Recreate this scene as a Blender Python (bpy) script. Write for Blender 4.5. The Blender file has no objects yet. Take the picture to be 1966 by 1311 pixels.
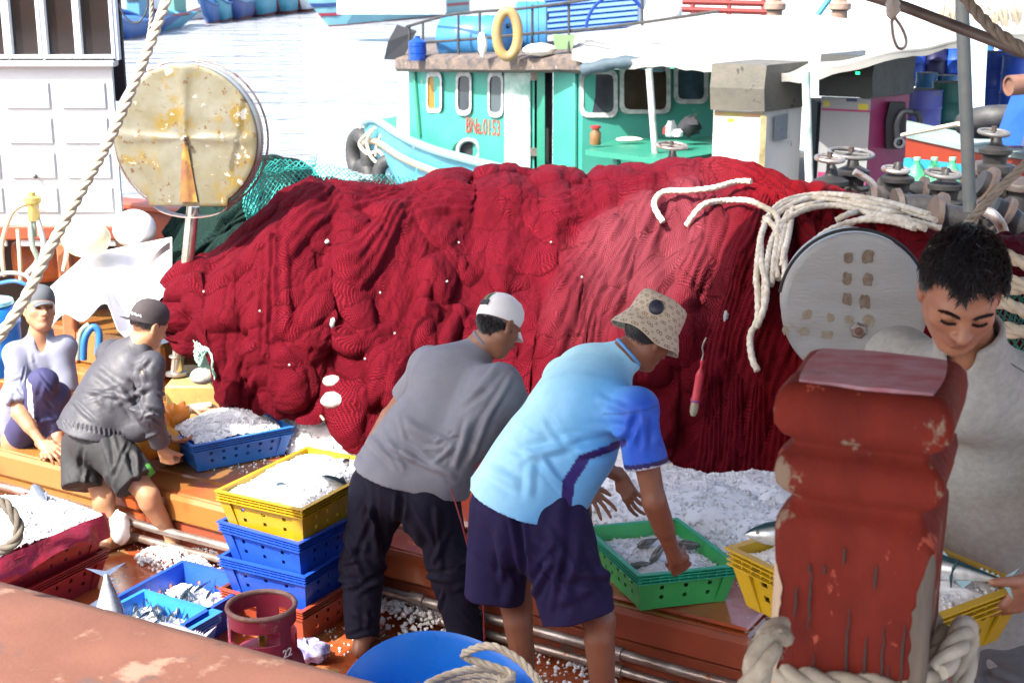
import bpy, math, random
import numpy as np
from mathutils import Vector, Matrix, Euler
R = math.radians
random.seed(7); rng = np.random.default_rng(7)
SC = bpy.context.scene
COL = SC.collection

# ---------------------------------------------------------------- camera
F_PX, CX, CY = 2730.0, 983.0, 655.5          # focal length in photo pixels
PITCH, CAM_H = R(15.0), 2.74
cam_d = bpy.data.cameras.new('camera'); cam = bpy.data.objects.new('camera', cam_d); COL.objects.link(cam)
cam.location = (0, 0, CAM_H); cam.rotation_euler = (R(90) - PITCH, 0, 0)
cam_d.sensor_width = 36; cam_d.lens = 36 * F_PX / 1966; cam_d.clip_start = .05; cam_d.clip_end = 3000
cam_d.dof.use_dof = True; cam_d.dof.focus_distance = 4.6; cam_d.dof.aperture_fstop = 9
SC.camera = cam

# ---------------------------------------------------------------- sky, sun, exposure
SUN = Vector((-.50, -.45, .76)).normalized()     # towards the sun: high, behind and left of the viewer
w = bpy.data.worlds.new("World"); SC.world = w; w.use_nodes = True
nt = w.node_tree; bgn = nt.nodes['Background']; sky = nt.nodes.new('ShaderNodeTexSky')
sky.sky_type = 'NISHITA'; sky.sun_disc = False
sky.sun_elevation = math.asin(SUN.z); sky.sun_rotation = math.atan2(SUN.x, SUN.y)
sky.air_density = 1.0; sky.dust_density = 4.0; sky.ozone_density = 1.0
nt.links.new(sky.outputs[0], bgn.inputs[0]); bgn.inputs[1].default_value = .15
sd = bpy.data.lights.new('sun', 'SUN'); sd.energy = 3.9; sd.angle = R(.5); sd.color = (1, .95, .87)
so = bpy.data.objects.new('sun', sd); COL.objects.link(so); so.rotation_euler = SUN.to_track_quat('Z', 'Y').to_euler()
SC.view_settings.view_transform = 'Standard'; SC.view_settings.look = 'None'
SC.view_settings.exposure = 1.78; SC.view_settings.gamma = 1
SC.cycles.use_denoising = True
SC.cycles.max_bounces = 6; SC.cycles.transparent_max_bounces = 12

# ---------------------------------------------------------------- where things stand
_c, _s = math.cos(PITCH), math.sin(PITCH)
def ray(px, py):
    a, b = (px - CX) / F_PX, (CY - py) / F_PX
    return Vector((a, _c + b * _s, -_s + b * _c))
def P(px, py, Y):
    "point seen at photo pixel px,py standing Y metres away"
    r = ray(px, py); t = Y / r.y
    return Vector((r.x * t, Y, CAM_H + r.z * t))
def G(px, py, z=0.0):
    "point seen at px,py lying at height z"
    r = ray(px, py); t = (z - CAM_H) / r.z
    return Vector((r.x * t, r.y * t, z))
def V3(*a): return Vector(a)
def lerp(a, b, t): return a + (b - a) * t

# ---------------------------------------------------------------- noise
_T = np.random.default_rng(3).random((64, 64, 64)).astype(np.float32)
def vnoise(p):
    p = np.asarray(p, np.float32); i = np.floor(p).astype(np.int64); f = p - i; f = f * f * (3 - 2 * f)
    i &= 63; j = (i + 1) & 63
    x0, y0, z0 = i[..., 0], i[..., 1], i[..., 2]; x1, y1, z1 = j[..., 0], j[..., 1], j[..., 2]
    fx, fy, fz = f[..., 0], f[..., 1], f[..., 2]
    a = _T[x0, y0, z0] * (1 - fx) + _T[x1, y0, z0] * fx; b = _T[x0, y1, z0] * (1 - fx) + _T[x1, y1, z0] * fx
    c = _T[x0, y0, z1] * (1 - fx) + _T[x1, y0, z1] * fx; d = _T[x0, y1, z1] * (1 - fx) + _T[x1, y1, z1] * fx
    e = a * (1 - fy) + b * fy; g = c * (1 - fy) + d * fy
    return (e * (1 - fz) + g * fz) * 2 - 1
def fbm(p, o=3):
    r = 0; a = 1.; p = np.asarray(p, np.float32)
    for k in range(o): r = r + a * vnoise(p * (2.03 ** k) + 17.3 * k); a *= .5
    return r

# ---------------------------------------------------------------- materials
MATS = {}
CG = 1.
def mat(name, col, rough=.6, col2=None, vs=4., bump=0., bs=30., metal=0., spec=.5, stains=(), trans=0., sss=0., emis=None,
        vcol=False, coat=0., wave=None, sharp=.5, thin=0., stretch=(1, 1, 1), bump2=None, dist=.01):
    if name in MATS: return MATS[name]
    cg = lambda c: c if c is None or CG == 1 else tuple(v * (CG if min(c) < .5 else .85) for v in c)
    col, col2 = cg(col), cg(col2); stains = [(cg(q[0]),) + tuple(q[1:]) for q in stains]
    m = bpy.data.materials.new(name); m.use_nodes = True; t = m.node_tree; N = t.nodes; L = t.links
    b = N['Principled BSDF']; tc = N.new('ShaderNodeTexCoord'); mp = N.new('ShaderNodeMapping'); mp.inputs['Scale'].default_value = stretch
    L.new(tc.outputs['Object'], mp.inputs[0]); co = mp.outputs[0]
    def rgb(c):
        n = N.new('ShaderNodeRGB'); n.outputs[0].default_value = (*c, 1); return n.outputs[0]
    def noise(sc, det=4, ro=.6):
        n = N.new('ShaderNodeTexNoise'); n.inputs['Scale'].default_value = sc; n.inputs['Detail'].default_value = det; n.inputs['Roughness'].default_value = ro
        L.new(co, n.inputs['Vector']); return n.outputs[0]
    def ramp(x, lo, hi):
        n = N.new('ShaderNodeMapRange'); n.inputs['From Min'].default_value = lo; n.inputs['From Max'].default_value = hi; n.interpolation_type = 'SMOOTHSTEP'
        L.new(x, n.inputs[0]); return n.outputs[0]
    def mix(f, a, c):
        n = N.new('ShaderNodeMix'); n.data_type = 'RGBA'; L.new(f, n.inputs[0]) if not isinstance(f, float) else setattr(n.inputs[0], 'default_value', f)
        L.new(a, n.inputs[6]); L.new(c, n.inputs[7]); return n.outputs[2]
    c = rgb(col)
    if vcol:
        a = N.new('ShaderNodeVertexColor'); a.layer_name = 'Col'; c = a.outputs[0]
    if col2 is not None:
        if vcol:
            n = N.new('ShaderNodeMix'); n.data_type = 'RGBA'; n.blend_type = 'MULTIPLY'; L.new(ramp(noise(vs), .5 - sharp / 2, .5 + sharp / 2), n.inputs[0]); L.new(c, n.inputs[6]); L.new(rgb(col2), n.inputs[7]); c = n.outputs[2]
        else: c = mix(ramp(noise(vs), .5 - sharp / 2, .5 + sharp / 2), c, rgb(col2))
    rsrc = None
    for (sc_, scale, th, soft, *ex) in stains:
        f = ramp(noise(scale, 6, .65), th, th + soft); c = mix(f, c, rgb(sc_))
    L.new(c, b.inputs['Base Color'])
    b.inputs['Roughness'].default_value = rough; b.inputs['Metallic'].default_value = metal
    b.inputs['Specular IOR Level'].default_value = spec
    b.inputs['Transmission Weight'].default_value = trans; b.inputs['Coat Weight'].default_value = coat
    if coat: b.inputs['Coat Roughness'].default_value = .12
    if sss: b.inputs['Subsurface Weight'].default_value = sss; b.inputs['Subsurface Radius'].default_value = (1, .35, .2); b.inputs['Subsurface Scale'].default_value = .008
    if emis: b.inputs['Emission Color'].default_value = (*emis[0], 1); b.inputs['Emission Strength'].default_value = emis[1]
    if bump:
        n = N.new('ShaderNodeBump'); n.inputs['Strength'].default_value = bump; n.inputs['Distance'].default_value = dist
        L.new(noise(bs, 5, .6), n.inputs['Height']); L.new(n.outputs[0], b.inputs['Normal'])
        if bump2:
            n2 = N.new('ShaderNodeBump'); n2.inputs['Strength'].default_value = bump2[0]; n2.inputs['Distance'].default_value = bump2[2]
            L.new(noise(bump2[1], 3, .5), n2.inputs['Height']); L.new(n.outputs[0], n2.inputs['Normal']); L.new(n2.outputs[0], b.inputs['Normal'])
    # small roughness variation everywhere
    if rough > .12 and not trans:
        mr = N.new('ShaderNodeMapRange'); mr.inputs['To Min'].default_value = max(.05, rough - .12); mr.inputs['To Max'].default_value = min(1, rough + .12)
        L.new(noise(vs * 2.3 + 3, 3), mr.inputs[0]); L.new(mr.outputs[0], b.inputs['Roughness'])
    MATS[name] = m; return m

# ---------------------------------------------------------------- meshes
class MB:
    def __init__(s): s.v = []; s.f = []; s.n = 0
    def add(s, v, f):
        v = [tuple(q) for q in v]; s.v += v; s.f += [tuple(i + s.n for i in q) for q in f]; s.n += len(v); return s
    def box(s, lo, hi, M=None, bev=0.):
        x0, y0, z0 = lo; x1, y1, z1 = hi
        if bev:
            b = min(bev, (x1 - x0) * .45, (y1 - y0) * .45, (z1 - z0) * .45); vs = []
            # chamfered box: 24 vertices
            idx = {}
            for i, x in enumerate((x0, x1)):
                for j, y in enumerate((y0, y1)):
                    for k, z in enumerate((z0, z1)):
                        sx, sy, sz = (1 if i == 0 else -1), (1 if j == 0 else -1), (1 if k == 0 else -1)
                        idx[i, j, k, 0] = len(vs); vs.append((x, y + sy * b, z + sz * b))
                        idx[i, j, k, 1] = len(vs); vs.append((x + sx * b, y, z + sz * b))
                        idx[i, j, k, 2] = len(vs); vs.append((x + sx * b, y + sy * b, z))
            g = lambda i, j, k, a: idx[i, j, k, a]; fs = []
            for i in (0, 1): fs.append((g(i,0,0,0), g(i,1,0,0), g(i,1,1,0), g(i,0,1,0)))
            for j in (0, 1): fs.append((g(0,j,0,1), g(1,j,0,1), g(1,j,1,1), g(0,j,1,1)))
            for k in (0, 1): fs.append((g(0,0,k,2), g(1,0,k,2), g(1,1,k,2), g(0,1,k,2)))
            for i in (0, 1):
                for j in (0, 1): fs.append((g(i,j,0,0), g(i,j,1,0), g(i,j,1,1), g(i,j,0,1)))
                for k in (0, 1): fs.append((g(i,0,k,0), g(i,1,k,0), g(i,1,k,2), g(i,0,k,2)))
            for j in (0, 1):
                for k in (0, 1): fs.append((g(0,j,k,1), g(1,j,k,1), g(1,j,k,2), g(0,j,k,2)))
            for i in (0, 1):
                for j in (0, 1):
                    for k in (0, 1): fs.append((g(i,j,k,0), g(i,j,k,1), g(i,j,k,2)))
            v = vs; f = fs
        else:
            v = [(x0,y0,z0),(x1,y0,z0),(x1,y1,z0),(x0,y1,z0),(x0,y0,z1),(x1,y0,z1),(x1,y1,z1),(x0,y1,z1)]
            f = [(0,3,2,1),(4,5,6,7),(0,1,5,4),(1,2,6,5),(2,3,7,6),(3,0,4,7)]
        if M is not None: v = [M @ Vector(q) for q in v]
        return s.add(v, f)
    def bar(s, a, b, wd, ht, up=(0, 0, 1), bev=0.):
        "a box from a to b, wd wide and ht high"
        a = Vector(a); b = Vector(b); d = b - a; L = d.length; x = d.normalized(); up = Vector(up); y = up.cross(x).normalized(); z = x.cross(y)
        M = Matrix((( x.x, y.x, z.x, a.x), (x.y, y.y, z.y, a.y), (x.z, y.z, z.z, a.z), (0, 0, 0, 1)))
        return s.box((0, -wd / 2, -ht / 2), (L, wd / 2, ht / 2), M, bev)
    def tube(s, pts, r, n=10, caps=True, prof=None, twist=0.):
        pts = [Vector(p) for p in pts]; m = len(pts); rs = r if hasattr(r, '__len__') else [r] * m
        T = [(pts[min(i + 1, m - 1)] - pts[max(i - 1, 0)]).normalized() for i in range(m)]
        nrm = T[0].orthogonal().normalized(); v = []; L = 0
        for i in range(m):
            if i: nrm = (nrm - T[i] * nrm.dot(T[i])).normalized(); L += (pts[i] - pts[i - 1]).length
            bi = T[i].cross(nrm)
            for k in range(n):
                a = 2 * math.pi * k / n; q = rs[i] * (prof(a + twist * L) if prof else 1)
                v.append(pts[i] + (nrm * math.cos(a) + bi * math.sin(a)) * q)
        f = [(i * n + k, i * n + (k + 1) % n, (i + 1) * n + (k + 1) % n, (i + 1) * n + k) for i in range(m - 1) for k in range(n)]
        if caps: f += [tuple(range(n))[::-1], tuple((m - 1) * n + k for k in range(n))]
        return s.add(v, f)
    def lathe(s, prof, c=(0, 0, 0), ax=(0, 0, 1), n=28, sq=None):
        "prof: (radius, height) pairs along ax from c"
        c = Vector(c); z = Vector(ax).normalized(); x = z.orthogonal().normalized(); y = z.cross(x); v = []; m = len(prof)
        for (r, h) in prof:
            for k in range(n): a = 2 * math.pi * k / n; v.append(c + z * h + (x * math.cos(a) + y * math.sin(a)) * r)
        f = [(i * n + k, i * n + (k + 1) % n, (i + 1) * n + (k + 1) % n, (i + 1) * n + k) for i in range(m - 1) for k in range(n)]
        if prof[0][0] > 1e-5: f.append(tuple(range(n))[::-1])
        if prof[-1][0] > 1e-5: f.append(tuple((m - 1) * n + k for k in range(n)))
        return s.add(v, f)
    def ring(s, c, ax, Rr, r, n=36, m=10, sz=1.):
        c = Vector(c); z = Vector(ax).normalized(); x = z.orthogonal().normalized(); y = z.cross(x); v = []
        for i in range(n):
            a = 2 * math.pi * i / n; d = x * math.cos(a) + y * math.sin(a)
            for k in range(m): b = 2 * math.pi * k / m; v.append(c + d * (Rr + r * math.cos(b)) + z * (r * sz * math.sin(b)))
        f = [(i * m + k, ((i + 1) % n) * m + k, ((i + 1) % n) * m + (k + 1) % m, i * m + (k + 1) % m) for i in range(n) for k in range(m)]
        return s.add(v, f)
    def ball(s, c, r, n=14, m=9, M=None, jit=0.):
        rr = r if hasattr(r, '__len__') else (r, r, r); c = Vector(c); v = []; f = []
        for i in range(m + 1):
            th = math.pi * i / m
            for k in range(n):
                a = 2 * math.pi * k / n; q = Vector((math.sin(th) * math.cos(a) * rr[0], math.sin(th) * math.sin(a) * rr[1], math.cos(th) * rr[2]))
                if jit: q *= 1 + random.uniform(-jit, jit)
                if M is not None: q = M @ q
                v.append(c + q)
        for i in range(m):
            for k in range(n): f.append((i * n + k, (i + 1) * n + k, (i + 1) * n + (k + 1) % n, i * n + (k + 1) % n))
        return s.add(v, f)
    def plate(s, pts, th, nrm):
        "a flat outline with thickness th along nrm"
        nrm = Vector(nrm).normalized() * th; a = [Vector(p) for p in pts]; n = len(a)
        return s.add(a + [p + nrm for p in a], [tuple(range(n))[::-1], tuple(range(n, 2 * n))] + [(i, (i + 1) % n, n + (i + 1) % n, n + i) for i in range(n)])
    def sheet(s, rows, th=.01, nrm=None):
        "grid of points (list of rows) given thickness"
        m = len(rows); n = len(rows[0]); v = [Vector(p) for r in rows for p in r]
        ns = []
        for i in range(m):
            for j in range(n):
                a = v[min(i + 1, m - 1) * n + j] - v[max(i - 1, 0) * n + j]; b = v[i * n + min(j + 1, n - 1)] - v[i * n + max(j - 1, 0)]
                q = a.cross(b); ns.append(q.normalized() if q.length > 1e-9 else Vector((0, 0, 1)))
        v2 = [p - q * th for p, q in zip(v, ns)]; o = m * n
        f = [(i * n + j, i * n + j + 1, (i + 1) * n + j + 1, (i + 1) * n + j) for i in range(m - 1) for j in range(n - 1)]
        f += [tuple(o + k for k in q)[::-1] for q in list(f)]
        for j in range(n - 1): f.append((j, o + j, o + j + 1, j + 1)); a = (m - 1) * n + j; f.append((a, a + 1, o + a + 1, o + a))
        for i in range(m - 1): a = i * n; f.append((a, a + n, o + a + n, o + a)); a = i * n + n - 1; f.append((a, o + a, o + a + n, a + n))
        return s.add(v + v2, f)
    def loft(s, rings, caps=True):
        m = len(rings); n = len(rings[0]); v = [p for r in rings for p in r]
        f = [(i * n + k, i * n + (k + 1) % n, (i + 1) * n + (k + 1) % n, (i + 1) * n + k) for i in range(m - 1) for k in range(n)]
        if caps: f += [tuple(range(n))[::-1], tuple((m - 1) * n + k for k in range(n))]
        return s.add(v, f)

def fix_normals(me):
    import bmesh
    bm = bmesh.new(); bm.from_mesh(me); bmesh.ops.recalc_face_normals(bm, faces=bm.faces); bm.to_mesh(me); bm.free()

def world_of(o):
    M = o.matrix_basis.copy()
    while o.parent: o = o.parent; M = o.matrix_basis @ M
    return M
def obj(name, mb, material, parent=None, smooth=40, local=False, colors=None, uv=None, origin=None, normals=True):
    "link a mesh; coordinates are world coordinates unless local"
    if isinstance(mb, MB): V = np.array(mb.v, dtype=np.float64).reshape(-1, 3); Fs = mb.f
    else: V, Fs = mb; V = np.asarray(V, dtype=np.float64)
    me = bpy.data.meshes.new(name)
    o = bpy.data.objects.new(name, me)
    if parent is not None:
        o.parent = parent
        if not local:
            Mi = np.array(world_of(parent).inverted()); V = V @ Mi[:3, :3].T + Mi[:3, 3]
    elif not local:
        if origin is None:
            lo, hi = V.min(0), V.max(0); origin = ((lo[0] + hi[0]) / 2, (lo[1] + hi[1]) / 2, lo[2])
        V = V - np.array(origin); o.location = origin
    if isinstance(Fs, np.ndarray):
        k = Fs.shape[1]; me.vertices.add(len(V)); me.vertices.foreach_set('co', V.astype(np.float32).ravel())
        me.loops.add(Fs.size); me.loops.foreach_set('vertex_index', Fs.astype(np.int32).ravel())
        me.polygons.add(len(Fs)); me.polygons.foreach_set('loop_start', np.arange(0, Fs.size, k, dtype=np.int32)); me.update(calc_edges=True)
    else: me.from_pydata(V.tolist(), [], Fs); me.update()
    if normals and not isinstance(Fs, np.ndarray): fix_normals(me)
    if colors is not None:
        at = me.color_attributes.new('Col', 'FLOAT_COLOR', 'POINT'); c4 = np.ones((len(V), 4), np.float32); c4[:, :3] = colors; at.data.foreach_set('color', c4.ravel())
    if uv is not None:
        ul = me.uv_layers.new(name='UVMap'); li = np.empty(len(me.loops), np.int32); me.loops.foreach_get('vertex_index', li); ul.data.foreach_set('uv', np.asarray(uv, np.float32)[li].ravel())
    me.materials.append(material)
    if smooth:
        me.polygons.foreach_set('use_smooth', [True] * len(me.polygons))
        if smooth < 180: 
            try: me.set_sharp_from_angle(angle=R(smooth))
            except Exception: pass
    COL.objects.link(o); return o
def tag(o, label, cat, group=None, kind=None):
    if label: o['label'] = label
    if cat: o['category'] = cat
    if group: o['group'] = group
    if kind: o['kind'] = kind
    return o
def thing(name, label, cat, loc=(0, 0, 0), rz=0., group=None, rot=None):
    o = bpy.data.objects.new(name, None); COL.objects.link(o); o.location = loc; o.rotation_euler = rot if rot else (0, 0, rz); o.empty_display_size = .1
    return tag(o, label, cat, group)
def struct(name, mb, m, **k): o = obj(name, mb, m, **k); o['kind'] = 'structure'; return o
def kids(o): return [c for c in COL.objects if c.parent == o]
def dup(root, loc=None, rot=None, label=None, group=None, cat=None):
    def cp(o, par):
        c = o.copy(); COL.objects.link(c)
        if par is not None: c.parent = par
        for ch in kids(o): cp(ch, c)
        return c
    c = cp(root, None)
    if loc is not None: c.location = loc
    if rot is not None: c.rotation_euler = rot
    if label: c['label'] = label
    if group: c['group'] = group
    return c
def spline(pts, n=10, closed=False):
    pts = [Vector(p) for p in pts]; m = len(pts); out = []
    for i in range(m if closed else m - 1):
        if closed: p0, p1, p2, p3 = pts[(i - 1) % m], pts[i], pts[(i + 1) % m], pts[(i + 2) % m]
        else: p0, p1, p2, p3 = pts[max(i - 1, 0)], pts[i], pts[i + 1], pts[min(i + 2, m - 1)]
        for k in range(n):
            t = k / n; out.append(.5 * ((2 * p1) + (p2 - p0) * t + (2 * p0 - 5 * p1 + 4 * p2 - p3) * t * t + (3 * p1 - p0 - 3 * p2 + p3) * t ** 3))
    out.append(pts[0] if closed else pts[-1]); return out
def resample(pts, step):
    out = [pts[0]]; acc = 0
    for a, b in zip(pts[:-1], pts[1:]):
        L = (b - a).length
        if L < 1e-9: continue
        while acc + L >= step:
            t = (step - acc) / L; a = a + (b - a) * t; out.append(a); L = (b - a).length; acc = 0
        acc += L
    out.append(pts[-1]); return out
def rope_mb(pts, r, mb=None, turns=None, n=12, sub=12):
    "three-strand laid rope along a smooth curve"
    q = resample(spline(pts, sub), r * .6); tw = (turns or .85 / r); mb = mb or MB(); m = len(q)
    T = [(q[min(i + 1, m - 1)] - q[max(i - 1, 0)]).normalized() for i in range(m)]; nr = T[0].orthogonal().normalized(); S3 = [[], [], []]; L = 0
    for i in range(m):
        if i: nr = (nr - T[i] * nr.dot(T[i])).normalized(); L += (q[i] - q[i - 1]).length
        bi = T[i].cross(nr)
        for k in range(3): a = tw * L + k * 2.0944; S3[k].append(q[i] + (nr * math.cos(a) + bi * math.sin(a)) * r * .50)
    for s_ in S3: mb.tube(s_, r * .56, n=8)
    return mb

# ---------------------------------------------------------------- signed distance modelling, for bodies, clothes and soft things
class SDF:
    FAR = .09
    def __init__(s, lo, hi, h):
        s.lo = np.array(lo, np.float32); s.h = np.float32(h); s.n = (np.ceil((np.array(hi) - np.array(lo)) / h).astype(int) + 1)
        s.f = np.full(s.n, s.FAR, np.float32)
    def _r(s, lo, hi):
        a = np.clip(np.floor((np.array(lo) - s.lo) / s.h).astype(int), 0, s.n); b = np.clip(np.ceil((np.array(hi) - s.lo) / s.h).astype(int) + 1, 0, s.n)
        sl = tuple(slice(x, y) for x, y in zip(a, b)); g = [s.lo[i] + s.h * np.arange(a[i], b[i], dtype=np.float32) for i in range(3)]
        return sl, g[0][:, None, None], g[1][None, :, None], g[2][None, None, :]
    def _put(s, sl, d, k, op):
        a = s.f[sl]
        if a.size == 0: return
        if op == 'add':
            if k <= 0: s.f[sl] = np.minimum(a, d); return
            h = np.clip(.5 + .5 * (d - a) / k, 0, 1); s.f[sl] = d + (a - d) * h - k * h * (1 - h)
        else:
            k = max(k, 1e-5); h = np.clip(.5 - .5 * (d + a) / k, 0, 1); s.f[sl] = a + (-d - a) * h + k * h * (1 - h)
    def cone(s, a, b, ra, rb, k=.02, n=None, sq=1., cut=0, op='add'):
        a = np.array(a, np.float32); b = np.array(b, np.float32); m = max(ra, rb) * max(1, sq) + k + .02
        if op == 'add': m += .04
        sl, X, Y, Z = s._r(np.minimum(a, b) - m, np.maximum(a, b) + m); ba = b - a; L2 = float(ba @ ba) + 1e-9
        x, y, z = X - a[0], Y - a[1], Z - a[2]
        t0 = (x * ba[0] + y * ba[1] + z * ba[2]) / L2; t = np.clip(t0, 0, 1); x = x - t * ba[0]; y = y - t * ba[1]; z = z - t * ba[2]
        if n is not None:
            n = np.array(n, np.float32); n = n / np.linalg.norm(n); q = (x * n[0] + y * n[1] + z * n[2]) * (1 / sq - 1); x = x + q * n[0]; y = y + q * n[1]; z = z + q * n[2]
        d = np.sqrt(x * x + y * y + z * z) - (ra + (rb - ra) * t)
        if sq < 1: d = d * (.5 + .5 * sq)
        L = L2 ** .5
        if cut & 1: d = np.maximum(d, -t0 * L)
        if cut & 2: d = np.maximum(d, (t0 - 1) * L)
        s._put(sl, d, k, op); return s
    def ell(s, c, r, k=.02, M=None, op='add'):
        c = np.array(c, np.float32); r = np.array(r, np.float32) if hasattr(r, '__len__') else np.array([r] * 3, np.float32); m = r.max() + k + .05
        sl, X, Y, Z = s._r(c - m, c + m); x, y, z = X - c[0], Y - c[1], Z - c[2]
        if M is not None:
            M = np.array(M, np.float32)       # rows: local axes in world
            x, y, z = (M[i, 0] * x + M[i, 1] * y + M[i, 2] * z for i in range(3))
        k0 = np.sqrt((x / r[0]) ** 2 + (y / r[1]) ** 2 + (z / r[2]) ** 2); k1 = np.sqrt((x / r[0] ** 2) ** 2 + (y / r[1] ** 2) ** 2 + (z / r[2] ** 2) ** 2) + 1e-6
        s._put(sl, k0 * (k0 - 1) / k1, k, op); return s
    def plane(s, c, n, rad, k=.0):
        "remove what lies on the n side of the plane through c, within rad of c"
        c = np.array(c, np.float32); n = np.array(n, np.float32); n /= np.linalg.norm(n); sl, X, Y, Z = s._r(c - rad, c + rad)
        d = (X - c[0]) * n[0] + (Y - c[1]) * n[1] + (Z - c[2]) * n[2]
        ins = ((X - c[0]) ** 2 + (Y - c[1]) ** 2 + (Z - c[2]) ** 2) < rad * rad
        s.f[sl] = np.where(ins, np.maximum(s.f[sl], d), s.f[sl]); return s
    def mesh(s, smooth=2, crop=True):
        f = s.f; f[0] = f[-1] = s.FAR; f[:, 0] = f[:, -1] = s.FAR; f[:, :, 0] = f[:, :, -1] = s.FAR
        sg = f < 0; c = np.zeros(np.array(f.shape) - 1, np.int8)
        offs = [(i, j, k) for i in (0, 1) for j in (0, 1) for k in (0, 1)]; nx, ny, nz = f.shape
        for i, j, k in offs: c += sg[i:nx - 1 + i, j:ny - 1 + j, k:nz - 1 + k]
        idx = np.argwhere((c > 0) & (c < 8)); vid = np.full(c.shape, -1, np.int32); vid[idx[:, 0], idx[:, 1], idx[:, 2]] = np.arange(len(idx))
        pos = np.zeros((len(idx), 3)); cnt = np.zeros(len(idx)); val = {o: f[idx[:, 0] + o[0], idx[:, 1] + o[1], idx[:, 2] + o[2]] for o in offs}
        for a in offs:
            for ax in range(3):
                if a[ax] == 0:
                    b = list(a); b[ax] = 1; b = tuple(b); fa, fb = val[a], val[b]; cr = (fa < 0) != (fb < 0)
                    t = np.where(cr, fa / np.where(cr, fa - fb, 1), 0)
                    q = np.array(a, float)[None] + t[:, None] * (np.array(b, float) - np.array(a, float))[None]; pos += q * cr[:, None]; cnt += cr
        V = (pos / cnt[:, None] + idx) * s.h + s.lo; Fs = []
        for ax in range(3):
            A = [slice(None)] * 3; B = [slice(None)] * 3; A[ax] = slice(0, -1); B[ax] = slice(1, None)
            e = np.argwhere(sg[tuple(A)] != sg[tuple(B)]); u, v = (ax + 1) % 3, (ax + 2) % 3
            e = e[(e[:, u] > 0) & (e[:, v] > 0)]
            if not len(e): continue
            ins = sg[e[:, 0], e[:, 1], e[:, 2]]
            q = []
            for du, dv in ((-1, -1), (0, -1), (0, 0), (-1, 0)):
                w_ = e.copy(); w_[:, u] += du; w_[:, v] += dv; w_ = np.minimum(w_, np.array(c.shape) - 1); q.append(vid[w_[:, 0], w_[:, 1], w_[:, 2]])
            q = np.stack(q, 1); q[~ins] = q[~ins][:, ::-1]; Fs.append(q)
        Fs = np.concatenate(Fs); Fs = Fs[(Fs >= 0).all(1)]
        for _ in range(smooth): V = lap(V, Fs, .5)
        return V, Fs
def lap(V, Fs, lam=.5):
    a = Fs.ravel(); b = np.roll(Fs, -1, 1).ravel(); n = len(V); cnt = np.bincount(a, minlength=n) + np.bincount(b, minlength=n); out = np.empty_like(V)
    for i in range(3): out[:, i] = (np.bincount(a, V[b, i], n) + np.bincount(b, V[a, i], n)) / np.maximum(cnt, 1)
    return V + lam * (out - V)
def vnormals(V, Fs):
    d1 = V[Fs[:, 2]] - V[Fs[:, 0]]; d2 = V[Fs[:, 3]] - V[Fs[:, 1]]; fn = np.cross(d1, d2); N = np.zeros_like(V)
    for k in range(4):
        for i in range(3): N[:, i] += np.bincount(Fs[:, k], fn[:, i], len(V))
    return N / (np.linalg.norm(N, axis=1, keepdims=True) + 1e-12)
def folds(V, Fs, lines, amp=.0, fr=9., stretch=(1, 1, 1), seed=0.):
    "cloth: lines = (p0, p1, width, height); positive is a ridge, negative a crease; amp/fr add soft buckling"
    N = vnormals(V, Fs); d = np.zeros(len(V))
    if amp: 
        q = V * np.array(stretch) * fr + seed; n1 = fbm(q, 2); d += amp * (n1 - .9 * np.abs(fbm(q * .8 + 31, 2)) + .25)
    for (a, b, wd, ht) in lines:
        a = np.array(a, float); b = np.array(b, float); ht = ht * 1.7; dv = (a + b) / 2 - np.array((0, 0, CAM_H)); dv /= np.linalg.norm(dv); ba = b - a; ba = ba - dv * (ba @ dv); wob = .25 * wd * vnoise(V * 14 + seed)[:, None] if len(V) else 0
        W_ = V - a; dep = (V - (a + b) / 2) @ dv; win = np.exp(-(dep / .17) ** 4); W_ = W_ - (W_ @ dv)[:, None] * dv; t0 = (W_ @ ba) / (ba @ ba); t = np.clip(t0, 0, 1); bow = np.sin(t * math.pi) * wd * .8
        r = np.linalg.norm(W_ - t[:, None] * ba + wob, axis=1); e = np.exp(-(r / wd) ** 2) * np.clip(np.sin(np.clip(t, .03, .97) * math.pi) * 1.6, 0, 1)
        e = e * win; ht = ht * win
        d += ht * e / np.maximum(win, 1e-3) - .55 * ht * np.exp(-((r - 1.7 * wd) / (.8 * wd)) ** 2) * np.clip(np.sin(np.clip(t, .03, .97) * math.pi) * 1.6, 0, 1)
    return V + N * d[:, None]
# ================================================================ SETTING
WATER_Z = -1.1
def water_mat():
    m = bpy.data.materials.new('harbour_water'); m.use_nodes = True; t = m.node_tree; N = t.nodes; L = t.links; b = N['Principled BSDF']
    b.inputs['Base Color'].default_value = (.33, .35, .38, 1); b.inputs['Roughness'].default_value = .06; b.inputs['IOR'].default_value = 1.33
    tc = N.new('ShaderNodeTexCoord'); mp = N.new('ShaderNodeMapping'); mp.inputs['Scale'].default_value = (.45, 1, 1); L.new(tc.outputs['Object'], mp.inputs[0])
    pr = None
    for sc_, st, di in ((.5, .8, .9), (2.2, .8, .25), (7, .6, .05)):
        n = N.new('ShaderNodeTexNoise'); n.inputs['Scale'].default_value = sc_; n.inputs['Detail'].default_value = 4; L.new(mp.outputs[0], n.inputs['Vector'])
        u = N.new('ShaderNodeBump'); u.inputs['Strength'].default_value = st; u.inputs['Distance'].default_value = di; L.new(n.outputs[0], u.inputs['Height'])
        if pr: L.new(pr, u.inputs['Normal'])
        pr = u.outputs[0]
    L.new(pr, b.inputs['Normal']); return m
struct('water', MB().add([(-700, -60, WATER_Z), (900, -60, WATER_Z), (900, 1500, WATER_Z), (-700, 1500, WATER_Z)], [(0, 1, 2, 3)]), water_mat(), smooth=0)
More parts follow.
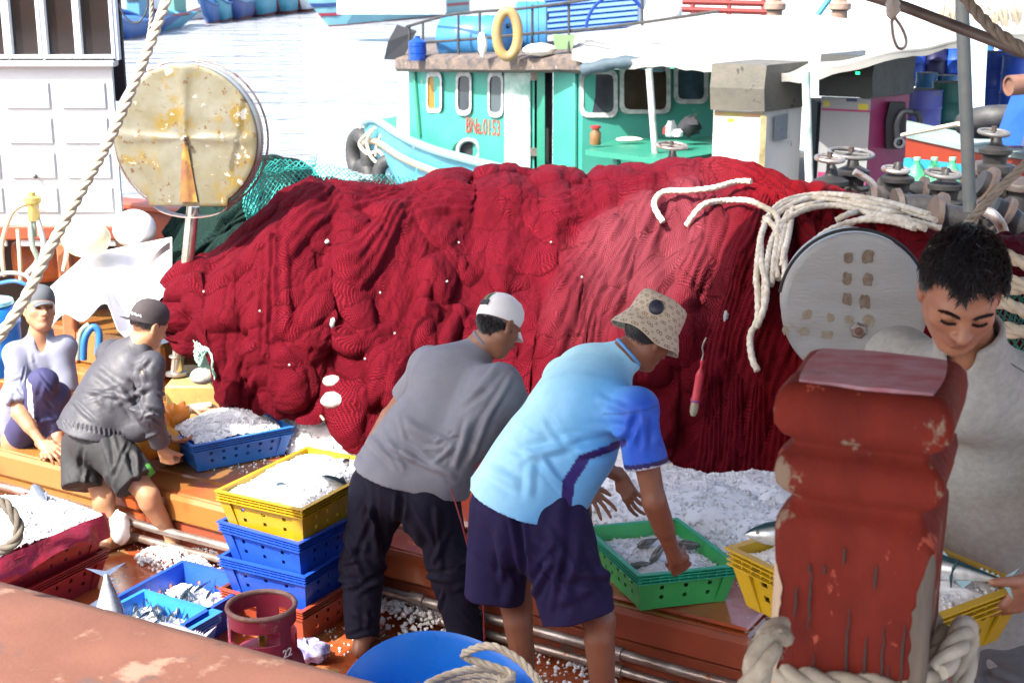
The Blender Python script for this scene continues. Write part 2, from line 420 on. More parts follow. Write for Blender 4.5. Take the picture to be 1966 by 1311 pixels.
struct('shore', MB().box((-500, 190, -2), (700, 420, 1.2), bev=.3), mat('shore_earth', (.16, .13, .09), .9, (.08, .10, .05), .05), smooth=0)

# ---------------------------------------------------------------- materials used in many places
ORANGE = mat('worn_orange_deck_paint', (.36, .085, .022), .24, (.25, .05, .018), 2.2, .35, 14, stains=[((.30, .17, .07), 2.6, .56, .08), ((.13, .05, .03), 5, .62, .05)], coat=.5, dist=.006)
OCHRE = mat('wet_ochre_planks', (.27, .125, .032), .24, (.30, .068, .02), 1.1, .35, 12, stains=[((.20, .08, .03), 4, .62, .04)], sharp=.12, coat=.5, dist=.006)
REDBR = mat('red_brown_hull_paint', (.30, .06, .025), .45, (.20, .045, .02), 3, .4, 18, stains=[((.10, .06, .045), 7, .62, .05), ((.03, .10, .45), 3, .71, .02)], dist=.006)
PINKW = mat('faded_salmon_wood', (.155, .062, .040), .75, (.110, .041, .026), 3.5, .6, 10, stains=[((.085, .05, .045), 2.3, .60, .06), ((.24, .14, .10), 7, .58, .10), ((.05, .035, .035), 9, .67, .03)], dist=.006, bump2=(.5, 90, .0015))
STEEL = mat('worn_steel_pipe', (.42, .39, .36), .35, (.22, .15, .12), 6, .3, 40, metal=.7, stains=[((.20, .08, .04), 11, .60, .04)])
DARKPIPE = mat('dark_greasy_pipe', (.10, .09, .085), .4, (.16, .12, .1), 6, .4, 30, metal=.3)
CREAM = mat('cream_rope', (.62, .55, .42), .85, (.42, .36, .27), 30, .6, 220, dist=.002)
GREYROPE = mat('grey_laid_rope', (.36, .32, .26), .85, (.24, .21, .17), 25, .6, 200, dist=.002)
WHITEROPE = mat('white_braided_rope', (.80, .74, .62), .85, (.55, .46, .34), 18, .8, 160, stains=[((.45, .2, .12), 14, .66, .04)], dist=.003)
BLACK = mat('black_rubber', (.018, .018, .02), .6, (.04, .04, .04), 8, .3, 40)
WHITEP = mat('white_boat_paint', (.44, .46, .48), .5, (.40, .43, .45), 3, .2, 30)

# ---------------------------------------------------------------- the boat everything happens on
E0, E1 = G(0, 862, .3), G(1440, 1224, .3)
e = (E1 - E0).normalized(); nrm = Vector((-e.y, e.x, 0)); nrm = nrm if nrm.y > 0 else -nrm
EM = Matrix(((e.x, nrm.x, 0, E1.x), (e.y, nrm.y, 0, E1.y), (0, 0, 1, 0), (0, 0, 0, 1)))   # local: x along the edge (0 = right corner), y away from the viewer
def B(x, y, z): return EM @ Vector((x, y, z))
boat = thing('fishing_boat', 'orange and ochre wooden fishing boat deck where the men sort fish and ice', 'fishing boat', B(-2, 1, -1.2))
mb = MB().box((-9, -3.3, -.12), (7, .05, 0), EM)
for k in range(15): pass
obj('deck', mb, ORANGE, boat, 0)
# hull below
mb = MB()
mb.loft([[B(-9, -3.3, -.13), B(7, -3.3, -.13), B(7, 4.6, -.13), B(-9, 4.6, -.13)], [B(-8.6, -2.8, -1.9), B(6.5, -2.8, -1.9), B(6.5, 4.1, -1.9), B(-8.6, 4.1, -1.9)]])
obj('hull', mb, REDBR, boat, 0)
# raised working platform: planks laid lengthwise, rounded edge beam
mb = MB(); y = 0.
for k, wd in enumerate((.20, .34, .30, .36, .30, .34, .32, .36, .34, .36)):
    zz = .3 + random.uniform(-.003, .003)
    x = -8.6
    while x < -.02:
        L = random.uniform(2.2, 3.4); x2 = min(x + L, 0)
        if -x2 < .8: x2 = 0
        mb.box((x, y + .004, .04), (x2 - .005, y + wd, zz), EM, .012); x = x2
    y += wd
o = obj('work_platform', mb, OCHRE, boat, 30)
mb = MB()
for (x0, x1) in ((-8.6, -4.46), (-4.455, -3.1), (-3.095, -1.35), (-1.345, .03)):
    mb = MB().box((x0, -.045, .17), (x1, .0, .306), EM, .018); obj('edge_beam', mb, OCHRE if x1 < -1.3 else REDBR, boat, 30); obj('platform_side', MB().box((x0, -.02, .0), (x1, .0, .169), EM, .01), OCHRE if x1 < -3 else REDBR, boat, 30)
obj('platform_end', MB().box((.0, 0, .0), (.035, 3.2, .304), EM, .015), REDBR, boat, 30)
mb = MB()
mb.box((-2.5, .30, .306), (-1.2, .62, .345), EM, .015); mb.box((-1.3, .02, .303), (-.02, 1.1, .322), EM, .01)
obj('hatch_cover', mb, mat('wet_red_orange_hatch', (.42, .085, .02), .2, (.30, .06, .03), 2.4, .4, 14, stains=[((.02, .08, .40), 4, .70, .02), ((.42, .20, .12), 6, .64, .04)], coat=.6), boat, 30)
# two pipes clipped along the platform side
for zc, yo, r_ in ((.135, -.075, .021), (.06, -.07, .019)):
    mb = MB(); pts = [B(-8.6 + k * .4, yo, zc + .004 * math.sin(k * 1.7)) for k in range(26)]; mb.tube(pts, r_, 12)
    for k in range(10): 
        x = -8 + k * .93; mb.tube([B(x, yo, zc), B(x + .07, yo, zc)], r_ + .008, 12)
    obj('side_pipe', mb, STEEL, boat, 40)
# far bulwark and side rails behind the nets
mb = MB(); mb.box((-9, 4.3, .0), (7, 4.42, .62), EM, .01); mb.box((-9, 4.24, .62), (7, 4.48, .69), EM, .02)
mb.box((-9, 3.2, -.02), (7, 4.3, .05), EM)
obj('far_bulwark', mb, REDBR, boat, 30)
mb = MB(); mb.box((.04, .05, -.02), (7, 3.2, .02), EM)
for k in range(9): mb.box((.05, .06 + k * .3, .021), (6.9, .34 + k * .3, .05 + .002 * (k % 2)), EM, .01)
obj('lower_deck', mb, REDBR, boat, 30)
# bench and box where the squatting man rests
obj('stern_box', MB().box((-5.3, 1.35, .302), (-4.28, 2.0, .52), EM, .02), OCHRE, boat, 30)
obj('side_beam', MB().box((-8.4, 2.35, .6), (-5.6, 2.5, 1.02), EM, .02), mat('brown_wood_beam', (.42, .24, .12), .7, (.28, .14, .07), 3, .4, 20), boat, 30)

# ---------------------------------------------------------------- foreground gunwale the photographer stands behind
g0, g1 = G(0, 1122, 1.3), G(700, 1312, 1.3); ge = (g1 - g0).normalized(); gn = Vector((ge.y, -ge.x, 0)); gn = gn if gn.y < 0 else -gn
gun = thing('gunwale', 'broad faded salmon wooden gunwale crossing the lower left corner', 'gunwale', g0 + ge * 1.5 + gn * .2 - Vector((0, 0, .5)))
def GW(x, y, z): return g0 + ge * x + gn * y + Vector((0, 0, z))
rows = []
for i in range(60):
    x = -1.6 + i * .1; row = []
    for (yy, zz) in ((.012, -.2), (0, -.10), (.0, -.03), (.012, -.006), (.04, 0.), (.12, .002), (.22, .0), (.32, -.003), (.42, 0), (.5, -.01), (.51, -.2)):
        n_ = float(vnoise(np.array([x * 2.3, yy * 5, zz * 9]))) * .006; row.append(GW(x, yy + n_, zz + n_))
    rows.append(row)
obj('cap_board', MB().sheet(rows, .02), PINKW, gun, 60)
obj('hull_wall', MB().box((0, 0, 0), (1, 1, 1), Matrix(((ge.x * 6, gn.x * .3, 0, GW(-1.6, .1, 0).x), (ge.y * 6, gn.y * .3, 0, GW(-1.6, .1, 0).y), (0, 0, -1.6, 1.1), (0, 0, 0, 1)))), PINKW, gun, 0)
# lashing of string round its edge
mb = MB()
for k in range(3):
    c = GW(2.36 + k * .014, 0, 0); mb.tube(spline([c + gn * .12 + V3(0, 0, .006), c + gn * .03 + V3(0, 0, .012), c - gn * .012 + V3(0, 0, -.02), c - gn * .012 + V3(0, 0, -.12)], 8), .006, 8)
tag(obj('lashing', mb, GREYROPE), 'short grey string lashing looped over the salmon gunwale edge', 'lashing')

# ---------------------------------------------------------------- added roof out of view, its outline shaped to shade the near right
cp = [(-2.05, 4.75), (-1.19, 5.22), (-.35, 5.85), (.25, 6.6), (2.2, 8.2), (3.6, 5.2), (2.4, .5), (-.85, .5), (-.95, 1.5), (-1.25, 2.45), (-2.68, 2.5), (-2.72, 3.4)]
mb = MB().plate([(x, y, 3.0) for x, y in cp], .04, (0, 0, 1))
tag(obj('shade_canopy', mb, mat('grey_shade_canopy', (.28, .26, .24), .9), smooth=0), 'unseen roof overhead, shaped to shade the near right', 'shade_canopy')

# ================================================================ FISHING NETS
def net_mat(name, base, dark, light, cell=70., tint=True):
    m = bpy.data.materials.new(name); m.use_nodes = True; t = m.node_tree; N = t.nodes; L = t.links; b = N['Principled BSDF']; b.inputs['Roughness'].default_value = .75
    b.inputs['Specular IOR Level'].default_value = .06
    uv = N.new('ShaderNodeUVMap'); uv.uv_map = 'UVMap'; tc = N.new('ShaderNodeTexCoord')
    def M(op, a, c=None, v=None):
        n = N.new('ShaderNodeMath'); n.operation = op; L.new(a, n.inputs[0])
        if c is not None: L.new(c, n.inputs[1])
        if v is not None: n.inputs[1].default_value = v
        return n.outputs[0]
    wn = N.new('ShaderNodeTexNoise'); wn.inputs['Scale'].default_value = 9; wn.inputs['Detail'].default_value = 3; L.new(uv.outputs[0], wn.inputs['Vector'])
    wm = N.new('ShaderNodeVectorMath'); wm.operation = 'MULTIPLY_ADD'; L.new(wn.outputs['Color'], wm.inputs[0]); wm.inputs[1].default_value = (.05, .05, 0); L.new(uv.outputs[0], wm.inputs[2])
    sp = N.new('ShaderNodeSeparateXYZ'); L.new(wm.outputs[0], sp.inputs[0])
    a = M('ADD', M('MULTIPLY', sp.outputs[0], v=1.35), sp.outputs[1]); c_ = M('SUBTRACT', M('MULTIPLY', sp.outputs[0], v=1.35), sp.outputs[1])
    wa = M('ABSOLUTE', M('SINE', M('MULTIPLY', a, v=cell * math.pi))); wb = M('ABSOLUTE', M('SINE', M('MULTIPLY', c_, v=cell * math.pi)))
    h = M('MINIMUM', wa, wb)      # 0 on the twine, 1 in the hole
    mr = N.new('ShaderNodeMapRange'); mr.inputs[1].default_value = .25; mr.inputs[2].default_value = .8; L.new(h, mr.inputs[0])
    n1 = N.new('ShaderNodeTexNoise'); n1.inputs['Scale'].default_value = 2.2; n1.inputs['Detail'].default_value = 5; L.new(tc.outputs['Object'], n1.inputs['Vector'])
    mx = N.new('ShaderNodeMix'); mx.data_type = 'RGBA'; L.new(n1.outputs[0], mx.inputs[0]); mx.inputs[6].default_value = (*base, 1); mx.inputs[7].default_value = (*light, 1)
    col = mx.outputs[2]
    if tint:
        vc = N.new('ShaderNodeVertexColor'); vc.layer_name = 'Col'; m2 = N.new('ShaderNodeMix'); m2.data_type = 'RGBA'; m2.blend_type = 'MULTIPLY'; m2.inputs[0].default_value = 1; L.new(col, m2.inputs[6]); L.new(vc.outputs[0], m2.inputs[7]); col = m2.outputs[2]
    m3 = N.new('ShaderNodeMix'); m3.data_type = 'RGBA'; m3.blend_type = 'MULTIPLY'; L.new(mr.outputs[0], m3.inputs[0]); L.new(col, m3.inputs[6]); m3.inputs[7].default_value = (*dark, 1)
    L.new(m3.outputs[2], b.inputs['Base Color'])
    bu = N.new('ShaderNodeBump'); bu.invert = True; bu.inputs['Strength'].default_value = .8; bu.inputs['Distance'].default_value = .004; L.new(h, bu.inputs['Height'])
    n2 = N.new('ShaderNodeTexNoise'); n2.inputs['Scale'].default_value = 38; n2.inputs['Detail'].default_value = 4; L.new(uv.outputs[0], n2.inputs['Vector'])
    b2 = N.new('ShaderNodeBump'); b2.inputs['Strength'].default_value = .7; b2.inputs['Distance'].default_value = .012; L.new(n2.outputs[0], b2.inputs['Height']); L.new(bu.outputs[0], b2.inputs['Normal'])
    L.new(b2.outputs[0], b.inputs['Normal']); return m

def net_pile(name, cols, nu, nv, nlobes, flow, matl, label, extra=None, wob=.06, seed=1, tint=None, lob=(.12, .34, .05, .11, .035, .085), vmax=1.55, scl=1.):
    """cols: (px, top_py, top_Y, bottom_py, bottom_Y) list. A mound of netting rising away from the viewer with sagging lobes."""
    g = np.random.default_rng(seed); C = np.array(cols, float); px = np.linspace(C[0, 0], C[-1, 0], nu)
    I = [np.interp(px, C[:, 0], C[:, k]) for k in range(1, 5)]; kw = max(3, int(nu * .028)); kr = np.hanning(kw + 2)[1:-1]; kr /= kr.sum(); I = [np.convolve(np.pad(q, kw, mode='edge'), kr, mode='same')[kw:-kw] for q in I]
    jt = 6 * vnoise(np.stack([px * .03, px * 0, px * 0], 1)) + 10 * vnoise(np.stack([px * .012, px * 0 + 5, px * 0], 1))
    jb = 12 * vnoise(np.stack([px * .035, px * 0 + 3, px * 0], 1))
    top = np.array([P(a, b, c) for a, b, c in zip(px, I[0] + jt * (scl), I[1])]); bot = np.array([P(a, b, c) for a, b, c in zip(px, I[2] + jb * scl, I[3])])
    v = np.linspace(0, vmax, nv); a = v[None, :] * math.pi / 2
    c_ = np.cos(a); s_ = np.sin(a); D = top - bot
    Pn = np.empty((nu, nv, 3)); fr = (1 - np.cos(a)); 
    Pn[:, :, 0] = bot[:, None, 0] + D[:, None, 0] * np.clip(v, 0, 1)[None, :]
    Pn[:, :, 1] = bot[:, None, 1] + D[:, None, 1] * fr; Pn[:, :, 2] = bot[:, None, 2] + D[:, None, 2] * s_
    S = (px[:, None] - C[0, 0]) / 365. + 0 * v[None, :]; T = -v[None, :] * 1.55 + 0 * S   # T grows downwards
    wv = np.stack([S * 1.7, T * 1.7, 0 * S + seed], -1); s2 = S + wob * 1.6 * vnoise(wv) + wob * .5 * vnoise(wv * 3.1); t2 = T + wob * 1.6 * vnoise(wv + 40) + wob * .5 * vnoise(wv * 3.1 + 9)
    base = .10 * fbm(np.stack([S * 1.1, T * 1.1, 0 * S + seed + 5], -1), 2)
    H = np.zeros_like(S); FU = s2.copy(); FV = t2.copy(); fine = np.zeros_like(S)
    Smax, Tmin = S.max(), T.min(); Lm, LM, wm_, wM, hm, hM = lob
    order = [(g.uniform(-.1, Smax + .1), g.uniform(Tmin * .92, .02)) for _ in range(nlobes)]
    for q, (cs, ct) in enumerate(order):
        ang = flow(cs, ct) + g.normal(0, .33); big = g.random() ** 1.4; L_ = (Lm + (LM - Lm) * big); wd = (wm_ + (wM - wm_) * g.random()) * (1 + .5 * big); hh = (hm + (hM - hm) * g.random()) * (1 - .45 * min(1, max(0, (-ct - .75) / .5)))
        m_ = L_ + wd + .1
        i0, i1 = np.searchsorted(S[:, 0], [cs - m_, cs + m_]); j = np.where(np.abs(T[0] - ct) < m_)[0]
        if i1 <= i0 or not len(j): continue
        sl = (slice(i0, i1), slice(j[0], j[-1] + 1)); ds = s2[sl] - cs; dt = t2[sl] - ct; ca, sa = math.cos(ang), math.sin(ang)
        al = dt * ca + ds * sa; ac = ds * ca - dt * sa                       # along (down) and across
        u = al / L_ + .5; wl = wd * (.45 + .75 * np.clip(u, 0, 1)); tip = np.clip((al - (.5 * L_ - wd)) / wd, 0, None)
        rho = np.sqrt((ac / wl) ** 2 + np.where(al > .5 * L_ - wd, tip ** 2, 0)); ins = (rho < 1) & (u > 0)
        pr = np.sqrt(np.clip(1 - rho ** 2.4, 0, 1)) * np.clip(u * 1.5, 0, 1) ** .8 * hh
        lvl = H[sl] * .35 + pr
        win = ins & (lvl > H[sl] * .999)
        Hs = H[sl]; Hs[win] = lvl[win]; H[sl] = Hs
        fs = fine[sl]; per = g.uniform(.019, .032); ph = np.sin((rho * wl / per + .6 * vnoise(np.stack([al * 9, ac * 9, 0 * al + q], -1))) * 2 * math.pi); fs[win] = (.0013 * ph * np.clip(u, 0, 1))[win]; fine[sl] = fs
        fu = FU[sl]; fv = FV[sl]; fu[win] = (ac + cs * 1.3)[win]; fv[win] = (al + ct * 1.3 + .6 * ac * ac / wl)[win]; FU[sl] = fu; FV[sl] = fv
    if extra is not None: H, fine = extra(px, v, S, T, s2, t2, H, fine)
    # slight blur so creases stay soft
    for _ in range(1): H[1:-1, 1:-1] = .5 * H[1:-1, 1:-1] + .125 * (H[:-2, 1:-1] + H[2:, 1:-1] + H[1:-1, :-2] + H[1:-1, 2:])
    st = fbm(np.stack([(s2 + .5 * t2) * 20, (t2 - .5 * s2) * 3.2, 0 * S], -1), 3) * .009 + fbm(np.stack([s2 * 28, t2 * 28, 0 * S + 3], -1), 2) * .004
    d = base + H + fine + st
    dS = np.gradient(Pn, axis=0); dT = np.gradient(Pn, axis=1); Nn = np.cross(dS, dT); Nn /= np.linalg.norm(Nn, axis=2, keepdims=True) + 1e-9
    if Nn[nu // 2, nv // 3, 1] > 0: Nn = -Nn
    V = (Pn + Nn * d[:, :, None]).reshape(-1, 3)
    ii, jj = np.meshgrid(np.arange(nu - 1), np.arange(nv - 1), indexing='ij'); a0 = (ii * nv + jj).ravel(); F = np.stack([a0, a0 + 1, a0 + nv + 1, a0 + nv], 1)
    n0 = np.cross(V[F[:, 1]] - V[F[:, 0]], V[F[:, 3]] - V[F[:, 0]]).mean(0)
    if n0[1] > 0 : F = F[:, ::-1]
    colr = np.ones((len(V), 3)) if tint is None else tint(px, v, S, T)
    o = obj(name, (V, F), matl, smooth=180, colors=colr, uv=np.stack([FU.ravel(), FV.ravel()], 1))
    if label: tag(o, label[0], label[1])
    return o, Pn + Nn * d[:, :, None], px, v

NET_COLS = [(318, 560, 8.0, 640, 7.6), (345, 500, 8.1, 705, 7.2), (400, 470, 8.2, 690, 7.1), (430, 458, 8.25, 790, 6.95), (480, 400, 8.3, 800, 6.9), (540, 355, 8.4, 800, 6.9), (575, 332, 8.45, 820, 6.85), (610, 324, 8.5, 790, 6.9), (650, 334, 8.5, 745, 7.0), (690, 332, 8.5, 850, 6.8),
            (800, 358, 8.6, 900, 6.75), (900, 374, 8.6, 900, 6.7), (1000, 378, 8.6, 900, 6.65), (1080, 382, 8.6, 900, 6.6), (1150, 362, 8.6, 905, 6.6), (1230, 332, 8.65, 905, 6.55), (1320, 322, 8.65, 915, 6.5), (1400, 335, 8.5, 945, 6.4), (1480, 355, 8.4, 965, 6.3), (1560, 380, 8.2, 970, 6.2), (1620, 405, 7.8, 970, 6.1), (1760, 440, 7.2, 970, 6.0), (1900, 500, 6.9, 980, 5.9)]
def nflow(s_, t_):      # angle of the hang: left part leans to lower left, right part straight down
    return -.55 + .5 * max(0, min(1, (s_ - 1.8) / 1.6))
def nextra(px, v, S, T, s2, t2, H, fine):
    # long gathers falling from the raised fold at the middle right, and the hanging curtain beside the drum
    X = px[:, None] + 0 * v[None, :]; ypx = np.interp(px, [c[0] for c in NET_COLS], [c[1] for c in NET_COLS])[:, None] * 1.0
    Vv = 0 * X + v[None, :]
    def stroke(pts, w0, w1, h, nst=5):
        nonlocal H, fine
        for (x0, v0), (x1, v1) in zip(pts[:-1], pts[1:]):
            ax, av = (X + 30 * vnoise(np.stack([S * 2, T * 2, 0 * S + 8], -1)) - x0) / 365., (Vv - v0) * 1.55; bx, bv = (x1 - x0) / 365., (v1 - v0) * 1.55; L2 = bx * bx + bv * bv
            t = np.clip((ax * bx + av * bv) / L2, 0, 1); wd = w0 + (w1 - w0) * t; dd = np.hypot(ax - t * bx, av - t * bv); cr = (ax * bv - av * bx) / math.sqrt(L2)
            pr = h * np.sqrt(np.clip(1 - (dd / wd) ** 2, 0, 1)); lv = H * .4 + pr; win = (dd < wd) & (lv > H)
            H = np.where(win, lv, H); fine = np.where(win, .006 * np.sin(cr / wd * nst * 3 + 2 * vnoise(np.stack([S * 3, T * 3, 0 * S], -1))), fine)
    stroke([(1300, .80), (1230, .78), (1150, .70), (1080, .5), (1010, .22)], .10, .16, .085)
    stroke([(1230, .80), (1170, .62), (1120, .40), (1060, .12)], .08, .17, .075)
    stroke([(1300, .80), (1330, .68), (1300, .52)], .13, .10, .10)
    for x0 in (1380, 1425, 1465, 1505, 1545): stroke([(x0 + 60, .8), (x0 + 15, .55), (x0 - 10, .25), (x0 - 15, -.02)], .05, .11, .06, 6)
    stroke([(1500, .93), (1300, .96), (1150, .9), (1050, .8)], .12, .10, .07)
    stroke([(1050, .88), (900, .84), (760, .72), (690, .5)], .09, .14, .075)
    stroke([(900, .9), (760, .88), (640, .78), (560, .55), (540, .3)], .08, .13, .07)
    stroke([(1350, .95), (1480, .82), (1560, .6)], .08, .12, .07)
    return H, fine
def ntint(px, v, S, T):
    X = (px[:, None] + 0 * v[None, :]); Vv = 0 * X + v[None, :]; n = fbm(np.stack([S * 2, T * 2, 0 * S], -1), 3)
    c = np.ones(X.shape + (3,)); 
    k = np.clip(1.25 - np.hypot((X - 1235 + 130 * (.62 - Vv)) / 135, (Vv - .60) / .30) + .5 * n, 0, 1)[..., None]      # paler, older netting in the middle
    c = c * (1 - k) + np.array([1.5, 8.5, 4.0]) * k
    k2 = np.clip(1.1 - np.hypot((X - 400) / 60, (Vv - .86) / .16) + .5 * n, 0, 1)[..., None]; c = c * (1 - k2) + np.array([1.2, 2.4, 1.5]) * k2
    k3 = np.clip((X - 1350) / 150 + .3 * n, 0, 1)[..., None]; c = c * (1 - k3) + np.array([1.25, .6, .45]) * k3
    return c.reshape(-1, 3)
REDNET = net_mat('crimson_netting', (.115, .0030, .0105), (.26, .18, .2), (.165, .0060, .0165), 88)
red_net, NP, npx, nvv = net_pile('net_pile', NET_COLS, 1050, 430, 520, nflow, REDNET, ('huge heap of crimson fishing net draped across the boat behind the men', 'fishing net'), nextra, tint=ntint, seed=4, lob=(.15, .58, .04, .12, .032, .095))
def on_net(px, py):
    "nearest point of the visible net surface to a photo pixel"
    i = int(np.clip(np.searchsorted(npx, px), 0, len(npx) - 1)); best = None
    for ii in range(max(0, i - 60), min(len(npx), i + 60), 3):
        for jj in range(0, len(nvv), 3):
            q = NP[ii, jj]; f = q[1] * _c - (q[2] - CAM_H) * _s; x = CX + q[0] / f * F_PX; y = CY - ((q[2] - CAM_H) * _c + q[1] * _s) / f * F_PX
            d = (x - px) ** 2 + (y - py) ** 2 + q[1] * 8
            if best is None or d < best[0]: best = (d, q)
    return Vector(best[1])
# bits of shell and twine caught in the net
mb = MB()
for (x, y) in ((630, 465), (395, 563), (640, 620), (858, 540), (1115, 535), (700, 690), (1393, 612), (880, 470), (760, 640), (500, 600), (1060, 470), (560, 700), (730, 560)):
    q = on_net(x, y) + V3(0, -.02, .01); r_ = .006 if x not in (1393, 630, 640) else .013; mb.ball(q, (r_, r_ * .7, r_ * (2.1 if x in (1393, 640) else 1)), 7, 5, jit=.25)
obj('caught_scrap', mb, WHITEP, red_net, 60)

DKNET = net_mat('dark_green_netting', (.010, .028, .024), (.45, .45, .45), (.022, .05, .042), 45, False)
net_pile('net_pile', [(325, 470, 8.9, 560, 8.5), (380, 420, 8.9, 530, 8.4), (430, 370, 9.0, 480, 8.5), (480, 330, 9.1, 450, 8.6), (520, 325, 9.1, 430, 8.6), (560, 335, 9.1, 420, 8.6), (600, 370, 9.1, 430, 8.7)], 220, 120, 60, lambda s, t: -.4, DKNET,
         ('dark green fishing net bundled behind the left steel drum', 'fishing net'), seed=9, lob=(.15, .4, .05, .1, .03, .06), scl=.3)
GNET = net_mat('grey_green_netting', (.20, .24, .18), (.3, .3, .3), (.32, .36, .28), 40, False)
net_pile('net_pile', [(455, 470, 8.2, 520, 8.0), (480, 425, 8.25, 500, 8.0), (520, 412, 8.3, 470, 8.0), (555, 425, 8.3, 450, 8.1)], 90, 60, 14, lambda s, t: -.6, GNET,
         ('small fold of grey green net between dark net and crimson net', 'fishing net'), seed=12, lob=(.12, .3, .03, .05, .02, .04), scl=.2)
def loose_net(path, wd, seed, m, label, cell=.03):
    "open knotless netting: real twine in a crumpled diamond lattice"
    g = random.Random(seed); pts = resample(spline(path, 10), cell); mb = MB(); n = int(wd / cell); P_ = []
    for i, p in enumerate(pts):
        row = []
        for j in range(n):
            v = (j / (n - 1) - .5) * wd; f = i * .3
            q = p + Vector((0, -.06 * math.cos(v * 14 + f) + .05 * float(vnoise(np.array([i * .15, j * .2, seed]))), v * .8 + .05 * float(vnoise(np.array([i * .2, j * .25, seed + 4.]))))); q += Vector([g.uniform(-.006, .006) for _ in range(3)]); row.append(q)
        P_.append(row)
    for i in range(len(P_) - 1):
        for j in range(n):
            for dj in (-1, 1):
                if (i + j) % 2 == 0 and 0 <= j + dj < n: mb.tube([P_[i][j], P_[i + 1][j + dj]], .0028, 4, False)
            if (i + j) % 2 == 1:
                for dj in (-1, 1):
                    if 0 <= j + dj < n and (i + 1 + j + dj) % 2 == 1: mb.tube([P_[i][j], P_[i + 1][j + dj]], .0028, 4, False)
    o = obj('loose_net', mb, m, smooth=0, normals=False); return tag(o, *label)
TEAL = mat('teal_twine', (.03, .42, .38), .6)
loose_net([P(470, 400, 8.2), P(500, 365, 8.35), P(560, 350, 8.4), P(610, 355, 8.4)], .42, 2, TEAL, ('open teal netting sagging over the dark net beside the left drum', 'fishing net'))
loose_net([P(600, 345, 8.75), P(660, 352, 8.8), P(720, 358, 8.8), P(800, 350, 8.9)], .2, 5, TEAL, ('thin strip of open teal netting along the top of the crimson heap', 'fishing net'))
loose_net([P(375, 665, 7.1), P(400, 690, 7.0), P(412, 720, 7.0)], .12, 8, mat('pale_green_twine', (.35, .6, .5), .6), ('small patch of pale green netting under the left end of the crimson heap', 'fishing net'), .014)
# ================================================================ PEOPLE
def unit(v): v = np.array(v, float); return v / (np.linalg.norm(v) + 1e-12)
def hand(S, w, d, n, r, k=1.0, curl=(.3, .35, .4, .5), thumb=(.7, .6, .25), spread=.12, tcurl=.3):
    "hand at wrist w: d towards the fingers, n out of the palm, r towards the thumb side"
    w = np.array(w, float); d = unit(d); n = unit(np.array(n) - d * np.dot(n, d)); r = unit(np.array(r) - d * np.dot(r, d) - n * np.dot(r, n))
    S.cone(w - d * .02, w + d * .03 * k, .024 * k, .024 * k, .012, n, .72)
    for i, (off, L_, pl) in enumerate(((.030, .086, (.042, .026, .021)), (.010, .090, (.047, .030, .022)), (-.011, .086, (.043, .027, .021)), (-.030, .078, (.034, .021, .018)))):
        kn = w + d * L_ * k + r * off * k; S.cone(w + d * .015 + r * off * .55 * k, kn, .0165 * k, .0125 * k, .010, n, .85)
        a = 0.; p = kn; c = curl[i]
        for j, ln in enumerate(pl):
            a += c * (1.0, 1.15, .7)[j]; dd = d * math.cos(a) + n * math.sin(a) + r * (spread * (1.5 - i) * (1 if j < 2 else .6)); q = p + unit(dd) * ln * k
            S.cone(p, q, (.0098, .0088, .0078)[j] * k, (.0088, .0078, .0066)[j] * k, .003 if j else .007); p = q
    b = w + d * .018 * k + r * .022 * k; S.cone(w + d * .01, b + d * .02 * k + r * .012 * k, .016 * k, .016 * k, .012)
    t = unit(d * thumb[0] + r * thumb[1] + n * thumb[2]); p = b
    for j, (ln, ra, rb) in enumerate(((.040, .016, .0125), (.032, .0118, .0105), (.026, .0102, .0078))):
        q = p + t * ln * k; S.cone(p, q, ra * k, rb * k, .009 if j == 0 else .004); p = q; t = unit(t + n * tcurl * .6 + d * tcurl * .5)
def foot(S, ankle, toe, k=1.0):
    a = np.array(ankle, float); t = np.array(toe, float); f = unit((t - a) * (1, 1, 0)); up = np.array((0, 0, 1.)); s = np.cross(f, up); z0 = t[2]
    heel = a - f * .045 * k; heel[2] = z0 + .028
    S.cone(a, heel, .036 * k, .03 * k, .02); ball = a + f * .13 * k; ball[2] = z0 + .020
    S.cone(a + f * .02 * k, ball, .036 * k, .026 * k, .02); S.cone(heel, ball, .028 * k, .022 * k, .02)
    for i in range(5):
        o = (-.036 + .018 * i) * k; S.cone(ball + s * o * .8, ball + s * o + f * (.058 - .006 * abs(i - 1)) * k + np.array((0, 0, -.006)), .0135 * k, .0095 * k, .006)
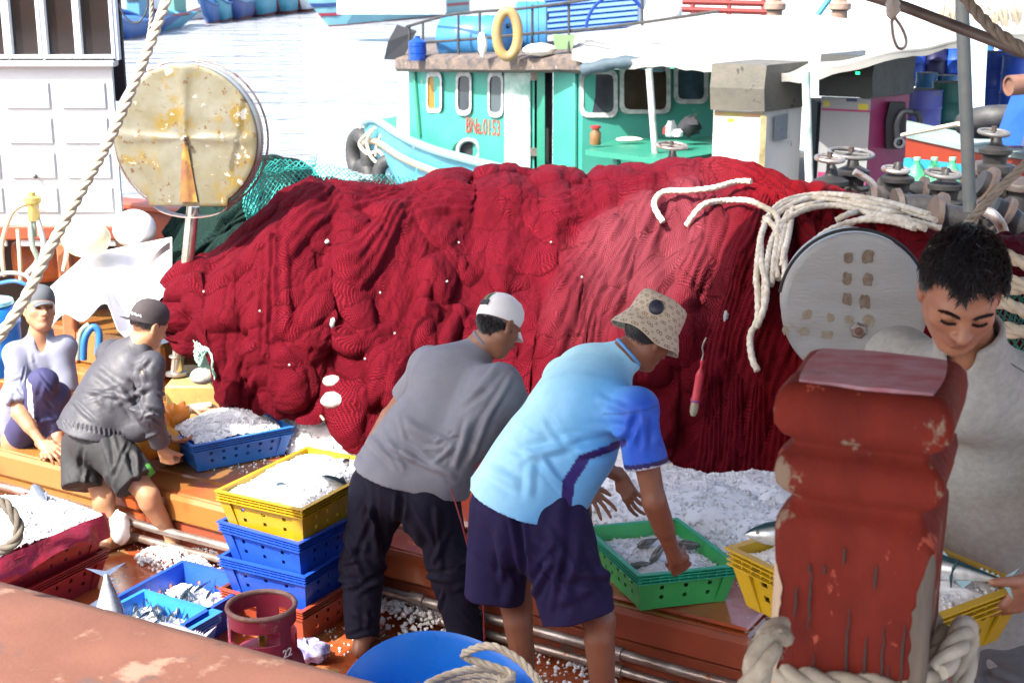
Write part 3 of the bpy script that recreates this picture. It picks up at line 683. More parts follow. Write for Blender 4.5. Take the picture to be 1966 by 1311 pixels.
def head(S, c, f, u, k=1.0, detail=False):
    "c is the middle of the skull, f where the face points, u up through the crown"
    c = np.array(c, float); f = unit(f); u = unit(np.array(u) - f * np.dot(u, f)); l = np.cross(u, f); M = np.stack([l, f, u])
    W = lambda x, y, z: c + (l * x + f * y + u * z) * k
    S.ell(W(0, -.012, .025), np.array((.074, .094, .090)) * k, .01, M); S.ell(W(0, .022, -.02), np.array((.064, .070, .088)) * k, .03, M)
    S.cone(W(0, .035, -.062), W(0, .055, -.096), .045 * k, .022 * k, .03); S.cone(W(.045, 0, -.055), W(.018, .055, -.098), .022 * k, .016 * k, .03); S.cone(W(-.045, 0, -.055), W(-.018, .055, -.098), .022 * k, .016 * k, .03)
    S.ell(W(0, .072, .016), np.array((.052, .018, .010)) * k, .016, M)                         # brow
    for s in (-1, 1):
        S.ell(W(s * .043, .056, -.026), np.array((.020, .018, .016)) * k, .02, M)              # cheek bone
        S.ell(W(s * .031, .086, -.002), np.array((.018, .012, .011)) * k, .012, M, op='sub')   # socket
        S.ell(W(s * .031, .073, -.004), np.array((.0165, .0125, .0125)) * k, .003, M)          # lid over eyeball
        if detail: S.cone(W(s * .017, .0885, -.011), W(s * .044, .081, -.0115), .0016, .0014, .002, op='sub')
        S.ell(W(s * .078, -.008, -.008), np.array((.009, .018, .030)) * k, .006, M); S.ell(W(s * .084, -.003, -.006), np.array((.005, .009, .017)) * k, .004, M, op='sub'); S.ell(W(s * .074, -.004, -.034), np.array((.008, .009, .01)) * k, .006, M)
        S.ell(W(s * .0125, .094, -.040), np.array((.0095, .0095, .008)) * k, .007, M)          # nostril wing
    S.cone(W(0, .084, .004), W(0, .108, -.034), .008 * k, .011 * k, .012); S.ell(W(0, .106, -.036), np.array((.012, .012, .010)) * k, .008, M)
    if detail:
        for s in (-1, 1): S.ell(W(s * .007, .101, -.048), np.array((.0035, .006, .003)) * k, .003, M, op='sub')
    S.ell(W(0, .078, -.062), np.array((.026, .018, .016)) * k, .016, M)
    S.cone(W(-.021, .086, -.0635), W(0, .0955, -.0595), .0035 * k, .0055 * k, .005); S.cone(W(.021, .086, -.0635), W(0, .0955, -.0595), .0035 * k, .0055 * k, .005)
    S.cone(W(-.015, .089, -.072), W(.015, .089, -.072), .0052 * k, .0052 * k, .006); S.ell(W(0, .078, -.096), np.array((.019, .014, .014)) * k, .014, M)
    if detail: S.cone(W(-.023, .092, -.0665), W(.023, .092, -.0665), .0014, .0014, .002, op='sub')
    return W, (l, f, u)

SKIN_TAN = mat('tanned_skin', (.30, .135, .075), .5, (.24, .10, .055), 9, .25, 110, sss=.08, dist=.002, vcol=False)
def skin_mat(name): return mat(name, (1, 1, 1), .48, (.84, .76, .72), 14, .22, 150, sss=.08, dist=.0015, vcol=True, sharp=.6)
SKIN = skin_mat('skin')
def body(name, J, h, label, root, tone=(.33, .155, .09), k=1.0, build=1.0, detail=False, hands=None, lo=None, hi=None):
    pts = np.array([np.array(v, float) for q, v in J.items() if q not in ('f', 'u', 'cf')]); pad = .19
    S = SDF(pts.min(0) - pad if lo is None else lo, pts.max(0) + pad if hi is None else hi, h); g = lambda n: np.array(J[n], float); b = build
    cf = unit(J['cf'])     # where the chest faces
    for s in 'LR':
        S.cone(g('shoulder' + s), g('elbow' + s), .050 * b, .038 * b, .03); S.cone(g('elbow' + s), g('wrist' + s), .039 * b, .025 * b, .02)
        e_ = g('elbow' + s); w_ = g('wrist' + s); S.cone(e_ + (w_ - e_) * .12, e_ + (w_ - e_) * .45, .036 * b, .034 * b, .02)
        S.cone(g('hip' + s), g('knee' + s), .085 * b, .055 * b, .04); S.cone(g('knee' + s), g('ankle' + s), .050 * b, .034 * b, .03)
        kn = g('knee' + s); an = g('ankle' + s); ft = unit((g('toe' + s) - an) * (1, 1, 0)); S.cone(kn + (an - kn) * .18 - ft * .018, kn + (an - kn) * .5 - ft * .012, .047 * b, .036 * b, .03)
        foot(S, an, g('toe' + s), k)
        S.cone(g('chest'), g('shoulder' + s), .075 * b, .058 * b, .05, cf, .8)
    S.cone(g('pelvis'), g('chest'), .125 * b, .135 * b, .05, cf, .72); S.cone(g('hipL'), g('hipR'), .09 * b, .09 * b, .05)
    S.cone(g('neck'), g('head'), .052 * b, .05 * b, .03); S.cone(g('chest'), g('neck'), .08 * b, .056 * b, .05)
    W, fr = head(S, g('head'), J['f'], J['u'], k, detail)
    for (s, d, n, r, kw) in (hands or []): hand(S, g('wrist' + s), d, n, r, k=k * .98, **kw)
    V, F = S.mesh(1)
    # colouring: lips, palms of the face, a little redness
    col = np.tile(np.array(tone), (len(V), 1)); q = (V - g('head')) / k; lx, ly, lz = q @ fr[0], q @ fr[1], q @ fr[2]
    lip = (np.exp(-((lx / .022) ** 4 + ((lz + .066) / .0085) ** 2)) * (ly > .07))[:, None]; col = col * (1 - lip * .65) + np.array((.24, .07, .055)) * lip * .65
    che = (np.exp(-(((np.abs(lx) - .042) / .02) ** 2 + ((lz + .03) / .02) ** 2)) * (ly > .03))[:, None]; col = col * (1 - che * .12) + np.array((.45, .13, .08)) * che * .12
    mus = (np.exp(-((lx / .03) ** 2 + ((lz + .053) / .006) ** 2)) * (ly > .07))[:, None]; col = col * (1 - mus * .35)
    o = obj('body', (V, F), SKIN, root, 180, colors=col); return S, W, fr
def cloth(name, S, m, root, lines=(), amp=.0, fr=9., stretch=(1, 1, 1), seed=0., smooth=2, colors=None, parent=None):
    V, F = S.mesh(smooth); V = folds(V, F, lines, amp, fr, stretch, seed)
    return obj(name, (V, F), m, parent or root, 180, colors=colors(V) if colors else None)
def fabric(name, col, col2=None, rough=.85, **k): return mat(name, col, rough, col2 or tuple(c * .85 for c in col), 12, .35, 260, dist=.0012, spec=.25, **k)
def bounds(pts, pad): a = np.array([np.array(p, float) for p in pts]); return a.min(0) - pad, a.max(0) + pad
def rnd_folds(a, b, n, L, w, h, seed, dirv=None, spread=.6, off=None):
    "creases fanning along the line a-b"
    g = np.random.default_rng(seed); out = []; a = np.array(a, float); b = np.array(b, float)
    for i in range(n):
        c = a + (b - a) * g.random() + (g.normal(0, .045, 3)); d = unit(np.array(dirv if dirv is not None else b - a, float) + g.normal(0, spread, 3)); l_ = L * g.uniform(.5, 1.3)
        out.append((c - d * l_ / 2, c + d * l_ / 2, w * g.uniform(.5, 1.15), h * g.choice([1, 1, -.8]) * g.uniform(.5, 1.2)))
    return out
HAIRM = mat('black_hair', (.010, .009, .011), .42, (.02, .018, .02), 20, spec=.5)
def hair(root, W, fr, keep, n, L, seed, k=1., wob=.5, comb=(0, .4, .5), name='hair', r0=.0014, cap=True, lift=.004):
    g = np.random.default_rng(seed); l, f, u = fr; mb = MB(); c = W(0, -.012, .025); rr = np.array((.074, .094, .090)) * k; cnt = 0
    while cnt < n:
        d = unit(g.normal(0, 1, 3)); x, y, z = d * rr
        if not keep(x / k, y / k - .012, z / k + .025): continue
        cnt += 1; p = c + l * x + f * y + u * z; nn = unit(l * d[0] / rr[0] + f * d[1] / rr[1] + u * d[2] / rr[2])
        cb = l * (comb[0] + .0 * x) + f * comb[1] + u * comb[2]; cb = np.array(cb) + g.normal(0, wob * .35, 3) + l * x * 3
        down = -u * (1.0 if z < .02 else .15); t = cb + down * .8 ; t = unit(t - nn * np.dot(t, nn)) if np.linalg.norm(t) > 0 else nn
        ln = L(x / k, y / k, z / k) * g.uniform(.7, 1.25); a = unit(nn * .75 + t * .7); b2 = unit(nn * .15 + t * 1.0 - np.array((0, 0, .25)))
        p0 = p - nn * .003; p1 = p + a * ln * .5 + nn * lift; p2 = p1 + b2 * ln * .55; s_ = unit(np.cross(nn, t)) * r0 * g.uniform(.8, 1.5)
        mb.add([p0 - s_, p0 + s_, p1 - s_ * .8, p1 + s_ * .8, p2, p0 + nn * .002, p1 + nn * r0 * 1.2], [(0, 1, 3, 2), (2, 3, 4), (0, 2, 6, 5), (5, 6, 3, 1), (2, 4, 6), (6, 4, 3)])
    if cap:
        h_ = .005; S = SDF(c - .13 * k, c + .13 * k, h_); Mx = np.stack([l, f, u]); S.ell(c, rr + .006 * k, .0, Mx); V, F = S.mesh(1)
        q = (V - c) / k; ok = np.array([keep(a_, b_ - .012, c2 + .025) for a_, b_, c2 in zip(q @ l, q @ f, q @ u)]); F = F[ok[F].all(1)]
        used = np.unique(F); mp_ = np.full(len(V), -1); mp_[used] = np.arange(len(used)); mb.add(V[used], [tuple(r_) for r_ in mp_[F]])
    return obj(name, mb, HAIRM, root, 60, normals=False)
def strand_patch(root, W, pts, n, ln, r0, dirv, name, fr):
    "short hairs along a line on the face: brows, lashes"
    g = np.random.default_rng(5); l, f, u = fr; mb = MB(); q = [np.array(W(*p)) for p in pts]
    for i in range(n):
        t = g.random() * (len(q) - 1); i0 = min(int(t), len(q) - 2); p = q[i0] + (q[i0 + 1] - q[i0]) * (t - i0) + g.normal(0, .0012, 3); d = unit(l * dirv[0] + f * dirv[1] + u * dirv[2] + g.normal(0, .25, 3)); s_ = u * r0
        mb.add([p - s_, p + s_, p + d * ln, p + f * .0015 + d * ln * .4], [(0, 1, 2), (0, 2, 3), (1, 3, 2), (0, 3, 1)])
    return obj(name, mb, HAIRM, root, 0, normals=False)
def cap_mesh(root, W, fr, m, brim_dir=1, brim_drop=.0, k=1., name='cap', top=.03, tilt=0.):
    "baseball cap: crown shell and curved brim; brim_dir 1 forward, -1 backward"
    l, f, u = fr; mb = MB(); rows = []; n = 40; prof = ((.0865, -.004), (.089, .02), (.088, .045), (.080, .075), (.062, .098), (.035, .112), (.008, .118))
    for (r_, z) in prof:
        rows.append([Vector(W(math.cos(a) * r_ * .94, -.012 + math.sin(a) * r_ * 1.14, z + top - .018 + .018 * math.sin(a) * (1 - z / .12))) for a in [2 * math.pi * i / n for i in range(n + 1)]])
    mb.sheet(rows, .003); mb.ball(W(0, -.012, .119 + top - .03), .006 * k, 8, 5)
    crown = obj(name, mb, m, root, 50)
    mb = MB(); rows = []
    for j in range(7):
        t = j / 6; row = []
        for i in range(17):
            a = -1.0 + 2.0 * i / 16; x = math.sin(a) * .074 * (1 - .22 * t * t); y = -.012 + brim_dir * (math.cos(a) * .088 + t * .068 * (1 - .35 * (abs(a) / 1.0) ** 2.2)); z = top - .018 + .007 + .018 * brim_dir * math.cos(a) - .016 * (x / .074) ** 2 * t - .014 * t - brim_drop * t
            row.append(Vector(W(x, y, z)))
        rows.append(row)
    if brim_dir < 0: rows = [r_[::-1] for r_ in rows]
    mb.sheet(rows, .003); obj('brim', mb, m, crown, 50)
    return crown
def shirt_core(S, J, b=1., k=.05, fat=.0, waist=None):
    g = lambda n: np.array(J[n], float); cf = unit(J['cf'])
    S.cone(g('waist'), g('chest'), (.150 + fat) * b, (.165 + fat) * b, k, cf, .74)
    for s in 'LR': S.cone(g('chest'), g('shoulder' + s), .098 * b, .072 * b, .05, cf, .82)
    S.cone(g('chest'), g('neck'), .10 * b, .064 * b, .05)

def hemcut(S, pa, pb, Y, tilt=.35, rad=.5):
    a = np.array(P(*pa, Y)); b = np.array(P(*pb, Y)); v = unit((a + b) / 2 - np.array((0, 0, CAM_H))); v = unit(v + np.array((0, 0, tilt))); n = unit(np.cross(b - a, v)); n = n if n[2] < 0 else -n; S.plane((a + b) / 2, n, rad)
def ldist(V, a, b):
    a = np.array(a, float); b = np.array(b, float); dv = unit((a + b) / 2 - np.array((0, 0, CAM_H))); ba = b - a; ba -= dv * (ba @ dv); W_ = V - a; W_ = W_ - (W_ @ dv)[:, None] * dv; t = np.clip((W_ @ ba) / (ba @ ba), 0, 1); return np.linalg.norm(W_ - t[:, None] * ba, axis=1)
# ---------------------------------------------------------------- man in grey shirt, seen from behind, bending to the right
J = dict(pelvis=P(778, 905, 5.45), waist=P(772, 893, 5.44), chest=P(868, 738, 5.55), neck=P(922, 668, 5.62), head=P(958, 624, 5.62), shoulderL=P(826, 702, 5.82), shoulderR=P(962, 742, 5.35),
         elbowL=P(748, 800, 5.95), wristL=P(676, 925, 5.78), elbowR=P(1040, 860, 5.42), wristR=P(1118, 930, 5.45), hipL=P(728, 930, 5.5), hipR=P(822, 948, 5.36), kneeL=P(694, 1090, 5.45), kneeR=P(866, 1090, 5.32),
         ankleL=P(697, 1222, 5.32), ankleR=P(897, 1232, 5.28), toeL=P(727, 1240, 5.5), toeR=P(925, 1240, 5.5), f=(.62, .42, -.62), u=(.22, .42, .86), cf=(.45, .60, -.66))
J['toeL'][2] = J['toeR'][2] = .0; J['ankleL'][2] = max(.075, J['ankleL'][2]); J['ankleR'][2] = max(.075, J['ankleR'][2])
man = thing('person', 'barefoot man in grey T-shirt, dark navy trousers and white cap bending over, seen from behind', 'person', (J['pelvis'].x, J['pelvis'].y, 0), group=None)
hr = P(1180, 1000, 5.3) - J['wristR']
S_, W, fr = body('body', J, .0048, None, man, tone=(.27, .125, .075), hands=[('R', hr, (-.35, .75, -.55), (.6, .5, .35), dict(curl=(.16, .22, .26, .32), spread=.22, thumb=(.75, .7, .1))), ('L', P(648, 985, 5.70) - J['wristL'], (.6, .7, -.1), (.3, .1, .9), dict(curl=(.4, .45, .5, .55)))])
g = lambda n: np.array(J[n], float)
lo, hi = bounds([J[n] for n in ('waist', 'chest', 'neck', 'shoulderL', 'shoulderR', 'elbowL', 'elbowR')], .2); S = SDF(lo, hi, .006)
shirt_core(S, J, 1.02)
hemp = np.array(P(768, 908, 5.44)); ax = unit(g('chest') - g('waist'))
S.cone(hemp - ax * .12, g('waist') + ax * .14, .202, .178, .04, J['cf'], .84)
S.cone(g('chest') + unit(J['cf']) * .02 - ax * .04, np.array(P(838, 935, 5.38)), .135, .135, .06); S.cone(g('shoulderR') + (-.03, 0, -.03), np.array(P(862, 895, 5.34)), .085, .085, .07); S.cone(g('shoulderR') + (-.03, 0, -.02), np.array(P(905, 850, 5.34)), .09, .06, .07); S.cone(g('chest') + (-.03, .02, .02), g('shoulderL') + (-.01, 0, 0), .13, .08, .06)      # cloth hanging below the belly
for s in 'LR': S.cone(g('shoulder' + s), lerp(g('shoulder' + s), g('elbow' + s), .62), .070, .064, .035, cut=2)
hemcut(S, (664, 889), (874, 940), 5.42)
ln = [(P(735, 850, 5.3), P(865, 915, 5.2), .014, .007), (P(800, 860, 5.25), P(880, 925, 5.2), .012, .008), (P(760, 800, 5.35), P(900, 880, 5.2), .02, .006), (P(870, 905, 5.2), P(905, 800, 5.25), .014, .010), (P(900, 890, 5.2), P(940, 790, 5.25), .014, .009),
      (P(700, 830, 5.4), P(770, 900, 5.3), .016, .006), (P(960, 700, 5.3), P(900, 760, 5.3), .015, .006), (P(940, 745, 5.25), P(880, 790, 5.25), .012, -.005), (P(985, 720, 5.3), P(930, 810, 5.25), .012, .007), (P(830, 890, 5.2), P(880, 850, 5.2), .01, .006)]
ln += rnd_folds(P(720, 860, 5.3), P(900, 850, 5.2), 12, .16, .012, .0045, 3, (.7, .1, -.5), .35)
cloth('shirt', S, fabric('grey_cotton', (.20, .205, .235), (.17, .175, .205)), man, ln, .006, 6, seed=2)
lo, hi = bounds([J[n] for n in ('pelvis', 'hipL', 'hipR', 'ankleL', 'ankleR')], .2); S = SDF(lo, hi, .006)
S.cone(hemp + ax * .06, g('pelvis') - ax * .02, .165, .178, .04, J['cf'], .80)
for s in 'LR':
    S.cone(g('hip' + s), g('knee' + s), .114, .088, .045); S.cone(g('knee' + s), g('ankle' + s) + (0, 0, -.02), .088, .072, .04, cut=2)
    S.cone(g('hip' + s) + (0, -.02, -.04), g('hip' + s) + (0, -.02, -.08), .115, .11, .05)
ln = rnd_folds(J['hipL'], J['kneeL'], 12, .22, .016, .006, 5, (.1, 0, -1), .5) + rnd_folds(J['hipR'], J['kneeR'], 12, .22, .016, .006, 6, (.2, 0, -1), .5) + rnd_folds(J['kneeL'], J['ankleL'], 12, .12, .013, .007, 7, (1, 0, -.3), .5) + rnd_folds(J['kneeR'], J['ankleR'], 12, .12, .013, .007, 8, (1, 0, -.3), .5)
ln += [(P(770, 940, 5.2), P(765, 1040, 5.2), .012, -.012)]
obj('collar', MB().ring(lerp(J['neck'], J['head'], .30), Vector(J['head'] - J['neck']).normalized(), .060, .007, 36, 8), MATS['grey_cotton'], man, 60)
NAVY = fabric('dark_navy_trousers', (.006, .0058, .019), (.005, .0045, .014))
pants = cloth('trousers', S, NAVY, man, ln, .006, 5, (1.4, 1.4, .6), 5)
obj('side_stripe', MB().tube(spline([P(866, 938, 5.2), P(888, 1010, 5.165), P(908, 1090, 5.17), P(926, 1150, 5.18), P(930, 1230, 5.19)], 8), .0035, 6), mat('red_piping', (.20, .02, .03), .6), pants)
WHITECAP = fabric('white_cap_cloth', (.88, .87, .86), (.80, .79, .78))
cpw = cap_mesh(man, W, fr, WHITECAP, 1, .02, name='cap')
l, f, u = fr
obj('strap', MB().sheet([[Vector(W(x, -.118 - .0 * abs(x) + x * x * 2.2, z)) for x in np.linspace(-.022, .022, 7)] for z in (.052, .03)], -.006), mat('black_strap', (.012, .012, .014), .5), cpw)
for x, c_ in ((-.0055, (.05, .22, .10)), (0, (.45, .04, .03)), (.0055, (.05, .22, .10))):
    obj('stripe', MB().sheet([[Vector(W(x + dx, y, z)) for dx in (-.0026, .0026)] for (y, z) in ((-.116, .054), (-.109, .075), (-.091, .094), (-.072, .105))], -.004), mat('cap_stripe_%s' % ('red' if x == 0 else 'green'), c_, .7), cpw)
hair(man, W, fr, lambda x, y, z: z < -.004 and (y < .0 or (y < .035 and z > -.03)) and z > -.056, 1500, lambda x, y, z: .020, 3, comb=(0, -.1, -.6), wob=.3, lift=.001)

# ---------------------------------------------------------------- man in blue shirt and bucket hat, nearer
J = dict(pelvis=P(1015, 960, 4.82), waist=P(1015, 925, 4.84), chest=P(1120, 772, 4.90), neck=P(1192, 690, 4.98), head=P(1246, 643, 5.0), shoulderL=P(1080, 728, 5.10), shoulderR=P(1222, 790, 4.68),
         elbowL=P(1098, 862, 5.22), wristL=P(1192, 915, 5.28), elbowR=P(1256, 962, 4.62), wristR=P(1296, 1072, 4.76), hipL=P(975, 975, 4.92), hipR=P(1062, 1000, 4.76), kneeL=P(992, 1165, 4.92), kneeR=P(1150, 1190, 4.66),
         ankleL=P(1012, 1325, 4.86), ankleR=P(1162, 1395, 4.60), toeL=P(1030, 1345, 5.05), toeR=P(1190, 1390, 4.8), f=(.66, .46, -.56), u=(.30, .16, .93), cf=(.42, .48, -.76))
for s in 'LR': J['toe' + s][2] = 0; J['ankle' + s][2] = .075
man = thing('person', 'man in light blue jersey, navy shorts and patterned bucket hat lifting the green crate', 'person', (J['pelvis'].x, J['pelvis'].y, 0))
S_, W, fr = body('body', J, .0046, None, man, tone=(.235, .098, .055), build=1.03, hands=[('R', P(1318, 1105, 4.84) - J['wristR'], (-.25, .72, .1), (.30, .1, .95), dict(curl=(1.0, 1.05, 1.1, 1.15), thumb=(.5, .35, .55), spread=.05)), ('L', P(1222, 978, 5.2) - J['wristL'], (.6, .5, -.2), (-.4, .5, .6), dict(curl=(.3, .35, .4, .45), thumb=(.8, .4, .4)))])
g = lambda n: np.array(J[n], float)
lo, hi = bounds([J[n] for n in ('waist', 'chest', 'neck', 'shoulderL', 'shoulderR', 'elbowL', 'elbowR')], .22); S = SDF(lo, hi, .0055)
shirt_core(S, J, 1.04, fat=.004)
hemp = np.array(P(1006, 948, 4.82)); ax = unit(g('chest') - g('waist'))
S.cone(hemp - ax * .13, g('waist') + ax * .14, .205, .188, .05, J['cf'], .92); S.cone(g('chest'), np.array(P(1130, 712, 5.0)), .17, .10, .08)
S.cone(g('chest') + unit(J['cf']) * .02 - ax * .04, np.array(P(1120, 880, 4.80)), .13, .09, .07)
S.cone(np.array(P(1120, 870, 4.80)), np.array(P(1085, 975, 4.76)), .09, .075, .06)
el = lerp(g('shoulderR'), g('elbowR'), .60); S.cone(g('shoulderR') , el, .078, .076, .04, cut=2)
S.cone(g('shoulderL'), lerp(g('shoulderL'), g('elbowL'), .6), .072, .07, .04, cut=2)
S.cone(np.array(P(1180, 700, 4.98)), np.array(P(1212, 676, 5.0)), .062, .064, .02)
hemcut(S, (900, 934), (1112, 1002), 4.8)
ln = [(P(985, 885, 4.6), P(1105, 850, 4.6), .018, .009), (P(1030, 872, 4.6), P(1090, 945, 4.6), .014, .008), (P(1180, 860, 4.55), P(1100, 870, 4.6), .018, .012),
      (P(1215, 835, 4.5), P(1120, 825, 4.55), .016, .010), (P(1205, 790, 4.55), P(1140, 760, 4.6), .014, .005), (P(930, 890, 4.65), P(1000, 935, 4.6), .02, .006), (P(1200, 860, 4.5), P(1225, 790, 4.5), .012, -.008), (P(1260, 790, 4.6), P(1262, 860, 4.6), .012, .005), (P(1235, 800, 4.55), P(1240, 870, 4.5), .01, .005),
      (P(1020, 880, 4.6), P(1015, 960, 4.6), .016, .006), (P(1060, 730, 4.6), P(1010, 860, 4.6), .03, .006)]
ln += rnd_folds(P(960, 890, 4.65), P(1100, 840, 4.6), 8, .2, .014, .0035, 13, (.8, .1, -.3), .4)
pr0 = g('shoulderL') ; pax = unit(g('shoulderR') - g('shoulderL'))
def bluecol(V):
    # printed jersey fade plus skylight put into the colour: pale at the back and left, deep blue at the right sleeve and side panel
    t = ((V - g('waist')) @ pax) / .36; n = .04 * vnoise(V * 5); t = np.clip((t + n + .05) / 1.15, 0, 1)[:, None]
    a = np.array((.52, .88, .94)); b_ = np.array((.15, .47, .85)); c_ = np.array((.022, .10, .60)); s1 = np.clip(t / .55, 0, 1); s2 = np.clip((t - .55) / .45, 0, 1)
    col = (a + (b_ - a) * s1) + (c_ - b_) * s2
    q = V - el; d = unit(g('elbowR') - g('shoulderR')); al = q @ d; cuff = ((al > -.021) & (np.linalg.norm(q, axis=1) < .11)); wh = ((al > -.004) & cuff); col[cuff] = (.022, .016, .10); col[wh] = (.55, .60, .75)
    p0 = np.array(P(1062, 1010, 4.7)); p1 = np.array(P(1090, 900, 4.7)); p2 = np.array(P(1195, 835, 4.6)); 
    # side panel painted by a slab that follows the flank
    m_ = (np.minimum(ldist(V, P(1082, 1010, 4.7), P(1092, 925, 4.7)), ldist(V, P(1092, 925, 4.7), P(1118, 885, 4.7))) < .021) | (ldist(V, P(1118, 880, 4.7), P(1196, 850, 4.6)) < .013)
    m_ &= ((V - g('waist')) @ pax > 0); col[m_] = (.035, .022, .17)
    al2 = (V - pr0) @ pax; seam = np.abs((V - (g('shoulderR') + d * .0)) @ unit(d + np.array((.0, 0, .0))) + .012) < .0035; seam &= np.linalg.norm(V - g('shoulderR'), axis=1) < .12; col[seam] *= .6
    return col
cloth('shirt', S, mat('blue_jersey', (1, 1, 1), .5, (.90, .92, .94), 30, .3, 300, vcol=True, dist=.001, spec=.35), man, ln, .007, 5, seed=6, colors=bluecol)
obj('collar', MB().ring(lerp(J['neck'], J['head'], .28), Vector(J['head'] - J['neck']).normalized(), .061, .007, 36, 8), mat('blue_collar_rib', (.10, .32, .66), .7), man, 60)
lo, hi = bounds([J[n] for n in ('pelvis', 'hipL', 'hipR', 'kneeL', 'kneeR')], .24); S = SDF(lo, hi, .006)
S.cone(hemp + ax * .05, g('pelvis'), .155, .165, .04, J['cf'], .82); S.cone(g('pelvis') + (0, 0, -.05), g('pelvis') + (0, -.01, -.12), .155, .15, .05)
hl = np.array(P(950, 1150, 4.86)); hr_ = np.array(P(1112, 1185, 4.66))
S.cone(g('hipL') + (-.01, 0, 0), hl, .125, .112, .05, cut=2); S.cone(g('hipR'), hr_, .140, .135, .05, cut=2)
S.plane(hl + (0, 0, -.0), (-.0, .0, -1), .16); 
ln = rnd_folds(P(960, 980, 4.7), P(960, 1130, 4.7), 9, .25, .02, .007, 21, (.15, 0, -1), .3) + rnd_folds(P(1060, 1010, 4.55), P(1120, 1170, 4.5), 14, .26, .02, .008, 22, (.25, 0, -1), .35) + [(P(985, 960, 4.6), P(1010, 1120, 4.6), .014, -.014), (P(1130, 1040, 4.6), P(1180, 1150, 4.6), .014, .01), (P(1150, 1120, 4.55), P(1060, 1160, 4.5), .02, .006)]
cloth('shorts', S, fabric('navy_shorts', (.017, .012, .060), (.013, .009, .045)), man, ln, .008, 5, (1.4, 1.4, .5), 9)
# bucket hat
def bucket_mat():
    m = bpy.data.materials.new('beige_monogram_canvas'); m.use_nodes = True; t = m.node_tree; N = t.nodes; L = t.links; b = N['Principled BSDF']; b.inputs['Roughness'].default_value = .85
    uv = N.new('ShaderNodeUVMap'); uv.uv_map = 'UVMap'; sp = N.new('ShaderNodeSeparateXYZ'); L.new(uv.outputs[0], sp.inputs[0])
    def Mt(op, a, v=None, c=None):
        n = N.new('ShaderNodeMath'); n.operation = op; L.new(a, n.inputs[0])
        if v is not None: n.inputs[1].default_value = v
        if c is not None: L.new(c, n.inputs[1])
        return n.outputs[0]
    U, Vv = Mt('FRACT', Mt('MULTIPLY', sp.outputs[0], 1)), Mt('FRACT', Mt('MULTIPLY', sp.outputs[1], 1))
    def ringf(cx, cy, r_, w_):
        a = Mt('SUBTRACT', U, cx); c_ = Mt('SUBTRACT', Vv, cy); d = Mt('SQRT', Mt('ADD', Mt('POWER', a, 2), None, Mt('POWER', c_, 2))); return Mt('LESS_THAN', Mt('ABSOLUTE', Mt('SUBTRACT', d, r_)), w_)
    q = ringf(.33, .5, .14, .035); q = Mt('MAXIMUM', q, None, ringf(.60, .5, .14, .035))
    dg1 = Mt('LESS_THAN', Mt('ABSOLUTE', Mt('SUBTRACT', Mt('ABSOLUTE', Mt('SUBTRACT', U, .5)), None, Mt('ABSOLUTE', Mt('SUBTRACT', Vv, .5)))), .03); far = Mt('GREATER_THAN', Mt('ABSOLUTE', Mt('SUBTRACT', U, .5)), .36); q = Mt('MAXIMUM', q, None, Mt('MULTIPLY', dg1, None, far))
    mx = N.new('ShaderNodeMix'); mx.data_type = 'RGBA'; L.new(q, mx.inputs[0]); mx.inputs[6].default_value = (.56, .47, .35, 1); mx.inputs[7].default_value = (.16, .12, .085, 1); L.new(mx.outputs[2], b.inputs['Base Color']); return m
l, f, u = fr; c0 = Vector(W(0, -.01, .035)); rows = []; uvs = []; n = 48; prof = [(.134, -.056), (.127, -.038), (.115, -.016), (.104, .006), (.101, .010), (.099, .014), (.097, .045), (.094, .075), (.088, .098), (.075, .108), (.04, .112), (.004, .113)]
for j, (r_, z) in enumerate(prof):
    row = []
    for i in range(n + 1):
        a = 2 * math.pi * i / n; wv = (.006 * math.sin(a * 3 + 1) + .004 * math.sin(a * 5)) if j < 3 else .002 * math.sin(a * 4); row.append(c0 + Vector(l) * (math.cos(a) * r_ * .95) + Vector(f) * (math.sin(a) * r_ * 1.1) + Vector(u) * (z + wv))
        uvs.append((i / n * 17, (z if j < 9 else .087 + (.07 - r_)) / .031))
    rows.append(row)
mb = MB().sheet(rows, .003); hat = obj('bucket_hat', mb, bucket_mat(), man, 60, uv=np.array(uvs + uvs))
obj('badge', MB().lathe([(.0001, .011), (.020, .010), (.0265, .006), (.028, -.004)], c0 + Vector(unit(-f * .80 - l * .0 + l * -.62)) * .1015 + Vector(u) * .052, unit(-f * .80 - l * .62 + u * .12), 24), mat('navy_leather_badge', (.02, .022, .045), .45, bump=.3), hat, 50)
hair(man, W, fr, lambda x, y, z: z < -.0 and y < .0 and z > -.045, 500, lambda x, y, z: .012, 4, comb=(0, -.1, -.6), wob=.3, lift=.001)

# ---------------------------------------------------------------- boy in black wind jacket lifting the blue crate
J = dict(pelvis=P(185, 838, 6.40), waist=P(180, 815, 6.42), chest=P(236, 712, 6.50), neck=P(272, 655, 6.52), head=P(286, 622, 6.54), shoulderL=P(213, 680, 6.70), shoulderR=P(287, 704, 6.32),
         elbowL=P(270, 812, 6.72), wristL=P(322, 838, 6.66), elbowR=P(286, 792, 6.22), wristR=P(312, 862, 6.32), hipL=P(160, 855, 6.48), hipR=P(212, 862, 6.34), kneeL=P(200, 955, 6.40), kneeR=P(284, 950, 6.24),
         ankleL=P(216, 1048, 6.36), ankleR=P(335, 1062, 6.30), toeL=P(252, 1052, 6.44), toeR=P(382, 1072, 6.42), f=(.62, .60, -.45), u=(.22, .20, .94), cf=(.50, .62, -.55))
for s in 'LR': J['toe' + s][2] = 0; J['ankle' + s][2] = .072
man = thing('person', 'barefoot boy in black wind jacket, shorts and backwards cap lifting the light blue crate', 'person', (J['pelvis'].x, J['pelvis'].y, 0))
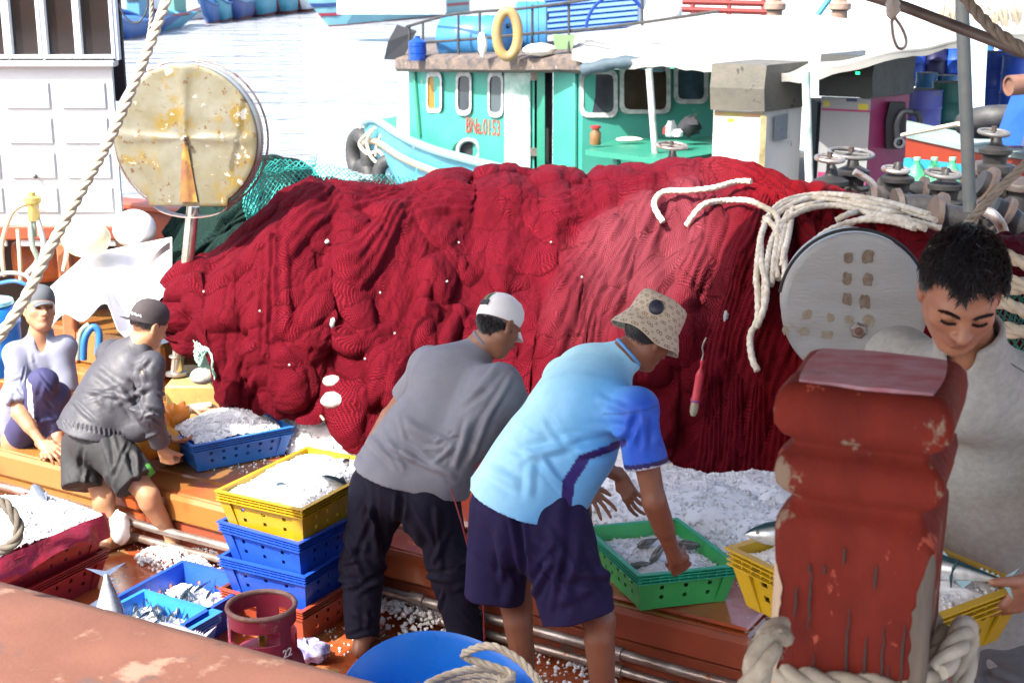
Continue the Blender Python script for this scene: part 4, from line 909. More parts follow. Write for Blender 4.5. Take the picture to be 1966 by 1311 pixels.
S_, W, fr = body('body', J, .0052, None, man, tone=(.42, .22, .12), k=.93, build=.9, hands=[('R', P(330, 905, 6.36) - J['wristR'], (.2, .7, .2), (.5, .1, .8), dict(curl=(1., 1.05, 1.1, 1.1), thumb=(.6, .3, .5), spread=.05)), ('L', P(352, 850, 6.6) - J['wristL'], (.1, .2, .9), (.3, -.6, .5), dict(curl=(.3, .3, .35, .4)))])
g = lambda n: np.array(J[n], float)
lo, hi = bounds([J[n] for n in ('waist', 'chest', 'neck', 'shoulderL', 'shoulderR', 'elbowL', 'elbowR', 'wristR', 'wristL')], .2); S = SDF(lo, hi, .006)
shirt_core(S, J, .93)
hemp = np.array(P(176, 818, 6.40)); ax = unit(g('chest') - g('waist')); S.cone(hemp - ax * .10, g('waist') + ax * .16, .165, .170, .05, J['cf'], .82)
S.cone(g('chest') + unit(J['cf']) * .03 - ax * .05, np.array(P(262, 820, 6.35)), .12, .07, .06)
for s in 'LR':
    S.cone(g('shoulder' + s), g('elbow' + s), .068, .060, .035); S.cone(g('elbow' + s), lerp(g('elbow' + s), g('wrist' + s), .86), .060, .046, .03, cut=2)
hemcut(S, (104, 810), (250, 840), 6.4); S.cone(g('neck') - ax * .03, g('neck') + ax * .012, .058, .056, .015, cut=2)
ln = rnd_folds(P(150, 790, 6.25), P(265, 700, 6.25), 9, .2, .016, .0035, 31, (.75, .1, -.4), .5) + rnd_folds(J['shoulderR'], J['elbowR'], 8, .09, .011, .005, 32, (.7, -.1, -.6), .6) + rnd_folds(J['elbowR'], J['wristR'], 7, .08, .010, .0045, 33, (.8, -.1, -.3), .6)
ln += [(P(225, 740, 6.2), P(265, 800, 6.2), .014, .010), (P(268, 700, 6.2), P(262, 780, 6.2), .012, -.012), (P(215, 780, 6.2), P(290, 740, 6.15), .012, .008)] + [(P(105 + i * 9, 803 + i * 1.8, 6.25), P(108 + i * 9, 815 + i * 1.8, 6.25), .006, -.004) for i in range(15)]
cloth('jacket', S, mat('black_wind_jacket', (.055, .055, .066), .55, (.04, .04, .05), 5, .5, 50, spec=.4, dist=.004), man, ln, .006, 8, seed=12)
lo, hi = bounds([J[n] for n in ('pelvis', 'hipL', 'hipR', 'kneeL', 'kneeR')], .22); S = SDF(lo, hi, .006)
S.cone(hemp + ax * .04, g('pelvis'), .130, .138, .04, J['cf'], .84)
hl = np.array(P(158, 936, 6.36)); hr_ = np.array(P(262, 928, 6.26)); S.cone(g('hipL'), hl, .104, .094, .05, cut=2); S.cone(g('hipR'), hr_, .110, .106, .05, cut=2)
def shortcol(V):
    col = np.tile(np.array((.020, .021, .024)), (len(V), 1)); tri = ((ldist(V, P(284, 893, 6.2), P(300, 918, 6.2)) < .010) | (ldist(V, P(293, 912, 6.2), P(304, 922, 6.2)) < .022)) & (V[:, 1] < hr_[1] + .06)
    col[tri] = (.10, .50, .08); return col
ln = rnd_folds(P(140, 850, 6.2), P(160, 930, 6.2), 7, .16, .014, .006, 41, (.1, 0, -1), .3) + rnd_folds(P(210, 850, 6.2), P(260, 920, 6.15), 10, .18, .014, .006, 42, (.3, 0, -1), .35)
cloth('shorts', S, mat('black_sport_shorts', (1, 1, 1), .75, (.8, .8, .8), 12, .3, 200, vcol=True, dist=.001), man, ln, .006, 6, (1.4, 1.4, .6), 15, colors=shortcol)
cpo = cap_mesh(man, W, fr, fabric('faded_black_cap', (.055, .045, .048), (.04, .032, .035)), -1, .0)
hair(man, W, fr, lambda x, y, z: z < .02 and y < .02 and z > -.03, 500, lambda x, y, z: .010, 5, k=.93, comb=(0, -.1, -.6), wob=.3, lift=.001)
mb = MB()
for i in range(7):
    x = -.055 + i * .0085; a = lambda xx, zz: Vector(W(xx, -.012 - math.sqrt(max(.0001, (.089 * 1.14 + .002) ** 2 * (1 - (xx / .0845) ** 2))), zz)); mb.tube([a(x, .018 + .004 * math.sin(i * 2.)), a(x + .005, .030 - .003 * (i % 3)), a(x + .009, .019)], .0021, 5)
obj('emblem', mb, mat('white_embroidery', (.85, .85, .85), .7), cpo)

# ---------------------------------------------------------------- squatting man at far left, facing us
J = dict(pelvis=P(38, 838, 7.15), waist=P(48, 800, 7.1), chest=P(74, 700, 7.05), neck=P(78, 640, 7.02), head=P(76, 592, 7.0), shoulderL=P(122, 668, 7.0), shoulderR=P(32, 682, 6.98),
         elbowL=P(128, 770, 6.95), wristL=P(112, 835, 6.85), elbowR=P(36, 792, 6.80), wristR=P(82, 852, 6.72), hipL=P(62, 838, 7.12), hipR=P(36, 845, 7.05), kneeL=P(108, 760, 6.85), kneeR=P(84, 735, 6.78),
         ankleL=P(112, 858, 6.90), ankleR=P(82, 862, 6.92), toeL=P(130, 875, 6.75), toeR=P(100, 880, 6.72), f=(.52, -.76, .26), u=(-.05, .3, .95), cf=(.35, -.92, -.15))
for s in 'LR': J['toe' + s][2] = .31; J['ankle' + s][2] = .39
man = thing('person', 'man in grey-blue polo, navy trousers and grey cap squatting at the left edge, facing us', 'person', (J['pelvis'].x, J['pelvis'].y, .3))
S_, W, fr = body('body', J, .0045, None, man, tone=(.40, .21, .12), k=.96, build=.88, detail=False, hands=[('R', P(108, 868, 6.66) - J['wristR'], (.2, .3, -.9), (.5, .6, .1), dict(curl=(.3, .35, .4, .45))), ('L', P(100, 862, 6.8) - J['wristL'], (-.2, .4, -.8), (-.5, .6, .1), dict(curl=(.3, .35, .4, .45)))])
g = lambda n: np.array(J[n], float); lo, hi = bounds([J[n] for n in ('waist', 'chest', 'neck', 'shoulderL', 'shoulderR', 'elbowL', 'elbowR')], .18); S = SDF(lo, hi, .006)
shirt_core(S, J, .86); S.cone(g('waist') + (0, 0, -.04), g('waist') + (0, 0, .08), .135, .13, .04, J['cf'], .8)
S.cone(g('shoulderR'), lerp(g('shoulderR'), g('elbowR'), .84), .058, .062, .03, cut=2); S.cone(g('shoulderL'), lerp(g('shoulderL'), g('elbowL'), .8), .058, .06, .03, cut=2)
S.cone(g('neck') + (0, 0, -.03), g('neck') + (0, .01, .02), .056, .060, .012, cut=2)
S.ell(g('neck') + (.015, -.055, -.035), (.026, .05, .055), .01, op='sub')
ln = rnd_folds(J['chest'], J['waist'], 14, .14, .012, .007, 51, (.3, 0, -1), .6) + rnd_folds(J['shoulderR'], J['elbowR'], 6, .08, .01, .006, 52, (.3, 0, -1), .7)
cloth('polo_shirt', S, fabric('grey_blue_polo', (.21, .22, .29), (.17, .18, .24)), man, ln, .006, 8, seed=22)
lo, hi = bounds([J[n] for n in ('pelvis', 'hipL', 'hipR', 'kneeL', 'kneeR', 'ankleL', 'ankleR')], .16); S = SDF(lo, hi, .006)
S.cone(g('pelvis'), g('waist') + (0, 0, -.05), .125, .12, .04)
for s in 'LR': S.cone(g('hip' + s), g('knee' + s), .085, .070, .03); S.cone(g('knee' + s), g('ankle' + s), .068, .050, .03, cut=2)
def trc(V):
    col = np.tile(np.array((.030, .030, .10)), (len(V), 1)); a = g('kneeR') + (-.03, -.03, .03); b_ = g('ankleR') + (.0, -.03, 0); ba = b_ - a; t = np.clip(((V - a) @ ba) / (ba @ ba), 0, 1); d = np.abs((V - a - t[:, None] * ba)[:, 0] + .02 + .012 * vnoise(V * 18)); m_ = (d < .016) & (V[:, 1] < (a[1] + t * ba[1]) + .02) & (t > .02) & (t < .96); col[m_] = (.62, .62, .66); return col
cloth('trousers', S, mat('navy_trousers_with_stripe', (1, 1, 1), .8, (.85, .85, .85), 14, .3, 200, vcol=True, dist=.001), man, rnd_folds(J['kneeR'], J['ankleR'], 8, .1, .01, .005, 53, (.6, 0, -.4), .5), .005, 8, seed=25, colors=trc)
cap_mesh(man, W, fr, fabric('grey_cap', (.10, .11, .125)), 1, .01); hair(man, W, fr, lambda x, y, z: z < .012 and y < .035 and z > -.035, 700, lambda x, y, z: .012, 6, k=.96, comb=(0, .0, -.6), wob=.3, lift=.001)
strand_patch(man, W, [(-.046, .077, .014), (-.034, .086, .019), (-.018, .089, .016)], 90, .006, .0009, (-.6, .1, .1), 'eyebrow', fr); strand_patch(man, W, [(.046, .077, .014), (.034, .086, .019), (.018, .089, .016)], 90, .006, .0009, (.6, .1, .1), 'eyebrow', fr)
for s in (-1, 1): strand_patch(man, W, [(s * .045, .080, -.006), (s * .031, .0865, -.004), (s * .018, .084, -.007)], 90, .003, .0011, (0, .4, -.3), 'eyelash', fr)

# ---------------------------------------------------------------- worker in orange oilskins crouched behind the boy
J = dict(pelvis=P(262, 905, 6.95), waist=P(262, 880, 6.95), chest=P(270, 815, 6.98), neck=P(262, 765, 7.0), head=P(246, 728, 7.02), shoulderL=P(300, 788, 7.0), shoulderR=P(235, 800, 6.95),
         elbowL=P(325, 800, 6.9), wristL=P(368, 785, 6.98), elbowR=P(268, 850, 6.8), wristR=P(288, 880, 6.72), hipL=P(285, 905, 6.95), hipR=P(250, 912, 6.9), kneeL=P(322, 872, 6.72), kneeR=P(285, 880, 6.66),
         ankleL=P(330, 915, 6.85), ankleR=P(290, 925, 6.85), toeL=P(340, 925, 6.7), toeR=P(300, 930, 6.7), f=(.7, -.5, -.3), u=(.1, .1, .98), cf=(.5, -.7, -.2))
for s in 'LR': J['toe' + s][2] = .31; J['ankle' + s][2] = .38; J['knee' + s][2] = max(.42, J['knee' + s][2]); J['hip' + s][2] = max(.42, J['hip' + s][2])
J['pelvis'][2] = .45
man = thing('person', 'crouching worker in orange oilskins mostly hidden behind the boy in the black jacket', 'person', (J['pelvis'].x, J['pelvis'].y, .3))
S_, W, fr = body('body', J, .0065, None, man, tone=(.40, .21, .12), k=.9, build=.82, hands=[('L', P(410, 778, 6.98) - J['wristL'], (.1, .2, -.9), (.2, -.8, .1), dict(curl=(.25, .3, .3, .35))), ('R', P(300, 892, 6.7) - J['wristR'], (.1, .2, -.9), (.2, .6, .1), dict(curl=(.4, .4, .4, .4)))])
g = lambda n: np.array(J[n], float); lo, hi = bounds([J[n] for n in ('waist', 'chest', 'neck', 'shoulderL', 'shoulderR', 'elbowL', 'wristL', 'kneeL', 'ankleL', 'ankleR')], .15); S = SDF(lo, hi, .007)
shirt_core(S, J, .8)
for s in 'LR': S.cone(g('shoulder' + s), g('elbow' + s), .058, .060, .03); S.cone(g('elbow' + s), lerp(g('elbow' + s), g('wrist' + s), .8), .060, .05, .02, cut=2); S.cone(g('hip' + s), g('knee' + s), .08, .068, .03); S.cone(g('knee' + s), g('ankle' + s), .066, .052, .03)
S.cone(g('pelvis'), g('waist'), .12, .12, .04)
cloth('oilskins', S, mat('orange_oilskin', (.62, .17, .015), .38, (.60, .28, .02), 6, .2, 40), man, rnd_folds(J['shoulderL'], J['wristL'], 9, .09, .01, .009, 61, (.2, 0, -1), .4), .008, 9, seed=31)
hair(man, W, fr, lambda x, y, z: z > .0 or y < 0, 600, lambda x, y, z: .02, 7, k=.9)
obj('glove', SDF(*bounds([J['wristL'], P(412, 778, 6.98)], .08), .004).cone(g('wristL'), lerp(g('wristL'), np.array(P(400, 780, 6.98)), .55), .033, .034, .01, (0, 0, 1), .7).cone(lerp(g('wristL'), np.array(P(400, 780, 6.98)), .5), np.array(P(402, 776, 6.97)), .026, .018, .01, (0, 0, 1), .7).mesh(1), mat('cream_glove', (.60, .50, .36), .8), man, 180)
# ---------------------------------------------------------------- man at right, near, looking down at the yellow crate he holds
J = dict(pelvis=P(1925, 1215, 3.40), waist=P(1920, 1150, 3.38), chest=P(1893, 855, 3.22), neck=P(1870, 694, 3.04), head=P(1846, 558, 2.93), shoulderR=P(1728, 692, 3.32), shoulderL=P(2022, 748, 3.10),
         elbowR=P(1695, 930, 3.22), wristR=P(1660, 1030, 3.12), elbowL=P(2075, 1010, 2.98), wristL=P(1990, 1108, 2.82), hipR=P(1890, 1235, 3.42), hipL=P(1970, 1240, 3.36), kneeR=P(1905, 1500, 3.36), kneeL=P(2010, 1500, 3.3),
         ankleR=P(1905, 1760, 3.5), ankleL=P(2010, 1760, 3.45), toeR=P(1880, 1800, 3.3), toeL=P(2010, 1800, 3.25), f=(-.13, -.84, -.52), u=(-.02, -.46, .88), cf=(-.35, -.90, -.12))
zf = min(J['ankleR'].z, J['ankleL'].z) - .075
for s in 'LR': J['toe' + s][2] = zf; J['ankle' + s][2] = zf + .075
man = thing('person', 'short-haired man in light grey fleece looking down behind the red post, holding the yellow crate', 'person', (J['pelvis'].x, J['pelvis'].y, zf))
S_, W, fr = body('body', J, .0032, None, man, tone=(.335, .150, .088), k=1.02, build=1.0, detail=True, hands=[('L', P(1925, 1180, 2.82) - J['wristL'], (-.6, .75, -.05), (-.8, .1, .5), dict(curl=(.45, .5, .55, .6), thumb=(.35, .93, .0), spread=.06, tcurl=.12)), ('R', P(1640, 1090, 3.1) - J['wristR'], (.2, .3, -.8), (.7, -.3, .1), dict(curl=(.8, .8, .8, .8)))],
                lo=(min(J['elbowR'].x, J['wristR'].x) - .08, 2.58, zf - .02), hi=(J['elbowL'].x + .1, 3.72, 2.34))
g = lambda n: np.array(J[n], float)
lo, hi = bounds([J[n] for n in ('waist', 'chest', 'neck', 'shoulderL', 'shoulderR', 'elbowL', 'elbowR', 'wristL', 'wristR')], .17); S = SDF(lo, hi, .0048)
S.cone(g('waist') + (0, 0, -.06), g('chest'), .172, .180, .05, J['cf'], .66)
for s in 'LR':
    S.cone(g('neck') + (0, .02, -.03), g('shoulder' + s) + (0, 0, .004), .066, .058, .06); S.cone(g('neck') + (0, .03, -.09), g('shoulder' + s) + (0, 0, -.05), .085, .072, .06)
    S.cone(g('chest'), g('shoulder' + s), .095, .068, .05, J['cf'], .8); S.cone(g('shoulder' + s), g('elbow' + s), .074, .062, .035)
    S.cone(g('elbow' + s), lerp(g('elbow' + s), g('wrist' + s), .55), .062, .05, .03, cut=2)
S.cone(g('chest'), g('neck'), .12, .080, .05); nk = g('neck'); au = unit(g('head') - g('neck'))
S.plane(nk + au * .075 + (0, 0, .02), au + np.array((.0, -.35, .2)), .12)
S.cone(nk - au * .06, nk + au * .105, .082, .077, .012, cut=2); S.cone(nk - au * .05, nk + au * .11, .062, .062, .004, op='sub')
S.ell(nk + np.array((-.055, -.075, .045)), (.028, .06, .05), .01, op='sub')
ln = [(P(1870, 900, 2.8), P(1900, 1080, 2.8), .014, .008), (P(1925, 860, 2.75), P(1960, 1000, 2.75), .016, .009), (P(1890, 1040, 2.8), P(1960, 1010, 2.75), .018, .010), (P(1870, 1000, 2.8), P(1950, 960, 2.75), .014, .007), (P(1930, 780, 2.8), P(1880, 850, 2.8), .014, .006), (P(1955, 930, 2.7), P(1965, 1040, 2.7), .012, -.01), (P(1855, 1060, 2.8), P(1940, 1070, 2.8), .014, .007)]
ln += rnd_folds(P(1880, 780, 2.8), P(1950, 1080, 2.75), 9, .18, .016, .003, 71, (.2, 0, -1), .6) + rnd_folds(J['shoulderL'], J['elbowL'], 6, .1, .012, .005, 72)
FLEECE = mat('light_grey_fleece', (.36, .36, .34), .95, (.29, .29, .275), 60, .6, 420, dist=.002, spec=.15)
cloth('fleece', S, FLEECE, man, ln, .005, 6, seed=42, smooth=2)
obj('shoulder_seam', MB().tube(spline([P(1905, 676, 2.96), P(1935, 694, 2.98), P(1975, 719, 2.99)], 8), .0016, 5), mat('dark_seam', (.12, .12, .11), .9), man)
lo, hi = bounds([J[n] for n in ('pelvis', 'hipL', 'hipR', 'kneeL', 'kneeR', 'ankleL', 'ankleR')], .16); S = SDF(lo, hi, .007); S.cone(g('waist') + (0, 0, -.06), g('pelvis'), .15, .15, .04, J['cf'], .8)
for s in 'LR': S.cone(g('hip' + s), g('knee' + s), .105, .078, .04); S.cone(g('knee' + s), g('ankle' + s), .075, .06, .03, cut=2)
cloth('jeans', S, fabric('grey_jeans', (.13, .13, .14), (.10, .10, .11)), man, rnd_folds(J['hipR'], lerp(J['hipR'], J['kneeR'], .5), 12, .12, .01, .006, 73, (.8, 0, -.3), .6), .006, 8, seed=43)
def keepR(x, y, z):      # hairline: fringe over the forehead, sides down to the ears, nape
    if y > .045: return z > .058 + .010 * math.sin(x * 110) + abs(x) * .1 * 0
    if y > -.005: return z > .010 + (.05 if y > .03 else (.0 if abs(x) > .06 else .0)) and z > (y + .005) * .9 + .0
    return z > -.055
def LR(x, y, z): return .034 if z > .05 else (.026 if z > .01 else .014)
l, f, u = fr
hair(man, W, fr, keepR, 6500, LR, 8, k=1.02, comb=(-.25, .75, .25), wob=.85, r0=.0011, lift=.007)
for s in (-1, 1):
    strand_patch(man, W, [(s * .050, .076, .012), (s * .038, .0865, .0185), (s * .026, .0915, .0175), (s * .013, .094, .0125)], 420, .0060, .0008, (s * .8, .05, .25), 'eyebrow', fr)
    strand_patch(man, W, [(s * .046, .0805, -.010), (s * .038, .0855, -.0112), (s * .028, .0880, -.0118), (s * .0165, .0865, -.0100)], 340, .0034, .0008, (s * .3, .6, -.5), 'eyelash', fr)
# ================================================================ THINGS ON THE DECK
def crate(name, label, m, c, zr, L=.60, Wd=.40, H=.17, tilt=None, loc=None, group=None, ribs=3, holes=True, seedp=0):
    """a perforated fish crate with flanged rim: c is the base centre, zr its turn. Parts: shell, rim, corner posts."""
    root = thing(name, label, 'crate', c, zr, group, rot=tilt); tp = .88; t = .004
    mb = MB()
    def wall(p00, p10, p01, p11, nh, inn):
        # outer bottom/top corners; a grid with square holes through it
        p00, p10, p01, p11 = map(Vector, (p00, p10, p01, p11)); inn = Vector(inn); hs = .016
        L_ = (p10 - p00).length; us = [0]; 
        for i in range(nh):
            cu = .10 + .80 * (i + .5) / nh; us += [cu - hs / 2 / L_, cu + hs / 2 / L_]
        us.append(1); vs = [0, .26, .36, .52, .62, 1]; q = lambda u_, v_: lerp(lerp(p00, p10, u_), lerp(p01, p11, u_), v_)
        vv = []; ff = []; nu_, nv_ = len(us), len(vs)
        for k in (0, 1):
            for a in us:
                for b in vs: vv.append(q(a, b) + inn * t * k)
        I = lambda k, i, j: k * nu_ * nv_ + i * nv_ + j
        for i in range(nu_ - 1):
            for j in range(nv_ - 1):
                hole = holes and i % 2 == 1 and j in (1, 3)
                if hole:
                    for (a0, b0), (a1, b1) in (((i, j), (i + 1, j)), ((i + 1, j), (i + 1, j + 1)), ((i + 1, j + 1), (i, j + 1)), ((i, j + 1), (i, j))): ff.append((I(0, a0, b0), I(0, a1, b1), I(1, a1, b1), I(1, a0, b0)))
                else: ff.append((I(0, i, j), I(0, i + 1, j), I(0, i + 1, j + 1), I(0, i, j + 1))); ff.append((I(1, i, j), I(1, i, j + 1), I(1, i + 1, j + 1), I(1, i + 1, j)))
        mb.add(vv, ff)
    l, w_ = L / 2, Wd / 2; lb, wb = l * tp, w_ * tp
    wall((-lb, -wb, 0), (lb, -wb, 0), (-l, -w_, H), (l, -w_, H), 6, (0, 1, 0)); wall((lb, wb, 0), (-lb, wb, 0), (l, w_, H), (-l, w_, H), 6, (0, -1, 0))
    wall((lb, -wb, 0), (lb, wb, 0), (l, -w_, H), (l, w_, H), 3, (-1, 0, 0)); wall((-lb, wb, 0), (-lb, -wb, 0), (-l, w_, H), (-l, -w_, H), 3, (1, 0, 0))
    mb.box((-lb, -wb, 0), (lb, wb, .006))
    obj('shell', mb, m, root, 30, local=True, normals=False)
    mb = MB()
    for k in range(ribs + 1):
        z = H - .004 - k * .0125; f = tp + (1 - tp) * (z / H); o = .017 if k == 0 else .013
        li, wi = l * f - .002, w_ * f - .002; lo_, wo = l + o, w_ + o; h = .0035 if k else .005
        for (a, b) in (((-lo_, -wo, z), (lo_, -wi, z + h)), ((-lo_, wi, z), (lo_, wo, z + h)), ((-lo_, -wi, z), (-li, wi, z + h)), ((li, -wi, z), (lo_, wi, z + h))): mb.box(a, b)
    for i in range(17):
        x = -l + L * i / 16
        for sy in (-1, 1): mb.box((x - .0018, sy * w_ - .006, H - .04), (x + .0018, sy * w_ + .006, H - .0045))
    for i in range(11):
        y = -w_ + Wd * i / 10
        for sx in (-1, 1): mb.box((sx * l - .006, y - .0018, H - .04), (sx * l + .006, y + .0018, H - .0045))
    obj('rim', mb, m, root, 0, local=True)
    for sx in (-1, 1):
        for sy in (-1, 1):
            mb = MB(); x, y = sx * lb, sy * wb; mb.loft([[Vector((x + a * sx * .0, y, -.0)) + Vector((a * .5 * sx, b * .5 * sy, 0)) for a, b in ((-.09, .006), (.006, .006), (.006, -.09), (-.003, -.09), (-.003, -.003), (-.09, -.003))], [Vector((sx * l * .985, sy * w_ * .985, H - .045)) + Vector((a * .5 * sx, b * .5 * sy, 0)) for a, b in ((-.09, .012), (.012, .012), (.012, -.09), (-.003, -.09), (-.003, -.003), (-.09, -.003))]])
            obj('corner_post', mb, m, root, 20, local=True)
    return root
def ccen(px, py, z): return G(px, py, z)
ANG = math.atan2(e.y, e.x)
def plast(name, c, c2=None, **k): return mat(name, c, .38, c2 or tuple(v * .8 for v in c), 5, .12, 60, spec=.5, stains=[(tuple(v * .35 + .02 for v in c), 9, .66, .05), (tuple(min(1, v * 1.3 + .10) for v in c), 22, .68, .04)], **k)
BLUEC = plast('royal_blue_plastic', (.014, .075, .50)); BLUEL = plast('light_blue_plastic', (.025, .20, .66)); YELC = plast('yellow_plastic', (.47, .29, .008)); GRNC = plast('green_plastic', (.045, .40, .10)); REDC = plast('dark_red_plastic', (.26, .014, .025)); RBRC = plast('brick_red_plastic', (.33, .055, .025)); TEALC = plast('teal_green_plastic', (.02, .42, .25))
def ice_mat():
    m = mat('crushed_ice', (.95, .97, .98), .2, (.90, .93, .95), 30, .4, 90, trans=.08, spec=.6, dist=.004); b = m.node_tree.nodes['Principled BSDF']; b.inputs['IOR'].default_value = 1.31; b.inputs['Subsurface Weight'].default_value = .55; b.inputs['Subsurface Radius'].default_value = (1, 1, 1); b.inputs['Subsurface Scale'].default_value = .02; return m
ICE = ice_mat()
def chunk(g, c, r):
    # an irregular lump of ice: jittered cut octahedron
    v = []; 
    for d in ((1, 0, 0), (-1, 0, 0), (0, 1, 0), (0, -1, 0), (0, 0, 1), (0, 0, -1), (.7, .7, .4), (-.7, .7, -.4), (.7, -.7, -.3), (-.7, -.7, .5)):
        v.append(Vector(d).normalized() * r * g.uniform(.7, 1.15))
    ro = Euler((g.uniform(0, 6), g.uniform(0, 6), g.uniform(0, 6))).to_matrix(); sc = Vector((g.uniform(.85, 1.25), g.uniform(.8, 1.15), g.uniform(.7, 1)))
    return [Vector(c) + ro @ Vector((q.x * sc.x, q.y * sc.y, q.z * sc.z)) for q in v]
_hull = None
def hull_faces():
    global _hull
    if _hull is None:
        import bmesh
        bm = bmesh.new(); g = random.Random(1)
        vs = [bm.verts.new(q) for q in [Vector(d).normalized() for d in ((1, 0, 0), (-1, 0, 0), (0, 1, 0), (0, -1, 0), (0, 0, 1), (0, 0, -1), (.7, .7, .4), (-.7, .7, -.4), (.7, -.7, -.3), (-.7, -.7, .5))]]
        bm.verts.index_update(); bmesh.ops.convex_hull(bm, input=vs); bm.verts.index_update(); _hull = [tuple(v.index for v in f.verts) for f in bm.faces]; bm.free()
    return _hull
def ice(name, hfun, xr, yr, M, n, r, seed, label=None, parent=None, base=True, kind='stuff', local=False, kind_edge=False):
    "chunks strewn over a height function; M maps local to world"
    g = random.Random(seed); mb = MB(); hf = hull_faces(); k = 0; t = 0; n = int(n * 2.9)
    while k < n and t < n * 30:
        t += 1; x, y = g.uniform(*xr), g.uniform(*yr); h = hfun(x, y)
        if h is None: continue
        rr = r * g.choice((.22, .28, .34, .45, .62)); mb.add(chunk(g, M @ Vector((x, y, h - rr * g.uniform(.0, .7) + (.0))), rr), hf); k += 1
    if base:
        nx = ny = 44; V = []; ok = []; 
        for i in range(nx):
            for j in range(ny):
                x = xr[0] + (xr[1] - xr[0]) * i / (nx - 1); y = yr[0] + (yr[1] - yr[0]) * j / (ny - 1); h = hfun(x, y); ok.append(h is not None); ed = kind_edge and h is not None and (i in (0, nx - 1) or j in (0, ny - 1) or any(hfun(x + a_, y + b_) is None for a_, b_ in ((.03, 0), (-.03, 0), (0, .03), (0, -.03)))); V.append(M @ Vector((x, y, 0 if ed else (h if h is not None else 0) - r * .02 + .5 * r * float(vnoise(np.array([x * 55, y * 55, seed * 1.]))))))
        F = [(i * ny + j, (i + 1) * ny + j, (i + 1) * ny + j + 1, i * ny + j + 1) for i in range(nx - 1) for j in range(ny - 1) if ok[i * ny + j] and ok[(i + 1) * ny + j] and ok[(i + 1) * ny + j + 1] and ok[i * ny + j + 1]]
        mb.add(V, F)
    o = obj(name, mb, ICE, parent, 180, normals=False, local=local)
    if label: tag(o, label, 'ice', kind=kind)
    return o
def crate_ice(root, L, Wd, H, level, n, seed, label, hump=.03, r=.016, fill=1.):
    M = world_of(root); g = lambda x, y: level + hump * (1 - (x / (L / 2)) ** 2) * (1 - (y / (Wd / 2)) ** 2) + .012 * float(vnoise(np.array([x * 14, y * 14, seed])))
    return ice('ice', g, (-L / 2 * .93 * fill, L / 2 * .93 * fill), (-Wd / 2 * .93, Wd / 2 * .93), M, n, r, seed, label)

# ---- fish
def fish_mat(name, back, belly, band=.5):
    m = bpy.data.materials.new(name); m.use_nodes = True; t = m.node_tree; N = t.nodes; L = t.links; b = N['Principled BSDF']; b.inputs['Roughness'].default_value = .22; b.inputs['Metallic'].default_value = .45; b.inputs['Specular IOR Level'].default_value = .8
    vc = N.new('ShaderNodeVertexColor'); vc.layer_name = 'Col'; tc = N.new('ShaderNodeTexCoord'); n = N.new('ShaderNodeTexNoise'); n.inputs['Scale'].default_value = 60; L.new(tc.outputs['Object'], n.inputs[0])
    mx = N.new('ShaderNodeMix'); mx.data_type = 'RGBA'; mx.blend_type = 'MULTIPLY'; mr = N.new('ShaderNodeMapRange'); mr.inputs[1].default_value = .4; mr.inputs[2].default_value = .65; mr.inputs[4].default_value = .6; L.new(n.outputs[0], mr.inputs[0]); L.new(mr.outputs[0], mx.inputs[0]); L.new(vc.outputs[0], mx.inputs[6]); mx.inputs[7].default_value = (.6, .62, .66, 1); L.new(mx.outputs[2], b.inputs['Base Color']); return m
FISHM = fish_mat('silver_fish_skin', 0, 0)
def fish(L, h, w_, a, d, up, back=(.03, .06, .085), belly=(.62, .64, .66), tail=.9, name='fish', label=None, parent=None, group=None, eye=True, bend=0., fins=True):
    "a fish with its nose at a, running along d, back towards up"
    d = Vector(d).normalized(); up = Vector(up); s = d.cross(up).normalized(); up = s.cross(d); a = Vector(a)
    prof = ((0, .02), (.03, .30), (.08, .55), (.16, .82), (.28, 1), (.42, .97), (.58, .74), (.72, .46), (.84, .22), (.91, .11)); mb = MB(); n = 14; rings = []; col = []
    cen = lambda t: a + d * (t * L) + s * (bend * L * math.sin(t * math.pi))
    for (t, k) in prof:
        r_ = []
        for i in range(n):
            an = 2 * math.pi * i / n; r_.append(cen(t) + up * (math.cos(an) * h / 2 * k) + s * (math.sin(an) * w_ / 2 * k)); q = (math.cos(an) + 1) / 2; q = min(1, max(0, (q - .52) / .22 + .25 * math.sin(t * 40))); col.append(tuple(x * q + y * (1 - q) for x, y in zip(back, belly)))
        rings.append(r_)
    mb.loft(rings)
    def fin(pts, c): 
        k0 = mb.n; mb.plate(pts, .0025, s); col.extend([c] * (mb.n - k0))
    dk = tuple(x * 1.2 + .02 for x in back); p = cen(.89)
    fin([p + up * h * .05, p + d * L * .11 + up * h * .62 * tail, p + d * L * .055, p + d * L * .11 - up * h * .62 * tail, p - up * h * .05], dk)
    if fins:
        fin([cen(.35) + up * h * .47, cen(.40) + up * h * .80, cen(.50) + up * h * .42], dk); fin([cen(.58) - up * h * .35, cen(.64) - up * h * .58, cen(.70) - up * h * .22], dk)
        for i in range(4): fin([cen(.73 + .04 * i) + up * h * (.22 - .035 * i), cen(.75 + .04 * i) + up * h * (.30 - .035 * i), cen(.76 + .04 * i) + up * h * (.2 - .035 * i)], dk)
    root = obj(name, mb, FISHM, parent, 50, colors=np.array(col))
    if label: tag(root, label, 'fish', group)
    if eye:
        for sg in (-1, 1):
            c = cen(.095) + s * sg * w_ * .27 + up * h * .06; obj('eye', MB().lathe([(h * .085, 0), (h * .075, h * .02), (h * .04, h * .035), (.0001, h * .04)], c, s * sg, 14), mat('fish_eye', (.01, .01, .012), .1, (.3, .28, .2), 300), root, 60)
    return root

